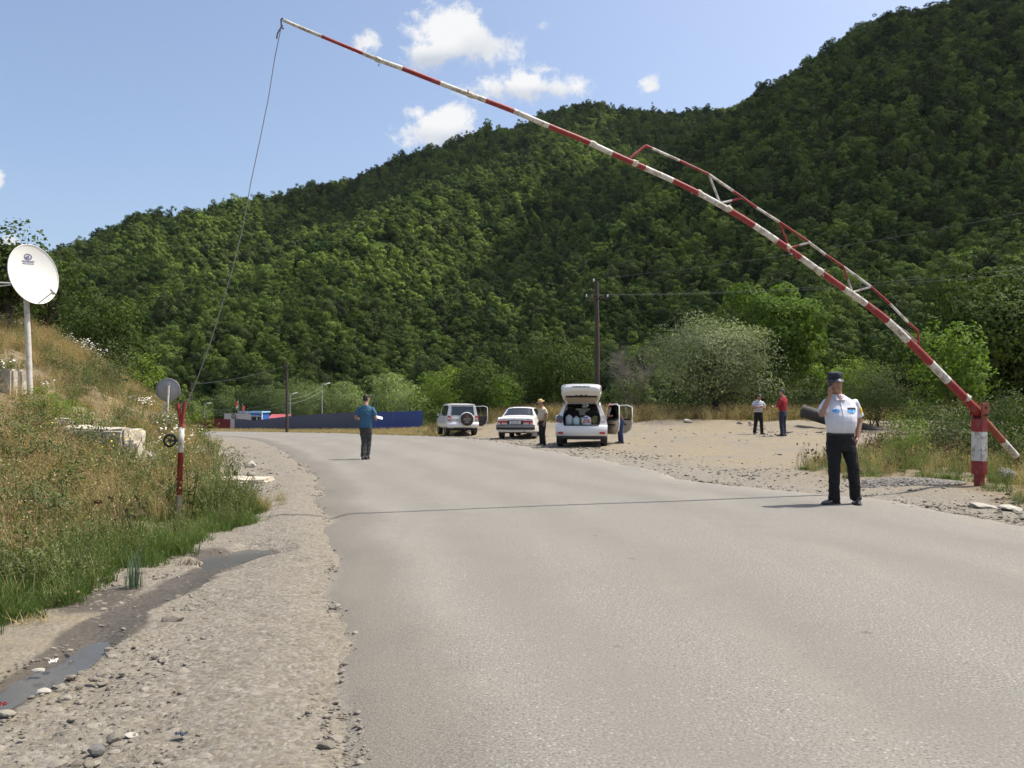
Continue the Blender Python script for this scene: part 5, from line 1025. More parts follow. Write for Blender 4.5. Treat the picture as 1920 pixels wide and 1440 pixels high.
# ------------------------------------------------------------------ fences and the compound at the bend
def sheet_mesh(w, h, mat, pitch=.16, dep=.022):
    n = int(w / pitch) * 4; xs = np.linspace(0, w, n + 1); ph = (np.arange(n + 1) % 4); d = np.where((ph == 1) | (ph == 2), dep, 0.0)
    V = []; F = []
    for x, dd in zip(xs, d): V += [(x, -dd, 0), (x, -dd, h)]
    for i in range(n): F.append((2 * i, 2 * i + 2, 2 * i + 3, 2 * i + 1))
    m = len(V); V += [(a, b + .004, c) for a, b, c in V]; F += [tuple(k + m for k in f[::-1]) for f in F]
    me = bpy.data.meshes.new('panel'); me.from_pydata(V, [], F); me.materials.append(mat); me.update(); return me
def make_fences():
    nodes = [(793, 80, 770), (690, 93, 772.5), (672, 95, 773), (600, 108, 776), (540, 121, 780), (475, 139, 788), (440, 148, 785)]
    P = [at(px, py, Y) for px, Y, py in nodes]; e = empty('metal_fence', (P[0].x, P[0].y, gz1(P[0].x, P[0].y)), 0, 'long blue corrugated metal fence along the far side of the road', 'fence'); o = Vector(e.location)
    w = 1.9; mb_ = sheet_mesh(w, 2.3, M_BLUEF); ms = sheet_mesh(w, 2.3, M_GREYBLUEF); rg = np.random.default_rng(5)
    post = MB(); post.box((0, .06, 1.1), (.07, .07, 2.3)); pm = post.mesh('fence_post', M_DKSTEEL)
    for k in range(len(P) - 1):
        a, b = P[k], P[k + 1]; d = Vector((b.x - a.x, b.y - a.y, 0)); n = max(1, round(d.length / w)); ang = math.atan2(d.y, d.x) + math.pi
        for i in range(n):
            q = a.lerp(b, (i + 1) / n); link('panel', mb_ if k < 1 else ms, e, Vector((q.x, q.y, q.z - 2.3 + rg.uniform(-.035, .035))) - o, (rg.uniform(-.01, .01), 0, ang), (d.length / n / w, 1, 1))
            if i % 2 == 0: link('fence_post', pm, e, Vector((q.x, q.y, q.z - 2.3)) - o + Vector((.15, .1, 0)))
    e2 = empty('metal_fence', (-56, 149, -2.45), 0, 'dark red corrugated metal fence at the left end of the compound', 'fence'); mr = sheet_mesh(1.2, 2.05, M_REDF, .12, .03)
    for i in range(9):
        x = -61.6 + 1.2 * i; link('panel', mr, e2, (x + 56, 1.5 - .3 * i * .4, .35 - .02 * i), (0, 0, R(-6)))
    # grey hoarding with a round emblem
    H = pmat('grey_hoarding', (.50, .49, .45), .8, var=.08, vscale=2, dirt=(.35, .33, .3), damt=.3); e3 = empty('hoarding', (-51.7, 154, -2.5), 0, 'pale grey panelled hoarding with a round black emblem', 'hoarding')
    for r in range(4):
        for c in range(3):
            mb = MB(); mb.box((0, 0, 0), (1.62, .06, .80), bevel=.01); link('board', mb.mesh('board', H), e3, (-1.0 + 1.64 * c, 0, .42 + .815 * r))
    mb = MB(); mb.lathe([(.30, 0), (.46, 0), (.46, .03), (.30, .03)], 28, M=Matrix.Translation((.0, -.035, 2.75)) @ Matrix.Rotation(R(90), 4, 'X')); mb.lathe([(.0001, .0), (.12, 0), (.12, .03), (.0001, .03)], 16, M=Matrix.Translation((.0, -.036, 2.75)) @ Matrix.Rotation(R(90), 4, 'X')); link('emblem', mb.mesh('emblem', M_BLACK), e3)
    # kiosk
    KB = pmat('kiosk_blue', (.03, .13, .45), .5, var=.1); KL = pmat('kiosk_light_blue', (.30, .55, .80), .5, var=.08); KW = pmat('kiosk_white', (.78, .80, .80), .5, var=.04); KG = pmat('dark_glass', (.015, .018, .022), .08, spec=.6)
    k = empty('kiosk', (-49.0, 158, -2.6), R(-10), 'small bright blue kiosk with pale blue roof edge and white window frames', 'kiosk')
    mb = MB(); mb.box((0, 0, 1.75), (4.3, 3, 3.5)); link('wall', mb.mesh('wall', KB), k)
    mb = MB(); mb.box((0, -.15, 3.66), (4.7, 3.5, .32), bevel=.05); mb.box((0, -1.86, 3.52), (4.72, .05, .12)); link('roof', mb.mesh('roof', KL), k)
    for x in (-2.2, -.85, 2.2):
        mb = MB(); mb.box((x, -1.62, 1.75), (.2, .2, 3.5)); link('corner_post', mb.mesh('corner_post', KW if x > -2 else KL), k)
    for x, w2 in ((.55, 1.0), (1.45, .38), (1.9, .38)):
        mb = MB(); mb.box((x, -1.53, 2.2), (w2 + .16, .06, 1.3)); f = link('window', mb.mesh('window', KW), k); mb = MB(); mb.box((x, -1.57, 2.2), (w2 - .02, .03, 1.1)); link('pane', mb.mesh('pane', KG), f)
    mb = MB(); mb.box((.7, -1.75, 3.02), (2.2, .5, .07), rot=(R(18), 0, 0)); link('awning', mb.mesh('awning', KL), k)
    # red-roofed hut
    h = empty('red_roofed_hut', (-46.6, 166, -2.75), 0, 'low hut behind the fence with a pinkish red sheet roof', 'hut'); mb = MB(); mb.box((0, 0, 1.2), (3.6, 3, 2.4)); link('wall', mb.mesh('wall', H), h)
    RF = pmat('faded_red_roof', (.42, .09, .10), .6, var=.12)
    for s, nm in ((0, 'roof_sheet'), (1, 'roof_sheet')):
        mb = MB(); mb.box((-1.0 + 2.0 * s, -.1, 2.9 - .02 * s), (1.98, 3.6, .06), rot=(R(14), 0, 0)); link(nm, mb.mesh(nm, RF), h)
    for i, (px, yt, Y) in enumerate(((446.5, 750, 152), (454.5, 756, 156))):
        x = (px - 960) / FPX * Y; z = -2.5; b = Vector((x, Y, z)); hh = at(px, yt, Y).z - z; e4 = empty('flag', b, 0, ('taller flagpole with a drooping red and white flag', 'lower flagpole with a drooping red flag')[i], 'flag'); mb = MB(); mb.tube([Vector((0, 0, -.2)), Vector((0, 0, hh))], .05, 8); link('pole', mb.mesh('pole', M_STEEL), e4)
        mb = MB(); n = 9; V = []; 
        for a in range(n):
            for c in range(7): u = a / (n - 1); v = c / 6; V.append((-.05 - .55 * u * (.5 + .5 * v) * (1 if i == 0 else -1), .12 * math.sin(u * 7 + v * 2), hh - .1 - 1.1 * (1 - v) - .6 * u))
        F = [(a * 7 + c, a * 7 + c + 1, (a + 1) * 7 + c + 1, (a + 1) * 7 + c) for a in range(n - 1) for c in range(6)]
        mb.v = V; mb.f = F; mb.m = [1 if (i == 0 and (f[0] % 7) in (0, 1)) else 0 for f in F]; mb.sm = [True] * len(F); link('cloth', mb.mesh('cloth', [pmat('flag_red', (.62, .08, .05), .8), pmat('flag_white', (.75, .74, .72), .8)]), e4)
make_fences()

# ------------------------------------------------------------------ pipe and litter
def make_pipe():
    a, b = at(1505, 771, 38), at(1640, 812, 36.2); e = empty('old_pipe', b, 0, 'large dark rusty pipe lying tilted on the rubble behind the officer', 'pipe'); d = (b - a).normalized(); a, b = a - Vector(e.location), b - Vector(e.location); r = .29
    mb = MB(); mb.tube([a, a.lerp(b, .4), b, b + d * .8], r, 22, cap=False); mb.tube([a + d * .001, b + d * .8], r * .9, 22, 1, cap=False)
    n = 22
    me = mb.mesh('pipe_wall', [pmat('tarred_pipe', (.045, .040, .036), .75, var=.35, vscale=3, dirt=(.18, .14, .1), dscale=3, damt=.5, bump=.4, bscale=20), M_BLACK], recalc=False); link('pipe_wall', me, e)
    mb = MB(); mb.tube([a - d * .01, a + d * .06], r * 1.06, 22, cap=False); link('collar', mb.mesh('collar', pmat('pipe_collar', (.10, .09, .08), .8, var=.3)), e)
make_pipe()
def litter(label, px, py, size, cols, seed, flat=.35):
    Y = CAMH * FPX / (py - HOR); x = (px - 960) / FPX * Y; z = gz1(x, Y); Y2 = Y
    if z > .1: Y2 = Y
    rg = np.random.default_rng(seed); n = 9; V = []
    for i in range(n):
        for j in range(n): V.append(((i / 8 - .5) * size + rg.normal() * size * .05, (j / 8 - .5) * size * .7 + rg.normal() * size * .05, .012 + abs(rg.normal()) * size * flat * .4 + size * .12 * math.sin(i * 1.7 + seed) * math.cos(j * 1.3)))
    F = [(i * n + j, (i + 1) * n + j, (i + 1) * n + j + 1, i * n + j + 1) for i in range(8) for j in range(8)]; mb = MB(); mb.v = V; mb.f = F; mb.m = [(k // 11) % len(cols) for k in range(len(F))]; mb.sm = [False] * len(F)
    o = link('litter', mb.mesh('litter', [pmat('litter_%d_%d' % (seed, k), c, .5, var=.1) for k, c in enumerate(cols)]), None, (x, Y2, z + .01), (0, 0, seed)); tag(o, label, 'litter')
litter('crumpled white and blue packet in the dry grass behind the forked post', 405, 886, .26, [(.7, .7, .68), (.7, .68, .66), (.12, .2, .5), (.55, .1, .1)], 1)
litter('torn white and orange plastic bag at the edge of the green grass', 312, 1030, .17, [(.68, .64, .58), (.6, .25, .15), (.7, .68, .62)], 2)
litter('small white paper scrap near the grass edge', 178, 1094, .07, [(.75, .74, .7)], 3)
litter('red scrap lying in the water at the left edge', 6, 1331, .035, [(.20, .04, .04)], 4)
litter('white scrap on the trickle mud', 100, 1249, .05, [(.72, .70, .66)], 5)
litter('thin dark plastic strip on the gravel at the bottom', 338, 1386, .05, [(.05, .06, .08)], 6, .05)
litter('pale plastic scrap in the grass left of the forked post', 280, 960, .10, [(.72, .72, .72)], 7)
litter('white scrap on the gravel right of the forked post', 430, 968, .12, [(.7, .69, .65)], 8)
# ------------------------------------------------------------------ cars (local axes: x right, y forward, z up; origin on the ground under the rear bumper)
P_WHITE = pmat('white_car_paint', (.74, .74, .73), .32, var=.03, vscale=2, coat=.6, dirt=(.55, .51, .45), dscale=1.2, damt=.3)
P_GLASS = pmat('tinted_glass', (.012, .014, .017), .05, var=.1, coat=.5, spec=.8)
P_TRIM = pmat('black_trim', (.02, .02, .021), .6, var=.2)
P_CHROME = pmat('chrome', (.62, .62, .63), .18, .95, var=.05)
P_RED = pmat('tail_lamp_red', (.42, .02, .025), .2, var=.1, coat=.5); P_CLEAR = pmat('lamp_clear', (.62, .55, .52), .2, var=.1, coat=.5); P_SMOKE = pmat('lamp_smoked', (.07, .075, .085), .12, var=.1, coat=.8)
P_BEIGE = pmat('beige_trim', (.40, .335, .255), .8, var=.08, vscale=5); P_SEAT = pmat('dark_seat', (.035, .033, .032), .85, var=.2); P_PLATE = pmat('plate_white', (.70, .70, .67), .5, var=.05); P_INK = pmat('plate_ink', (.03, .03, .05), .6)
P_TYRE = pmat('tyre', (.028, .026, .024), .9, var=.3, dirt=(.16, .13, .1), dscale=6, damt=.4); P_RIM = pmat('alloy', (.35, .35, .36), .35, .8, var=.1)
def clear_glass():
    m, t, b = new_mat('clear_glass'); t.n.remove(b); out = [n for n in t.n if n.type == 'OUTPUT_MATERIAL'][0]; tp = t.new('ShaderNodeBsdfTransparent'); tp.inputs[0].default_value = (.62, .68, .66, 1); gl = t.new('ShaderNodeBsdfGlossy'); gl.inputs['Roughness'].default_value = .03
    fr = t.new('ShaderNodeFresnel'); fr.inputs[0].default_value = 1.45; mx = t.new('ShaderNodeMixShader'); t.set(mx.inputs[0], fr.outputs[0]); t.set(mx.inputs[1], tp.outputs[0]); t.set(mx.inputs[2], gl.outputs[0]); t.set(out.inputs[0], mx.outputs[0]); return m
P_CLEARGLASS = clear_glass()
def ring(half):
    """half: list of (x,y,z) from bottom centre to roof centre on the right side -> closed ring"""
    return [Vector(p) for p in half] + [Vector((-p[0], p[1], p[2])) for p in half[-2:0:-1]]
def shell(parent, rings, mat, name='body', skip=None, capf=True, capb=True, sm=True):
    n = len(rings[0]); V = [p for r in rings for p in r]; F = []
    for i in range(len(rings) - 1):
        for j in range(n):
            jj = j if j < n // 2 else n - 1 - j
            if skip and skip(i, jj): continue
            F.append((i * n + j, (i + 1) * n + j, (i + 1) * n + (j + 1) % n, i * n + (j + 1) % n))
    if capb: F.append(tuple(range(n)))
    if capf: F.append(tuple(range((len(rings) - 1) * n, len(rings) * n))[::-1])
    me = bpy.data.meshes.new(name); me.from_pydata([tuple(v) for v in V], [], F); me.materials.append(mat)
    bm = bmesh.new(); bm.from_mesh(me); bmesh.ops.remove_doubles(bm, verts=bm.verts, dist=.0008); bmesh.ops.recalc_face_normals(bm, faces=bm.faces); bm.to_mesh(me); bm.free()
    for p in me.polygons: p.use_smooth = True
    try: me.set_sharp_from_angle(angle=R(28))
    except Exception: pass
    o = link(name, me, parent); return o
def wheel(parent, x, y, r, w, side):
    M = Matrix.Translation((x, y, r)) @ Matrix.Rotation(R(90), 4, 'Y'); mb = MB(); h = w / 2
    mb.lathe([(r * .62, -h * .9), (r * .80, -h), (r * .95, -h * .94), (r, -h * .7), (r, h * .7), (r * .95, h * .94), (r * .80, h), (r * .62, h * .9), (r * .60, 0), (r * .62, -h * .9)], 30, M=M)
    t = link('wheel', mb.mesh('wheel', P_TYRE), parent); mb = MB(); mb.lathe([(.0001, side * h * .55), (r * .2, side * h * .6), (r * .55, side * h * .5), (r * .62, side * h * .86), (r * .62, -side * h * .8), (.0001, -side * h * .8)], 24, M=M); rm = link('rim', mb.mesh('rim', P_RIM), t)
    return t
def pane(parent, pts, mat, name='window', th=.006, nrm=None):
    """flat or gently curved panel from a closed outline, with thickness"""
    P = [Vector(p) for p in pts]; n = nrm or (P[1] - P[0]).cross(P[2] - P[0]).normalized(); mb = MB(); mb.prism(P, Vector(n) * th); return link(name, mb.mesh(name, mat), parent)
def box_part(parent, name, c, d, mat, bevel=.01, rot=None):
    mb = MB(); mb.box(c, d, 0, rot=rot, bevel=bevel); return link(name, mb.mesh(name, mat), parent)
def bent_bar(parent, name, w, yc, z0, z1, dep, mat, curve=.10, n=13, bev=.02):
    """bumper: bar across the rear, wrapped round the corners"""
    R_ = []
    for k in range(n):
        u = -1 + 2 * k / (n - 1); x = u * w; yy = yc + curve * (abs(u) ** 3) + (.16 if abs(u) == 1 else 0) * 0
        R_.append([Vector((x, yy + dep, z0)), Vector((x, yy + bev, z0)), Vector((x, yy, z0 + bev)), Vector((x, yy, z1 - bev)), Vector((x, yy + bev, z1)), Vector((x, yy + dep, z1))])
    mb = MB(); mb.loft(R_, 0); return link(name, mb.mesh(name, mat), parent)
def plate(parent, c, w, h, txt, ry=0.0):
    mb = MB(); mb.box((0, 0, 0), (w, .012, h), bevel=.003); p = link('number_plate', mb.mesh('number_plate', P_PLATE), parent, c); me = text_mesh(txt, h * .78, .001, bold=.002)
    xs = [v.co.x for v in me.vertices]; k = min(1.0, w * .9 / (max(xs) - min(xs)))
    for v in me.vertices: v.co = Vector((v.co.x * k, -.008 - v.co.z, v.co.y))
    me.materials.append(P_INK); link('lettering', me, p); return p
def door(parent, hinge, ang, L, zs, zb, zt, side, inner, outer, glass, rake=.25, name='door'):
    """hinge: point at sill height; the door runs back from the hinge; side=+1 right side of the car"""
    e = empty(name, hinge); e.parent = parent; e.rotation_euler = (0, 0, side * ang); s = side
    prof = [(0, zs + .06), (-.06, zs), (-L * .72, zs), (-L * .93, zs + .16), (-L, zs + .45), (-L * .98, zb), (0, zb)]
    mb = MB(); mb.prism([(s * .0, y, z) for y, z in prof], (s * .035, 0, 0)); link('outer_skin', mb.mesh('outer_skin', outer), e)
    mb = MB(); q = [(y * .96 - .015, zs + (z - zs) * .95 + .02) for y, z in prof]; mb.prism([(-s * .002, y, z) for y, z in q], (-s * .05, 0, 0)); tr = link('door_trim', mb.mesh('door_trim', inner), e)
    box_part(tr, 'armrest', (-s * .075, -L * .5, zs + (zb - zs) * .62), (.05, L * .55, .06), P_TRIM, .012); box_part(tr, 'top_trim', (-s * .055, -L * .5, zb - .03), (.03, L * .9, .07), P_TRIM, .01)
    box_part(tr, 'pocket', (-s * .06, -L * .45, zs + .16), (.03, L * .6, .12), P_TRIM if inner is P_TRIM else P_BEIGE, .01)
    fr = [(-.02, zb), (-rake, zt), (-L * .80, zt + .02), (-L * .97, zt - .06), (-L * .98, zb)]; mb = MB(); mb.tube([Vector((s * .012, y, z)) for y, z in fr], .022, 6); link('window_frame', mb.mesh('window_frame', outer), e)
    mb = MB(); mb.prism([(s * .012, y, z) for y, z in fr], (s * .005, 0, 0)); link('door_glass', mb.mesh('door_glass', glass), e); return e
def mirror(parent, x, y, z, mat):
    s = 1 if x > 0 else -1; mb = MB(); mb.box((x + s * .11, y, z), (.2, .12, .15), 0, bevel=.03); mb.tube([(x - s * .05, y + .02, z - .06), (x + s * .05, y + .02, z - .03)], .03, 6); m = link('wing_mirror', mb.mesh('wing_mirror', mat), parent); mb = MB(); mb.box((x + s * .11, y - .062, z), (.16, .006, .11)); link('mirror_glass', mb.mesh('mirror_glass', P_CHROME), m)

def make_suv():
    x0, Y0 = (1090 - 960) / FPX * 29.5, 29.5; e = empty('parked_suv', (x0, Y0, gz1(x0, Y0 + 1.5)), R(-6.5), 'white SUV with its tailgate and both right-hand doors open', 'car')
    w = .92
    def st(y, zb, wl, zbelt, wb, zt, wt, zr, dy=0.0):
        """dy: how far the upper part leans forward"""
        s = lambda z: y + dy * max(0, (z - .8) / (zr - .8))
        return ring([(0, y, zb), (wl * .8, y, zb), (wl * .97, y, zb + .06), (wl, y, .55), (wl * .995, y, .80), (wb, s(zbelt), zbelt), (wb - .012, s(zbelt + .03), zbelt + .03), (wt + .03, s(zt - .05), zt - .05), (wt, s(zt), zt), (wt * .92, s(zr - .03), zr - .03), (wt * .5, s(zr - .005), zr - .005), (0, s(zr), zr)])
    Rg = [st(.10, .34, .90, 1.06, .85, 1.52, .64, 1.585, .34), st(.24, .32, .915, 1.05, .87, 1.55, .65, 1.62, .34), st(.75, .30, w, 1.04, .885, 1.585, .655, 1.66, .1), st(1.05, .30, w, 1.03, .885, 1.60, .66, 1.675), st(2.1, .30, w, 1.01, .885, 1.61, .665, 1.68), st(2.25, .30, w, 1.01, .885, 1.61, .665, 1.68), st(2.95, .30, w, .99, .885, 1.56, .65, 1.63), st(3.05, .30, w, .985, .885, 1.50, .645, 1.575), st(3.62, .30, w, .98, .88, 1.08, .80, 1.09), st(4.2, .32, .90, .93, .84, .97, .72, .99), st(4.6, .36, .84, .82, .72, .86, .6, .88), st(4.74, .42, .74, .7, .62, .74, .5, .76)]
    # window cells are left open and glazed
    def skip(i, j): return (j == 6 and i in (1, 3, 5)) or (j >= 7 and i == 7) or (j == 6 and i == 7)
    shell(e, Rg, P_WHITE, 'body', skip, capb=False)
    for i in (1, 3):
        for s in (1, -1):
            if s == 1 and i == 3: continue
            a, b = Rg[i], Rg[i + 1]; f = lambda p: Vector((p.x * s - s * .004, p.y, p.z)); pane(e, [f(a[6]), f(b[6]), f(b[7]), f(a[7])], P_CLEARGLASS, 'side_window')
    a, b = Rg[5], Rg[6]; pane(e, [Vector((-p.x, p.y, p.z)) for p in (a[6], b[6], b[7], a[7])], P_CLEARGLASS, 'side_window')
    a, b = Rg[7], Rg[8]; mb = MB(); L = [p for p in a[7:12]] + [Vector((-p.x, p.y, p.z)) for p in a[10:6:-1]]; L2 = [p for p in b[7:12]] + [Vector((-p.x, p.y, p.z)) for p in b[10:6:-1]]; mb.loft([L, L2], 0, cap=False, closed=False); link('windscreen', mb.mesh('windscreen', P_CLEARGLASS), e)
    # frame of the tailgate opening
    zz = [.80, .95, 1.06, 1.10, 1.30, 1.47, 1.545]; xo = [.90, .875, .852, .84, .75, .66, .62]; xi = [.63, .66, .665, .66, .61, .55, .50]; ys = [.10 + .34 * max(0, (z - .8) / .785) for z in zz]; mb = MB()
    for s in (1, -1):
        for k in range(len(zz) - 1): mb.add([(s * xo[k], ys[k], zz[k]), (s * xi[k], ys[k] + .015, zz[k]), (s * xi[k + 1], ys[k + 1] + .015, zz[k + 1]), (s * xo[k + 1], ys[k + 1], zz[k + 1])], [(0, 1, 2, 3)])
    mb.add([(-.62, ys[-1], zz[-1]), (.62, ys[-1], zz[-1]), (.58, .445, 1.585), (-.58, .445, 1.585)], [(0, 1, 2, 3)]); mb.add([(-.9, .1, .45), (.9, .1, .45), (.9, .1, .80), (-.9, .1, .80)], [(0, 1, 2, 3)]); link('rear_frame', mb.mesh('rear_frame', P_WHITE), e)
    mb = MB()   # rubber seal round the opening
    sp = [Vector((s * xi[k], ys[k] + .0, zz[k])) for s, ks in ((1, range(len(zz))), (-1, range(len(zz) - 1, -1, -1))) for k in ks]; mb.tube(sp + [sp[0]], .013, 6, cap=False); link('seal', mb.mesh('seal', P_TRIM), e)
    # cargo bay lining
    mb = MB(); mb.add([(-.66, .12, .80), (.66, .12, .80), (.66, 1.25, .80), (-.66, 1.25, .80)], [(0, 1, 2, 3)])
    for s in (1, -1): mb.add([(s * .66, .12, .80), (s * .67, 1.25, .80), (s * .67, 1.25, 1.08), (s * .67, .22, 1.08)], [(0, 1, 2, 3)])
    mb.add([(-.60, .45, 1.56), (.60, .45, 1.56), (.60, 2.9, 1.60), (-.60, 2.9, 1.60)], [(0, 1, 2, 3)], 1); mb.add([(-.85, 1.25, .45), (.85, 1.25, .45), (.85, 3.6, .45), (-.85, 3.6, .45)], [(0, 1, 2, 3)]); mb.box((0, 3.5, .8), (1.6, .35, .4)); link('cabin_lining', mb.mesh('cabin_lining', [P_TRIM, P_BEIGE]), e)
    for x in (-.42, .42):
        s = box_part(e, 'rear_seat', (x, 1.28, 1.02), (.62, .16, .52), P_SEAT, .05); box_part(s, 'headrest', (x, 1.30, 1.36), (.28, .10, .17), P_SEAT, .04)
        s = box_part(e, 'front_seat', (x, 2.35, 1.02), (.50, .16, .62), P_SEAT, .05); box_part(s, 'headrest', (x, 2.33, 1.42), (.27, .10, .19), P_SEAT, .04)
    box_part(e, 'luggage_cover', (0, .95, 1.10), (1.28, .12, .05), P_TRIM, .02); box_part(e, 'rear_view_mirror', (.05, 3.1, 1.46), (.22, .03, .06), P_CHROME, .01)
    # bumper, lamps, underside
    bent_bar(e, 'rear_bumper', .925, -.06, .40, .80, .18, P_WHITE, .14, bev=.05); bent_bar(e, 'bumper_sill', .62, -.062, .775, .806, .05, P_TRIM, .05, bev=.008); bent_bar(e, 'lower_valance', .86, -.03, .28, .41, .3, P_TRIM, .12, bev=.03)
    for s in (1, -1):
        box_part(e, 'reflector', (s * .745, -.02, .515), (.20, .05, .07), P_RED, .012, rot=(0, 0, s * R(16)))
        mb = MB(); mb.prism([(s * .69, .16, .86), (s * .905, .18, .90), (s * .885, .23, 1.10), (s * .80, .255, 1.16), (s * .69, .245, 1.10)], (0, -.035, 0)); l = link('tail_lamp', mb.mesh('tail_lamp', P_SMOKE if s < 0 else P_CLEAR), e); box_part(l, 'lens_band', (s * .79, .15, .93), (.16, .02, .05), P_RED if s < 0 else P_CLEAR, .006)
        wheel(e, s * .79, .88, .36, .235, s); wheel(e, s * .79, 3.62, .36, .235, s); box_part(e, 'mud_flap', (s * .80, .52, .27), (.24, .02, .26), P_TRIM, .004)
    mb = MB(); mb.box((0, 2.3, .36), (1.5, 4.0, .12)); mb.tube([(-.6, .88, .33), (.6, .88, .33)], .05, 8); link('underside', mb.mesh('underside', P_TRIM), e)
    mb = MB(); mb.tube([(.46, .5, .27), (.46, .02, .30)], .038, 10); link('exhaust', mb.mesh('exhaust', P_CHROME), e); mirror(e, -.90, 3.15, 1.05, P_WHITE)
    # tailgate, swung up
    t = empty('tailgate', (0, .46, 1.60)); t.parent = e; t.rotation_euler = (R(-32), 0, 0)   # local -y runs to the free edge, inner face looks down
    W_ = [(0, .60), (-.25, .64), (-.50, .685), (-.66, .71), (-.86, .71), (-.97, .67), (-1.03, .54), (-1.065, .30)]
    O = [Vector((x, y, .07 * math.sin(min(1, -y / 1.07) * 2.2))) for y, x in W_] + [Vector((-x, y, .07 * math.sin(min(1, -y / 1.07) * 2.2))) for y, x in W_[::-1]]
    mb = MB(); mb.prism(O, (0, 0, .045)); link('outer_skin', mb.mesh('outer_skin', P_WHITE), t)
    fr = MB(); I = [(-.06, .50), (-.30, .53), (-.52, .56), (-.60, .50)]
    for s in (1, -1):
        fr.loft([[Vector((s * W_[k][1], W_[k][0], -.06)), Vector((s * W_[k][1], W_[k][0], .06)), Vector((s * (W_[k][1] - .12), W_[k][0], .06)), Vector((s * (W_[k][1] - .12), W_[k][0], -.05))] for k in range(4)])
    link('inner_frame', fr.mesh('inner_frame', P_WHITE), t)
    mb = MB(); mb.prism([(-.52, -.05, -.02), (.52, -.05, -.02), (.57, -.50, -.03), (-.57, -.50, -.03)], (0, 0, .012)); link('glass', mb.mesh('glass', P_GLASS), t)
    mb = MB(); mb.prism([(-.55, -.03, -.045), (.55, -.03, -.045), (.60, -.42, -.06), (-.60, -.42, -.06)], (0, 0, .02)); link('inner_trim', mb.mesh('inner_trim', P_BEIGE), t); box_part(t, 'dark_strip', (0, -.50, -.045), (1.10, .10, .05), P_TRIM, .02)
    mb = MB(); mb.loft([[Vector((x, yb + .10 * (x / .66) ** 4, zz)) for x in np.linspace(-.66, .66, 15)] + [Vector((x, yt, zz)) for x in np.linspace(.66, -.66, 15)] for yb, yt, zz in ((-.98, -.66, -.13), (-1.06, -.62, -.09), (-1.09, -.60, .0), (-1.06, -.62, .06))]); link('lower_panel', mb.mesh('lower_panel', P_WHITE), t)
    for x, wd in ((-.17, .07), (0, .13), (.17, .09)): box_part(t, 'recess', (x, -.68, -.125), (wd, .07, .02), P_TRIM, .004)
    box_part(t, 'handle', (0, -1.095, -.03), (.62, .02, .055), P_CHROME, .006)
    for x in (-.15, -.02, .12): box_part(t, 'plate_light', (x, -1.108, -.03), (.07, .012, .025), P_TRIM, .002)
    for s in (1, -1):
        mb = MB(); mb.tube([(s * .60, .42, 1.50), (s * .66, .12, 1.78)], .012, 6); link('gas_strut', mb.mesh('gas_strut', P_TRIM), e)
    door(e, (.905, 2.16, 0), R(27), 1.0, .42, 1.0, 1.53, 1, P_BEIGE, P_WHITE, P_CLEARGLASS, .10); door(e, (.90, 3.22, 0), R(63), 1.12, .42, 1.0, 1.50, 1, P_BEIGE, P_WHITE, P_CLEARGLASS, .40)
    return e
suv = make_suv()
def bag(label, x, y, w, h, d, mats, seed, knot=True, print_=None):
    """stuffed plastic bag standing in the open SUV (own thing)"""
    rg = np.random.default_rng(seed); rings = []; n = 16
    for k in range(9):
        u = k / 8; r = (1 - (2 * u - .72) ** 4 * .2) * (1 if u < .75 else 1 - (u - .75) * 2.2); rings.append([Vector((w / 2 * r * math.copysign(abs(math.cos(a)) ** .8, math.cos(a)) * (1 + .07 * rg.normal()), d / 2 * r * math.copysign(abs(math.sin(a)) ** .8, math.sin(a)) * (1 + .07 * rg.normal()), h * u * (1 + .02 * rg.normal()))) for a in np.linspace(0, 2 * math.pi, n, endpoint=False)])
    mb = MB(); mb.loft(rings); M = suv.matrix_basis; o = link('plastic_bag', mb.mesh('plastic_bag', mats[0]), None, Vector(suv.location) + Euler(suv.rotation_euler).to_matrix() @ Vector((x, y, .805)), (0, 0, suv.rotation_euler.z)); tag(o, label, 'bag')
    if print_:
        for (cx, cz, ww, hh, m) in print_:
            q = MB(); q.box((cx, -d / 2 * 1.03, cz), (ww, .012, hh), bevel=.004); link('print', q.mesh('print', m), o)
    return o
bpy.context.view_layer.update()
bag('pale grey lumpy plastic bag at the left of the boot', -.45, .40, .27, .36, .3, [pmat('bag_grey', (.50, .50, .52), .4, var=.15, vscale=12, bump=.6, bscale=25, bdist=.02)], 1)
bag('pale turquoise plastic bag second from the left in the boot', -.19, .36, .26, .30, .28, [pmat('bag_turquoise', (.48, .62, .62), .4, var=.12, vscale=12, bump=.6, bscale=25, bdist=.02)], 2)
bag('white carrier bag with a red and blue print in the boot', .17, .36, .36, .32, .28, [pmat('bag_white', (.70, .70, .72), .4, var=.08, vscale=12, bump=.5, bscale=25, bdist=.02)], 3, print_=[(.02, .10, .26, .05, P_RED), (.02, .165, .20, .05, P_RED), (-.02, .24, .16, .05, pmat('bag_blue_ink', (.10, .13, .38), .5))])
bag('olive green glossy bag at the right of the boot', .48, .40, .31, .34, .3, [pmat('bag_olive', (.10, .10, .03), .22, var=.3, vscale=12, bump=.6, bscale=22, bdist=.03)], 4)
bag('small yellowish bag squeezed behind the turquoise one', -.02, .55, .14, .28, .2, [pmat('bag_yellow', (.38, .40, .16), .5, var=.2, vscale=12)], 5)

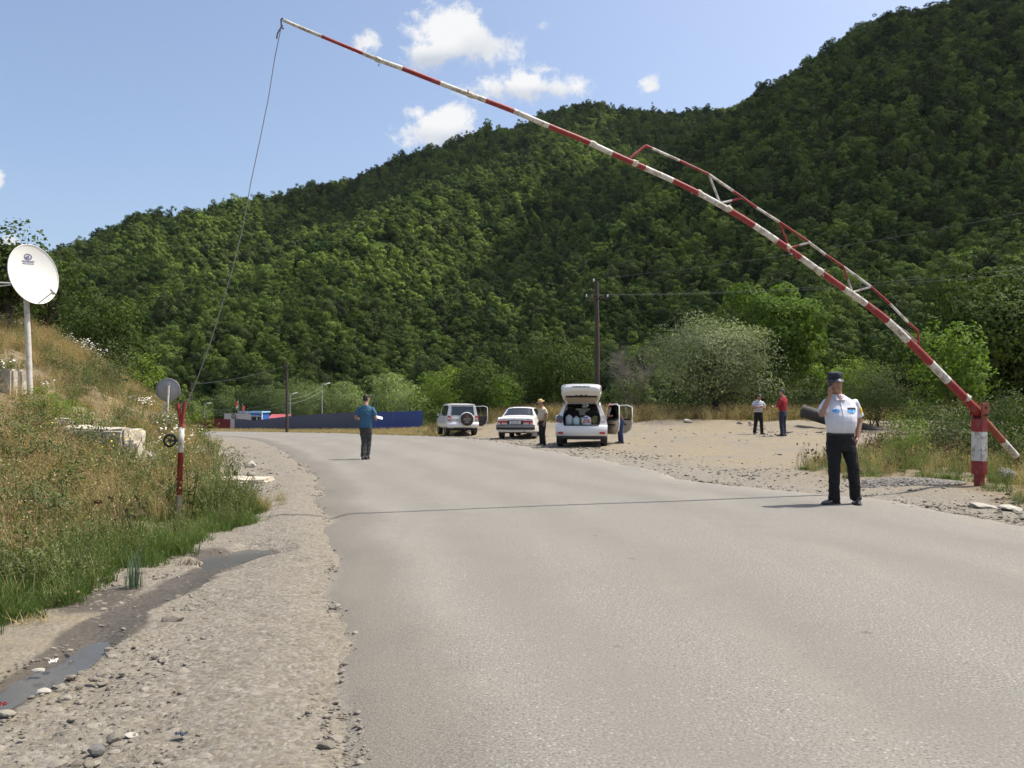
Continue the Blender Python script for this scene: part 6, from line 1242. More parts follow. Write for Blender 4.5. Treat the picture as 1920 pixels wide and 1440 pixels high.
def make_sedan():
    Y0 = 37.6; x0 = (966 - 960) / FPX * Y0; e = empty('parked_sedan', (x0, Y0, gz1(x0, Y0 + 1)), R(-9), 'old white saloon car seen from behind, dark rear window', 'car'); w = .90
    def st(y, zb, wl, zd, wd, zt=None, wt=None, zr=None, dyb=0.0):
        zt = zt or zd + .012; wt = wt or wd * .9; zr = zr or zd + .03
        return ring([(0, y, zb), (wl * .8, y, zb), (wl * .96, y, zb + .05), (wl, y, .50), (wl * .995, y, .68), (wl * .965, y, .80), (wd, y, zd - .02), (wd - .02, y, zd), (wt + .02, y, zt - .03), (wt, y, zt), (wt * .6, y, zr - .01), (0, y, zr)])
    Rg = [st(.03, .40, .84, .95, .80), st(.10, .34, .875, 1.0, .82, zr=1.03), st(.5, .32, w, 1.025, .84, zr=1.06), st(.98, .32, w, 1.03, .84, zr=1.075), st(1.08, .30, w, 1.02, .84, 1.08, .76, 1.12), st(1.58, .30, w, 1.0, .84, 1.42, .60, 1.46), st(2.0, .30, w, .99, .84, 1.46, .60, 1.51), st(2.75, .30, w, .98, .84, 1.46, .60, 1.51), st(2.95, .30, w, .97, .84, 1.42, .58, 1.46), st(3.55, .30, w, .96, .83, 1.01, .76, 1.04), st(4.4, .32, .89, .92, .78, zr=.97), st(4.8, .36, .84, .80, .7, zr=.84)]
    shell(e, Rg, P_WHITE, 'body')
    a, b = Rg[4], Rg[5]; q = lambda p, k, o=.006: Vector((p.x * k, p.y - .004, p.z + o))
    mb = MB(); rows = []
    for t in np.linspace(.06, .92, 6):
        L = [a[j].lerp(b[j], t) for j in (8, 9, 10, 11)]; half = [Vector((L[0].x * .93, L[0].y - .012, L[0].z + .012)), Vector((L[1].x * .93, L[1].y - .016, L[1].z + .012)), Vector((L[2].x * .97, L[2].y - .018, L[2].z + .012)), Vector((0, L[3].y - .018, L[3].z + .012))]; rows.append(half + [Vector((-p.x, p.y, p.z)) for p in half[-2::-1]])
    mb.loft(rows, 0, cap=False, closed=False); link('rear_window', mb.mesh('rear_window', P_GLASS), e)
    mb = MB(); edge = rows[0] + [r[-1] for r in rows[1:]] + rows[-1][::-1][1:] + [r[0] for r in rows[::-1][1:]]; mb.tube(edge, .012, 5, cap=False); link('window_seal', mb.mesh('window_seal', P_TRIM), e)
    for s in (1, -1):
        for i, (u, v) in enumerate(((5, 6), (6, 7))):
            a, b = Rg[u], Rg[v]; f = lambda p, dx=.008: Vector((s * (p.x + dx), p.y, p.z)); pane(e, [f(a[7].lerp(b[7], .08)), f(a[7].lerp(b[7], .94)), f(a[8].lerp(b[8], .94)), f(a[8].lerp(b[8], .08))], P_GLASS, 'side_window', nrm=Vector((s, 0, .3)).normalized())
        mb = MB(); mb.prism([(s * .36, .02, .70), (s * .80, .06, .70), (s * .80, .06, .865), (s * .36, .02, .865)], (0, -.035, 0)); l = link('tail_lamp', mb.mesh('tail_lamp', P_RED), e)
        box_part(l, 'reversing_lens', (s * .50, -.005, .74), (.24, .03, .065), P_CLEAR, .006); box_part(l, 'indicator_lens', (s * .745, .012, .74), (.10, .03, .065), P_CLEAR, .006)
        wheel(e, s * .765, .95, .325, .20, s); wheel(e, s * .765, 3.85, .325, .20, s); box_part(e, 'mud_flap', (s * .77, .62, .27), (.21, .016, .26), P_TRIM if s < 0 else P_RIM, .004); mirror(e, s * .83, 3.1, 1.02, P_TRIM)
    box_part(e, 'plate_panel', (0, .015, .785), (.72, .04, .19), P_TRIM, .01); plate(e, (0, -.012, .785), .52, .115, '32 LL 781')
    bent_bar(e, 'rear_bumper', .885, -.08, .46, .66, .14, P_TRIM, .10, bev=.03); bent_bar(e, 'chrome_strip', .886, -.085, .575, .605, .03, P_CHROME, .10, bev=.006); bent_bar(e, 'bumper_cap', .884, -.07, .655, .682, .12, P_CHROME, .10, bev=.008)
    bent_bar(e, 'lower_valance', .80, .02, .34, .46, .2, P_WHITE, .06, bev=.03)
    mb = MB(); mb.lathe([(.0001, 0), (.028, 0), (.03, .008), (.0001, .012)], 14, M=Matrix.Translation((0, .02, .945)) @ Matrix.Rotation(R(90), 4, 'X')); link('emblem', mb.mesh('emblem', P_CHROME), e)
    for x, t in ((-.56, 'VOLGA'), (.60, 'GAZ')):
        me = text_mesh(t, .075, .002)
        for v in me.vertices: v.co = Vector((v.co.x + x, .018 - v.co.z, v.co.y + .925))
        me.materials.append(P_CHROME); link('lettering', me, e)
    mb = MB(); mb.box((0, 2.3, .34), (1.45, 4.0, .1)); mb.tube([(-.7, .95, .32), (.7, .95, .32)], .05, 8); mb.lathe([(.0001, -.12), (.11, -.1), (.14, 0), (.11, .1), (.0001, .12)], 14, M=Matrix.Translation((0, .95, .30))); mb.box((-.05, .45, .36), (.9, .5, .1)); mb.tube([(.3, .9, .42), (.55, .35, .22)], .02, 6); link('underside', mb.mesh('underside', P_TRIM), e)
    mb = MB(); mb.tube([(.42, .5, .34), (.42, -.08, .37)], .025, 8); link('exhaust', mb.mesh('exhaust', P_TRIM), e)
make_sedan()

def make_offroader():
    Y0 = 46.5; x0 = (868 - 960) / FPX * Y0; e = empty('parked_offroader', (x0, Y0, gz1(x0, Y0 + 1)), R(13), 'boxy white off-roader with a round spare wheel cover on its tail', 'car'); w = .91
    def st(y, zb, wl, zb2, wb, zt, wt, zr, dy=0.0):
        s = lambda z: y + dy * max(0, (z - .9) / (zr - .9))
        return ring([(0, y, zb), (wl * .8, y, zb), (wl * .96, y, zb + .06), (wl, y, .60), (wl * .995, y, .88), (wb, s(zb2), zb2), (wb - .012, s(zb2 + .03), zb2 + .03), (wt + .025, s(zt - .05), zt - .05), (wt, s(zt), zt), (wt * .93, s(zr - .02), zr - .02), (wt * .5, s(zr), zr), (0, s(zr), zr)])
    Rg = [st(.04, .46, .87, 1.12, .85, 1.70, .72, 1.76, .12), st(.14, .42, .905, 1.12, .875, 1.73, .735, 1.80, .10), st(.9, .40, w, 1.11, .88, 1.76, .74, 1.83), st(2.0, .40, w, 1.10, .88, 1.77, .74, 1.84), st(2.75, .40, w, 1.09, .88, 1.74, .73, 1.81), st(3.35, .40, w, 1.08, .87, 1.20, .80, 1.22), st(4.1, .42, .91, 1.05, .82, 1.09, .72, 1.11), st(4.6, .48, .84, .9, .76, .95, .6, .97)]
    shell(e, Rg, P_WHITE, 'body')
    for s in (1, -1):
        for u, v, t0, t1 in ((1, 2, .12, .92), (2, 3, .05, .95), (3, 4, .05, .8)):
            a, b = Rg[u], Rg[v]; f = lambda p: Vector((s * (p.x + .006), p.y, p.z)); pane(e, [f(a[6].lerp(b[6], t0)), f(a[6].lerp(b[6], t1)), f(a[7].lerp(b[7], t1)), f(a[7].lerp(b[7], t0))], P_GLASS, 'side_window', nrm=Vector((s, 0, .25)).normalized())
        mb = MB(); mb.prism([(s * .70, .04, .86), (s * .875, .075, .86), (s * .86, .105, 1.14), (s * .70, .07, 1.14)], (0, -.04, 0)); l = link('tail_lamp', mb.mesh('tail_lamp', P_RED), e); box_part(l, 'clear_lens', (s * .785, .02, .97), (.13, .03, .10), P_CLEAR, .006)
        wheel(e, s * .775, .85, .385, .25, s); wheel(e, s * .775, 3.62, .385, .25, s); box_part(e, 'mud_flap', (s * .78, .46, .32), (.25, .016, .28), P_TRIM, .004)
    a, b = Rg[0], Rg[0]; mb = MB(); mb.prism([(-.66, .055, 1.17), (.66, .055, 1.17), (.60, .125, 1.66), (-.60, .125, 1.66)], (0, -.012, .002)); link('rear_window', mb.mesh('rear_window', P_GLASS), e); box_part(e, 'roof_spoiler', (0, .14, 1.765), (1.36, .2, .045), P_WHITE, .015)
    bent_bar(e, 'rear_bumper', .91, -.10, .48, .76, .2, P_WHITE, .12, bev=.04); bent_bar(e, 'lower_valance', .78, .02, .36, .49, .2, P_TRIM, .08)
    box_part(e, 'plate_panel', (-.42, .015, .91), (.44, .05, .34), P_WHITE, .02); plate(e, (-.42, -.016, .90), .36, .17, 'WX 205')
    # spare wheel with printed cover
    c = Vector((.20, -.10, .95)); M = Matrix.Translation(c) @ Matrix.Rotation(R(90), 4, 'X'); r = .385; mb = MB(); mb.lathe([(.0001, .115), (r * .8, .115), (r * .93, .10), (r, .05), (r, -.10), (r * .9, -.14), (.0001, -.14)], 40, M=M); sp = link('spare_wheel', mb.mesh('spare_wheel', pmat('spare_cover', (.028, .022, .02), .5, var=.15)), e, label='dark spare wheel cover with a three-diamond emblem and lettering')
    mb = MB(); mb.lathe([(r * .97, .09), (r * 1.03, .06), (r * 1.03, -.09), (r * .97, -.12)], 40, M=M); link('cover_ring', mb.mesh('cover_ring', P_WHITE), sp)
    mb = MB(); yf = c.y - .119
    for k in range(3):
        a = R(90 + 120 * k); d = Vector((math.cos(a), 0, math.sin(a))); p = Vector((-d.z, 0, d.x)); o = c + Vector((0, yf - c.y, .15)); mb.prism([o, o + d * .055 + p * .032, o + d * .11, o + d * .055 - p * .032], (0, -.003, 0))
    link('emblem', mb.mesh('emblem', pmat('emblem_red', (.40, .10, .07), .5)), sp)
    P_PALE = pmat('cover_print', (.40, .36, .33), .6)
    for t, z, sz in (('MITSUBISHI', .03, .075), ('PAJERO 4x4', -.05, .085), ('MOTORS', -.13, .06), ('MITSUBISHI', -.20, .055)):
        me = text_mesh(t, sz, .001, bold=.002)
        for v in me.vertices: v.co = Vector((v.co.x + c.x, yf - .001 - v.co.z, c.z + z + v.co.y))
        me.materials.append(P_PALE); link('lettering', me, sp)
    mb = MB(); mb.box((0, 2.3, .42), (1.5, 4.0, .12)); mb.tube([(-.7, .85, .36), (.7, .85, .36)], .06, 8); mb.lathe([(.0001, -.13), (.13, -.1), (.16, 0), (.13, .1), (.0001, .13)], 14, M=Matrix.Translation((.15, .85, .36))); link('underside', mb.mesh('underside', P_TRIM), e)
    mirror(e, -.88, 3.0, 1.18, P_TRIM); door(e, (.90, 3.0, 0), R(62), 1.15, .50, 1.09, 1.68, 1, P_TRIM, P_WHITE, P_CLEARGLASS, .35)
make_offroader()
# ------------------------------------------------------------------ people (local axes: facing -y, x to the picture's right, z up)
def skin_mat(name, col):
    m, t, b = new_mat(name); o = t.coord('Object'); t.set(b.inputs['Base Color'], t.mix(t.noise(14, 4, o), tuple(c * .85 for c in col), tuple(min(1, c * 1.12) for c in col))); b.inputs['Roughness'].default_value = .55
    b.inputs['Subsurface Weight'].default_value = .08; b.inputs['Subsurface Radius'].default_value = (.02, .008, .004); return m
SKIN = skin_mat('skin', (.42, .24, .165)); SKIN_T = skin_mat('skin_tanned', (.36, .19, .125)); LIPS = pmat('lips', (.26, .10, .085), .5); EYE_W = pmat('eye_white', (.55, .53, .5), .3); EYE_D = pmat('iris', (.02, .015, .012), .2); HAIR_D = pmat('dark_hair', (.018, .014, .011), .6, var=.4, vscale=60, bump=.6, bscale=120, bdist=.01); HAIR_G = pmat('greying_hair', (.055, .05, .047), .6, var=.5, vscale=60, bump=.6, bscale=120, bdist=.01)
def cloth(name, col, rough=.85, var=.12):
    m, t, b = new_mat(name); o = t.coord('Object'); n = t.noise(7, 5, o); t.set(b.inputs['Base Color'], t.mix(n, tuple(x * (1 - var) for x in col), tuple(min(1, x * (1 + var)) for x in col))); b.inputs['Roughness'].default_value = rough
    fold = t.math('ADD', t.noise(1.0, 3, t.mapping(o, (9, 9, 4), rot=(.5, .3, 0)), dist=1.2), t.math('MULTIPLY', t.noise(1.0, 3, t.mapping(o, (22, 22, 9), rot=(-.4, .5, 0)), dist=1.0), .4)); t.set(b.inputs['Normal'], t.bump(fold, .9, .05)); return m
def oval(c, rx, ry, n=20, p=1.0, tilt=0.0, roll=0.0):
    out = []
    for k in range(n):
        a = 2 * math.pi * k / n; ca, sa = math.cos(a), math.sin(a); x = rx * math.copysign(abs(ca) ** p, ca); y = ry * math.copysign(abs(sa) ** p, sa); out.append(Vector((c[0] + x, c[1] + y, c[2] + y * math.tan(tilt) + x * math.tan(roll))))
    return out
def ball(mb, c, r, n=12, mi=0):
    rr = r if hasattr(r, '__len__') else (r, r, r); c = Vector(c); V = []
    for i in range(1, 8):
        t = math.pi * i / 8; V.append([c + Vector((rr[0] * math.sin(t) * math.cos(2 * math.pi * k / n), rr[1] * math.sin(t) * math.sin(2 * math.pi * k / n), rr[2] * math.cos(t))) for k in range(n)])
    mb.loft(V, mi)
def fuse(name, mb, mat, voxel, smooth=3, wob=0.0, wsc=9.0, parent=None, label=None, zstretch=1.0):
    """melt overlapping closed shapes into one continuous surface"""
    me = mb.mesh(name, mat); o = bpy.data.objects.new(name, me); COL.objects.link(o); md = o.modifiers.new('r', 'REMESH'); md.mode = 'VOXEL'; md.voxel_size = voxel; md.use_smooth_shade = True
    sm = o.modifiers.new('s', 'SMOOTH'); sm.factor = .5; sm.iterations = smooth; dg = bpy.context.evaluated_depsgraph_get(); m2 = bpy.data.meshes.new_from_object(o.evaluated_get(dg)); bpy.data.objects.remove(o); bpy.data.meshes.remove(me); m2.name = name
    if wob:
        from mathutils import noise as mn
        n = len(m2.vertices); co = np.zeros(n * 3); no = np.zeros(n * 3); m2.vertices.foreach_get('co', co); m2.vertices.foreach_get('normal', no); co = co.reshape(-1, 3); no = no.reshape(-1, 3)
        k = np.array([mn.noise(q) + .5 * mn.noise(q * 2.3) for q in (Vector((p[0] * wsc, p[1] * wsc, p[2] * zstretch * wsc)) for p in co.tolist())]) * wob; m2.vertices.foreach_set('co', (co + no * k[:, None]).ravel())
    m2.materials.clear(); m2.materials.append(mat); m2.update(); return link(name, m2, parent, label=label)
def limb(mb, pts, rad, n=14): mb.tube([Vector(p) for p in pts], rad, n)
def bez(a, b, c, k=4):
    """joint softened limb path a-b-c"""
    a, b, c = Vector(a), Vector(b), Vector(c); return [a, a.lerp(b, .5), a.lerp(b, .88), b.lerp(a.lerp(c, .5), .06), b.lerp(c, .12), b.lerp(c, .5), c]
def hand(mb, W, d, n, curl=.5, scale=1.0, thumb=1, spread=.0):
    """palm with four bent fingers and a thumb. d: along the hand, n: palm normal (fingers curl towards it)"""
    W, d, n = Vector(W), Vector(d).normalized(), Vector(n).normalized(); n = (n - d * n.dot(d)).normalized(); s = d.cross(n) * thumb; S = scale
    mb.loft([[W + d * (t * S) + s * (wd * S * math.cos(a)) + n * (th * S * math.sin(a)) for a in np.linspace(0, 2 * math.pi, 12, endpoint=False)] for t, wd, th in ((-.02, .026, .022), (.02, .032, .018), (.055, .040, .016), (.088, .038, .013))])
    for k, (o, l) in enumerate(((.030, .068), (.010, .078), (-.010, .073), (-.029, .058))):
        b = W + d * (.082 * S) + s * (o * S); p = [b - d * .015 * S, b]; ang = 0; dd = d
        for q, (f, sh) in enumerate(((.42, .55), (.32, .9), (.26, .6))):
            ang += curl * sh; dd = (d * math.cos(ang) + n * math.sin(ang) + s * o * spread).normalized(); p.append(p[-1] + dd * l * f * S)
        mb.tube(p, [.0095 * S, .0098 * S, .0092 * S, .0085 * S, .007 * S], 8)
    b = W + d * (.018 * S) + s * (.026 * S); t1 = b + (s * .8 + d * .6 + n * .25).normalized() * .035 * S; t2 = t1 + (s * .25 + d * .9 + n * .5).normalized() * .03 * S; t3 = t2 + (d * .9 + n * .6).normalized() * .024 * S; mb.tube([b - s * .012 * S, b, t1, t2, t3], [.013 * S, .014 * S, .0115 * S, .0105 * S, .008 * S], 8)
def head_shapes(mb, M):
    prof = [(-.118, .024, .028, -.050), (-.108, .042, .044, -.046), (-.085, .055, .064, -.030), (-.05, .064, .080, -.014), (-.015, .070, .090, -.004), (.02, .0745, .096, .002), (.055, .0745, .095, .005), (.085, .066, .082, .009), (.105, .046, .058, .012), (.117, .014, .018, .014)]
    mb.loft([[M @ p for p in oval((0, y, z), rx, ry, 20, .92)] for z, rx, ry, y in prof])
    mb.tube([M @ Vector(p) for p in ((0, -.088, .030), (0, -.102, .002), (0, -.112, -.020), (0, -.098, -.032))], [.009, .0105, .015, .011], 8)
    mb.tube([M @ Vector(p) for p in ((-.05, -.070, .036), (0, -.092, .038), (.05, -.070, .036))], [.009, .012, .009], 8)          # brow
    mb.tube([M @ Vector(p) for p in ((-.024, -.083, -.060), (0, -.092, -.059), (.024, -.083, -.060))], [.007, .0095, .007], 8)   # lips
    for s in (1, -1): mb.tube([M @ Vector(p) for p in ((s * .070, .012, -.028), (s * .080, .008, .0), (s * .079, .014, .028))], [(.007, .012), (.008, .020), (.007, .014)], 8)
    for s in (1, -1): ball(mb, M @ Vector((s * .042, -.058, -.022)), (.022, .020, .018), 8)
def face_parts(body, M, brow=HAIR_D):
    for s in (1, -1):
        mb = MB(); ball(mb, M @ Vector((s * .031, -.0835, .016)), (.0125, .008, .007), 8); e = link('eye', mb.mesh('eye', EYE_W), body)
        mb = MB(); ball(mb, M @ Vector((s * .031, -.0895, .016)), (.010, .005, .0065), 8); link('eyebrow', (lambda q: (q.tube([M @ Vector((s * .014, -.0985, .036)), M @ Vector((s * .034, -.095, .043)), M @ Vector((s * .052, -.080, .037))], [.006, .0075, .005], 6), q.mesh('eyebrow', brow))[1])(MB()), body); link('pupil', mb.mesh('pupil', EYE_D), body)
    mb = MB(); mb.tube([M @ Vector((-.023, -.0895, -.060)), M @ Vector((0, -.1005, -.0595)), M @ Vector((.023, -.0895, -.060))], [.003, .0055, .003], 6); link('mouth', mb.mesh('mouth', LIPS), body)
def hair_shapes(mb, M, short=True, bald=False):
    k = 1.07 if short else 1.12
    prof = [(-.06, .055, .055, .035), (-.02, .070, .075, .026), (.02, .077, .084, .020), (.055, .079, .094, .012), (.088, .071, .088, .010), (.110, .052, .066, .012), (.124, .018, .022, .014)]
    mb.loft([[M @ p for p in oval((0, y, z), rx * k / 1.05, ry * k / 1.05, 20)] for z, rx, ry, y in (prof if not bald else prof[:4])])
def shoe(parent, ankle, toe_dir, mat, L=.29, name='shoe', sole=None):
    a = Vector(ankle); d = Vector((toe_dir[0], toe_dir[1], 0)).normalized(); s = Vector((-d.y, d.x, 0)); g = Vector((a.x, a.y, 0)); R_ = []
    for t, w, h in ((-.085, .028, .055), (-.07, .038, .085), (-.02, .042, .095), (.04, .044, .085), (.10, .048, .065), (.15, .046, .052), (.19, .034, .043), (.215, .012, .03)):
        t *= L / .29; R_.append([g + d * t + s * (w * math.cos(q)) + Vector((0, 0, max(.004, h * (.5 + .5 * math.sin(q)) if math.sin(q) > -.6 else .004))) for q in np.linspace(0, 2 * math.pi, 14, endpoint=False)])
    mb = MB(); mb.loft(R_); o = link(name, mb.mesh(name, mat), parent); mb = MB(); mb.loft([[p.copy() for p in ([Vector((q.x, q.y, .0)) for q in r] )] for r in R_]) if False else None
    mb = MB(); mb.loft([[g + d * (t * L / .29) + s * (u * (w + .004)) + Vector((0, 0, zz)) for u, zz in ((-1, .0), (1, .0), (1, .018), (-1, .018))] for t, w in ((-.09, .026), (-.06, .040), (.0, .043), (.10, .050), (.17, .044), (.218, .014))]); link('sole', mb.mesh('sole', sole or P_TRIM), o); return o
def person(label, loc, rz, S, head, pitch, yaw, roll, neck, torso, arms, legs, mats, hands=True, voxel=.013, hairkind='short', hs=1.0, shirt_extra=None, sleeve=.5, open_neck=False, untuck=False, facey=True, belt=None, wob=.004):
    """torso: list of (z,cx,cy,rx,ry) from crotch level up to the neck base; arms: [(shoulder,elbow,wrist,hand_dir,palm_n,curl,thumb)]; legs: [(hip,knee,ankle,toe)]"""
    e = empty('person', loc, rz, label, 'person'); e.scale = (S, S, S); M = Matrix.Translation(Vector(head)) @ Euler((pitch, roll, yaw)).to_matrix().to_4x4() @ Matrix.Scale(hs, 4)
    mb = MB(); head_shapes(mb, M); nb = Vector(neck); mb.tube([nb - Vector((0, 0, .05)), nb + Vector((0, 0, .02)), nb.lerp(Vector(head), .5), Vector(head) + Vector((0, .02, -.05))], [.075, .062, .056, .058], 14)
    mb.loft([oval((cx, cy, z), rx - .018, ry - .018, 18, .9) for z, cx, cy, rx, ry in torso])
    for (sh, el, wr, hd, pn, cu, th) in arms:
        limb(mb, bez(sh, el, wr), [.050, .047, .042, .041, .040, .036, .027]); hand(mb, wr, hd, pn, cu, 1.0, th)
    for (hp, kn, an, toe) in legs: limb(mb, bez(hp, kn, an), [.080, .072, .055, .052, .05, .048, .036])
    body = fuse('body', mb, mats['skin'], voxel * .75, 2, parent=e)
    if facey: face_parts(body, M, mats.get('brow', HAIR_D))
    # trousers
    tz = [t for t in torso if t[0] <= mats.get('waist', 1.0) + .001]; mb = MB(); mb.loft([oval((cx, cy, z), rx, ry, 20, .9) for z, cx, cy, rx, ry in tz])
    for (hp, kn, an, toe) in legs:
        hp, kn, an = Vector(hp), Vector(kn), Vector(an); dn = an + Vector((0, 0, -.035)); limb(mb, [hp + Vector((0, 0, .06)), hp.lerp(kn, .35), hp.lerp(kn, .8), kn, kn.lerp(dn, .3), kn.lerp(dn, .75), dn], [.098, .098, .082, .078, .076, .070, .070 * mats.get('hem', 1.0)])
    fuse('trousers', mb, mats['trousers'], voxel, 3, wob * 2.0, 9.0, e, zstretch=1.5)
    # shirt
    mb = MB(); bot = mats.get('hemz', mats.get('waist', 1.0) - .02); tt = [t for t in torso if t[0] >= bot]; g = .012
    first = min(torso, key=lambda t: abs(t[0] - bot)); tt = [(bot, first[1], first[2], first[3] + (.004 if untuck else -.010), first[4] + (.004 if untuck else -.010))] + [(z, cx, cy, rx + g * k, ry + g * k) for z, cx, cy, rx, ry, k in ((*q, 1.0 if untuck else min(1, max(0, (q[0] - bot) / .12))) for q in tt) if z > bot + .01]
    mb.loft([oval((cx, cy, z), rx, ry, 22, .9) for z, cx, cy, rx, ry in tt])
    for (sh, el, wr, hd, pn, cu, th) in arms:
        sh, el, wr = Vector(sh), Vector(el), Vector(wr); inn = Vector((torso[-2][1], torso[-2][2], sh.z - .06)); k = sleeve; limb(mb, [sh.lerp(inn, .55), sh, sh.lerp(el, k * .5), sh.lerp(el, k * .9), sh.lerp(el, k)] if k <= 1 else [sh.lerp(inn, .55), sh, sh.lerp(el, .5), el, el.lerp(wr, k - 1)], [.060, .064, .069, .073, .073] if k <= 1 else [.060, .062, .060, .056, .050])
    shirt = fuse('shirt', mb, mats['shirt'], voxel, 7, wob, 9.0, e, zstretch=.8)
    for (hp, kn, an, toe) in legs: shoe(e, an, toe, mats['shoe'])
    if hairkind:
        mb = MB(); hair_shapes(mb, M, hairkind == 'short', hairkind == 'bald'); fuse('hair', mb, mats['hair'], .010, 1, .003, 60, e)
    return e, body, shirt, M
# ---- officer on the phone
def make_officer():
    Y = 11.35; x = (1577 - 960) / FPX * Y; C = pmat('white_uniform_shirt', (.64, .65, .70), .8, var=.03, vscale=7, bump=.25, bscale=6, bdist=.03); T = cloth('black_trousers', (.0045, .0045, .0055)); S_ = pmat('black_leather', (.012, .012, .013), .22, coat=.4)
    torso = [(.70, -.01, .0, .165, .13), (.80, -.01, .0, .188, .145), (.90, -.015, -.01, .176, .140), (.945, -.015, -.015, .166, .136), (.985, -.016, -.03, .172, .146), (1.03, -.018, -.042, .180, .155), (1.09, -.02, -.048, .187, .160), (1.16, -.02, -.042, .192, .154), (1.25, -.02, -.02, .202, .138), (1.31, -.02, .0, .200, .116), (1.368, -.025, .005, .172, .094), (1.415, -.040, .005, .105, .076), (1.45, -.048, .0, .064, .062)]
    arms = [((-.196, .0, 1.335), (-.305, -.10, 1.165), (-.185, -.11, 1.445), (.05, .25, 1.0), (.95, .2, -.1), .75, 1), ((.184, .0, 1.335), (.265, .06, 1.085), (.205, -.02, .875), (-.25, -.15, -1), (-1, .3, 0), .3, -1)]
    legs = [((-.095, .0, .82), (-.100, -.02, .47), (-.085, .02, .09), (-.95, -.45)), ((.085, .0, .82), (.150, -.03, .47), (.205, .02, .09), (-.25, -1))]
    e, body, shirt, M = person('man in a white short-sleeved uniform shirt and dark cap, phoning in the road', (x, Y, gz1(x, Y) + .032), 0, 1.035, (-.088, -.03, 1.605), R(4), R(0), R(-4), (-.05, .0, 1.435), torso, arms, legs, dict(skin=SKIN_T, shirt=C, trousers=T, shoe=S_, hair=HAIR_D, waist=.945, hemz=.925, hem=1.12), voxel=.009, sleeve=.72, wob=.005, hs=1.09)
    # peaked field cap
    N = cloth('navy_cap', (.018, .022, .034), .8); mb = MB(); mb.loft([[M @ p for p in oval((0, y, z), rx, ry, 26, .95)] for z, rx, ry, y in ((.048, .080, .100, .004), (.070, .0815, .102, .004), (.105, .081, .100, .006), (.122, .079, .097, .008), (.128, .06, .07, .008), (.129, .01, .01, .008))]); cap = link('cap', mb.mesh('cap', N), e)
    mb = MB(); mb.loft([[M @ p for p in oval((0, .004, z), .0825, .103, 26, .95)] for z in (.048, .070)], cap=False); link('cap_band', mb.mesh('cap_band', cloth('navy_band', (.012, .014, .022))), cap)
    mb = MB(); rr = [[M @ Vector((.080 * math.sin(a) * k, -.090 * math.cos(a) * 1.0 - (k - 1) * .22, .058 - (k - 1) * .24 - .012 * abs(math.sin(a)))) for a in np.linspace(-1.25, 1.25, 15)] for k in (.98, 1.08, 1.17)]; mb.loft(rr, 0, cap=False, closed=False); mb.loft([[p + Vector((0, 0, .004)) for p in r] for r in rr], 0, cap=False, closed=False); link('cap_peak', mb.mesh('cap_peak', pmat('dark_peak', (.03, .035, .05), .45)), cap)
    # pocket flaps, name strip, badge, placket, collar, belt: thin pieces laid on the shirt
    dg = bpy.context.evaluated_depsgraph_get(); sm = shirt.data
    from mathutils.bvhtree import BVHTree
    bv = BVHTree.FromPolygons([v.co.copy() for v in sm.vertices], [tuple(p.vertices) for p in sm.polygons])
    def patch(name, outline, mat, lift=.006, dirn=(0, 1, 0), org=-1.0, parent=shirt, sub=1):
        """outline in (x,z); projected on the cloth from the front"""
        c = Vector((sum(p[0] for p in outline) / len(outline), 0, sum(p[1] for p in outline) / len(outline))); V = []; F = []; n = len(outline); ks = (1.0, .66, .33, 0.0)
        for k in ks:
            for (px_, pz_) in (outline if k > 0 else [(c.x, c.z)]):
                p = Vector((c.x + (px_ - c.x) * k, org, c.z + (pz_ - c.z) * k)); h = bv.ray_cast(p, Vector((0, 1, 0))); q = h[0] if h[0] else Vector((p.x, -.12, p.z)); V.append(Vector((p.x, q.y - lift, p.z)))
        for a in range(2): F += [(a * n + i, a * n + (i + 1) % n, (a + 1) * n + (i + 1) % n, (a + 1) * n + i) for i in range(n)]
        F += [(2 * n + i, 2 * n + (i + 1) % n, 3 * n) for i in range(n)]; mb = MB(); mb.add(V, F, 0, True); mb.add([v + Vector((0, lift + .004, 0)) for v in V[:n]] + V[:n], [(i, (i + 1) % n, n + (i + 1) % n, n + i) for i in range(n)]); return link(name, mb.mesh(name, mat), parent)
    BL = cloth('sky_blue_flap', (.13, .38, .72), .8); NV = cloth('navy_strip', (.015, .018, .05), .8)
    patch('pocket_flap', [(.015 + .062 + .062 * math.cos(t), 1.235 + (.014 if math.sin(t) > 0 else .034) * math.sin(t)) for t in np.linspace(0, 2 * math.pi, 18, endpoint=False)], BL); patch('name_strip', [(.025, 1.252), (.140, 1.252), (.140, 1.274), (.025, 1.274)], NV, .009)
    patch('pocket_flap', [(-.128 + .045 * math.cos(t), 1.235 + .026 * math.sin(t)) for t in np.linspace(0, 2 * math.pi, 14, endpoint=False)], BL)
    patch('placket', [(-.066, .95), (-.034, .95), (-.034, 1.36), (-.066, 1.36)], C, .005)
    for zz in (1.00, 1.09, 1.18, 1.27): patch('button', [(-.05 + .006 * math.cos(t), zz + .006 * math.sin(t)) for t in np.linspace(0, 6.28, 8, endpoint=False)], pmat('button', (.6, .6, .6), .4), .009)
    for s in (1, -1):
        mb = MB(); q = [Vector((-.050 + s * .012, -.112, 1.372)), Vector((-.050 + s * .058, -.062, 1.446)), Vector((-.050 + s * .074, -.01, 1.452)), Vector((-.050 + s * .088, -.040, 1.412)), Vector((-.050 + s * .062, -.108, 1.368))]; mb.prism(q, (s * .002, -.006, .003)); link('collar', mb.mesh('collar', C), shirt)
    mb = MB(); mb.prism([(-.051, -.128, 1.345), (-.036, -.108, 1.40), (-.036, -.085, 1.44), (-.066, -.085, 1.44), (-.066, -.108, 1.40)], (0, .02, 0)); link('open_neck', mb.mesh('open_neck', SKIN_T), body)
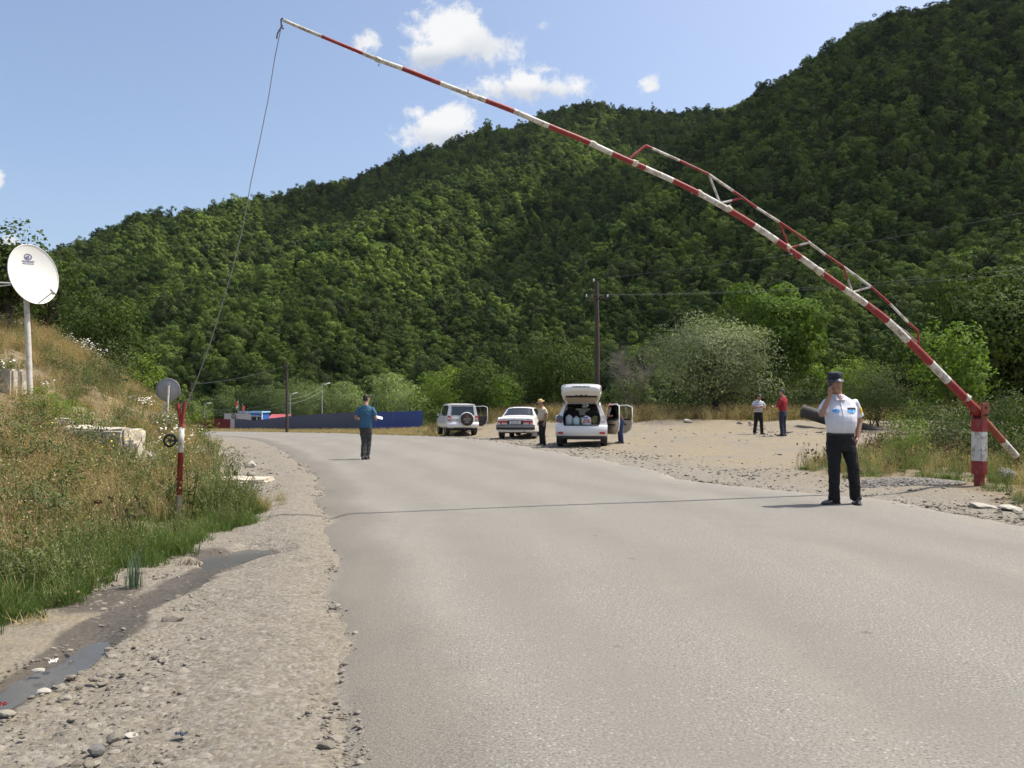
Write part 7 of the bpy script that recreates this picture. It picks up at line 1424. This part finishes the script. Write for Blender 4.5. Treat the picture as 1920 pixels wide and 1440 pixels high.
    # sleeve badge on the left upper arm
    YB = pmat('badge_yellow', (.75, .50, .03), .6); RB = pmat('badge_red', (.6, .12, .04), .6); d = Vector((.75, -.62, .18)).normalized(); c = Vector((.245, -.03, 1.235)); h = bv.ray_cast(c + d * .5, -d); p = h[0] if h[0] else c; u = Vector((0, 0, 1)); u = (u - d * u.dot(d)).normalized(); v = d.cross(u)
    mb = MB(); mb.prism([p + u * (.045 * math.sin(t)) + v * (.030 * math.cos(t)) + d * .0 for t in np.linspace(0, 6.28, 16, endpoint=False)], d * .007); b = link('badge', mb.mesh('badge', YB), shirt); mb = MB(); mb.prism([p + d * .007 + u * (.02 * math.sin(t) - .005) + v * (.016 * math.cos(t)) for t in np.linspace(0, 6.28, 10, endpoint=False)], d * .002); link('badge_crest', mb.mesh('badge_crest', RB), b)
    mb = MB(); mb.loft([oval((-.015, -.012, z), .178, .145, 26, .9) for z in (.915, .938)], cap=False); link('belt', mb.mesh('belt', pmat('belt_leather', (.012, .011, .010), .4)), e)
    # phone in the raised hand
    o = link('phone', (lambda q: (q.box((0, 0, 0), (.012, .058, .125), bevel=.005), q.mesh('phone', pmat('phone_black', (.015, .015, .017), .2, coat=.5)))[1])(MB()), None, Vector((x, Y, gz1(x, Y) + .03)) + Vector((-.178, -.05, 1.60)) * 1.035, (R(-12), R(-10), R(20))); tag(o, 'black mobile phone held to the ear of the man in uniform', 'phone')
make_officer()
DENIM = cloth('dark_denim', (.022, .030, .055)); BLK = cloth('black_cloth', (.006, .006, .007)); SHOE_D = pmat('dark_shoe', (.02, .018, .016), .5)
STD = [(.72, 0, 0, .15, .115), (.82, 0, 0, .172, .125), (.92, 0, .0, .170, .122), (1.0, 0, .0, .160, .115), (1.10, 0, .0, .168, .118), (1.22, 0, .0, .182, .120), (1.31, 0, .0, .188, .110), (1.368, 0, .005, .168, .090), (1.415, 0, .01, .102, .072), (1.45, 0, .01, .062, .060)]
def belly(T, k): return [(z, cx, cy - k * .5 * math.exp(-((z - 1.06) / .12) ** 2), rx + k * .35 * math.exp(-((z - 1.06) / .13) ** 2), ry + k * .5 * math.exp(-((z - 1.06) / .13) ** 2)) for z, cx, cy, rx, ry in T]
def legs_std(dx=.0): return [((-.085, 0, .84), (-.09 - dx * .5, -.015, .48), (-.095 - dx, .02, .09), (-.25, -1)), ((.085, 0, .84), (.09 + dx * .5, -.015, .48), (.095 + dx, .02, .09), (.25, -1))]
# ---- man in blue, seen from behind, carrying papers
Y = 21.7; x = (686 - 960) / FPX * Y; LOC = Vector((x, Y, gz1(x, Y) + .032))
person('man in a blue T-shirt walking away with papers in his hand', LOC, R(172), .985, (.0, -.04, 1.60), R(16), R(-28), 0, (0, 0, 1.44), STD,
       [((-.188, 0, 1.345), (-.265, -.02, 1.10), (-.20, -.24, 1.08), (.15, -1, .1), (.8, 0, -.3), .8, -1), ((.188, 0, 1.345), (.275, .02, 1.11), (.235, -.20, 1.06), (0, -1, .1), (-.8, 0, -.3), .8, 1)],
       [((-.075, 0, .84), (-.060, -.06, .48), (-.02, -.02, .09), (.1, -1)), ((.075, 0, .84), (.045, .02, .49), (.045, .08, .10), (.1, -1))],
       dict(skin=SKIN, shirt=cloth('blue_tee', (.035, .115, .20)), trousers=cloth('charcoal_trousers', (.045, .045, .044)), shoe=SHOE_D, hair=HAIR_D, waist=.98, hemz=.84, hem=1.0), sleeve=.72, untuck=True, wob=.007)
Rm = Euler((0, 0, R(172))).to_matrix(); mb = MB(); mb.box((0, 0, 0), (.21, .004, .15)); mb.box((.02, -.012, .012), (.20, .003, .14), rot=(R(6), 0, R(8))); o = link('paper_sheets', mb.mesh('paper_sheets', pmat('paper', (.72, .74, .76), .8, var=.03)), None, LOC + Rm @ Vector((-.235, -.36, 1.10)), (R(64), R(-14), R(196))); tag(o, 'white sheets of paper held by the man in blue', 'paper')
# ---- man in a hat beside the saloon, seen in profile
Y = 31.0; x = (1017 - 960) / FPX * Y; LOC = Vector((x, Y, gz1(x, Y) + .005))
e, body, shirt, M = person('stout man in a cream shirt and straw hat beside the saloon', LOC, R(-62), 1.0, (.0, -.07, 1.575), R(20), R(6), 0, (0, -.02, 1.43), belly(STD, .07),
       [((-.185, .01, 1.335), (-.245, .06, 1.09), (-.235, -.03, .86), (0, -.15, -1), (1, 0, 0), .5, 1), ((.185, .01, 1.335), (.245, .04, 1.09), (.235, -.06, .86), (0, -.15, -1), (-1, 0, 0), .5, -1)], legs_std(.0),
       dict(skin=SKIN_T, shirt=cloth('cream_shirt', (.56, .46, .34)), trousers=BLK, shoe=SHOE_D, hair=HAIR_G, waist=.98, hemz=.95), sleeve=.6)
ST = pmat('straw', (.52, .34, .17), .8, var=.15, vscale=40, bump=.5, bscale=150); mb = MB(); mb.loft([[M @ p for p in oval((0, .006, z), rx, ry, 26)] for z, rx, ry in ((.055, .084, .104), (.10, .082, .100), (.150, .072, .088), (.163, .05, .06), (.158, .01, .015))]); h = link('hat', mb.mesh('hat', ST), e)
mb = MB(); mb.loft([[M @ p for p in oval((0, .006, z), rx, ry, 26)] for z, rx, ry in ((.058, .082, .102), (.052, .115, .135), (.060, .138, .158), (.066, .138, .158), (.062, .08, .10))]); link('hat_brim', mb.mesh('hat_brim', ST), h); mb = MB(); mb.loft([[M @ p for p in oval((0, .006, z), .0855, .1055, 26)] for z in (.062, .082)], cap=False); link('hat_band', mb.mesh('hat_band', cloth('hat_band', (.25, .14, .08))), h)
# ---- two men talking on the lay-by
def striped():
    m, t, b = new_mat('striped_polo'); o = t.coord('Object'); sp = t.new('ShaderNodeSeparateXYZ'); t.set(sp.inputs[0], o); s = t.math('FRACT', t.math('MULTIPLY', sp.outputs[2], 15.0)); c = t.mix(t.sstep(s, .55, .65), (.62, .63, .66), (.23, .25, .30)); t.set(b.inputs['Base Color'], c); b.inputs['Roughness'].default_value = .85; t.set(b.inputs['Normal'], t.bump(t.noise(14, 4, o), .5, .03)); return m
Y = 33.4; x = (1422 - 960) / FPX * Y; LOC = Vector((x, Y, gz1(x, Y) + .01)); S1 = .955
person('man in a grey striped polo shirt looking down at his phone', LOC, R(6), S1, (.01, -.07, 1.56), R(30), R(10), 0, (0, -.01, 1.43), belly(STD, .03),
       [((-.186, 0, 1.34), (-.275, -.04, 1.10), (-.07, -.27, 1.13), (1, -.35, .12), (0, .3, 1), .7, -1), ((.186, 0, 1.34), (.275, -.04, 1.10), (.11, -.27, 1.13), (-1, -.35, .12), (0, .3, 1), .7, 1)], legs_std(.07),
       dict(skin=SKIN_T, shirt=striped(), trousers=BLK, shoe=SHOE_D, hair=HAIR_D, waist=.98, hemz=.93), sleeve=.66)
o = link('phone', (lambda q: (q.box((0, 0, 0), (.062, .128, .010), bevel=.004), q.mesh('phone', pmat('phone_dark', (.02, .015, .016), .3)))[1])(MB()), None, LOC + Vector((.025, -.31, 1.115)) , (R(35), 0, R(70))); tag(o, 'dark phone in the hands of the man in the striped polo', 'phone')
Y = 32.0; x = (1468 - 960) / FPX * Y; LOC = Vector((x, Y, gz1(x, Y) + .01))
person('tall man in a red shirt and jeans standing with his back half turned', LOC, R(-140), 1.045, (.0, -.03, 1.61), R(18), R(18), 0, (0, 0, 1.44), STD,
       [((-.188, 0, 1.345), (-.27, -.06, 1.10), (-.16, -.27, 1.06), (.5, -1, .2), (.3, 0, 1), .7, -1), ((.188, 0, 1.345), (.27, -.03, 1.10), (.17, -.26, 1.06), (-.5, -1, .2), (-.3, 0, 1), .7, 1)], legs_std(-.02),
       dict(skin=SKIN, shirt=cloth('red_shirt', (.30, .012, .022)), trousers=DENIM, shoe=SHOE_D, hair=HAIR_G, waist=.98, hemz=.92), sleeve=1.35)
# ---- person leaning into the SUV behind its rear door
Rm = Euler((0, 0, R(-6.5))).to_matrix(); sl_ = Vector(suv.location); LOC = sl_ + Rm @ Vector((1.42, 2.12, 0)); LOC.z = gz1(LOC.x, LOC.y) + .01
person('person in blue jeans bent into the SUV behind its open rear door', LOC, R(-80), .97, (.0, -.40, 1.44), R(62), 0, 0, (0, -.30, 1.36), [(.72, 0, .03, .15, .115), (.82, 0, .03, .17, .13), (.92, 0, .0, .17, .13), (1.0, 0, -.03, .16, .125), (1.10, 0, -.09, .165, .13), (1.20, 0, -.16, .18, .13), (1.29, 0, -.22, .185, .12), (1.35, 0, -.27, .14, .10), (1.40, 0, -.31, .07, .065)],
       [((-.19, -.24, 1.30), (-.22, -.38, 1.08), (-.16, -.58, 1.05), (.1, -1, 0), (0, 0, -1), .6, -1), ((.19, -.24, 1.30), (.22, -.38, 1.08), (.16, -.58, 1.05), (-.1, -1, 0), (0, 0, -1), .6, 1)], legs_std(.02),
       dict(skin=skin_mat('skin_ruddy', (.50, .20, .11)), shirt=cloth('brown_shirt', (.10, .055, .04)), trousers=cloth('navy_jeans', (.015, .03, .10)), shoe=SHOE_D, hair=HAIR_D, waist=.98, hemz=.92), sleeve=.6, hairkind='bald')
# ------------------------------------------------------------------ thin summer haze in the valley
mb = MB(); mb.box((100, 540, 171), (1640, 1290, 350)); hm = bpy.data.materials.new('valley_haze'); hm.use_nodes = True; _t = NT(hm.node_tree); _t.n.clear()
_o = _t.new('ShaderNodeOutputMaterial'); _v = _t.new('ShaderNodeVolumePrincipled'); _v.inputs['Color'].default_value = (.86, .92, 1.0, 1); _v.inputs['Density'].default_value = .00003; _v.inputs['Anisotropy'].default_value = .2; _t.set(_o.inputs['Volume'], _v.outputs[0])
hz_o = link('haze', mb.mesh('haze', hm), kind='stuff')
# ------------------------------------------------------------------ switch on the scattered stuff
for _ob, _g in DEFER:
    _md = _ob.modifiers.new('scatter', 'NODES'); _md.node_group = _g
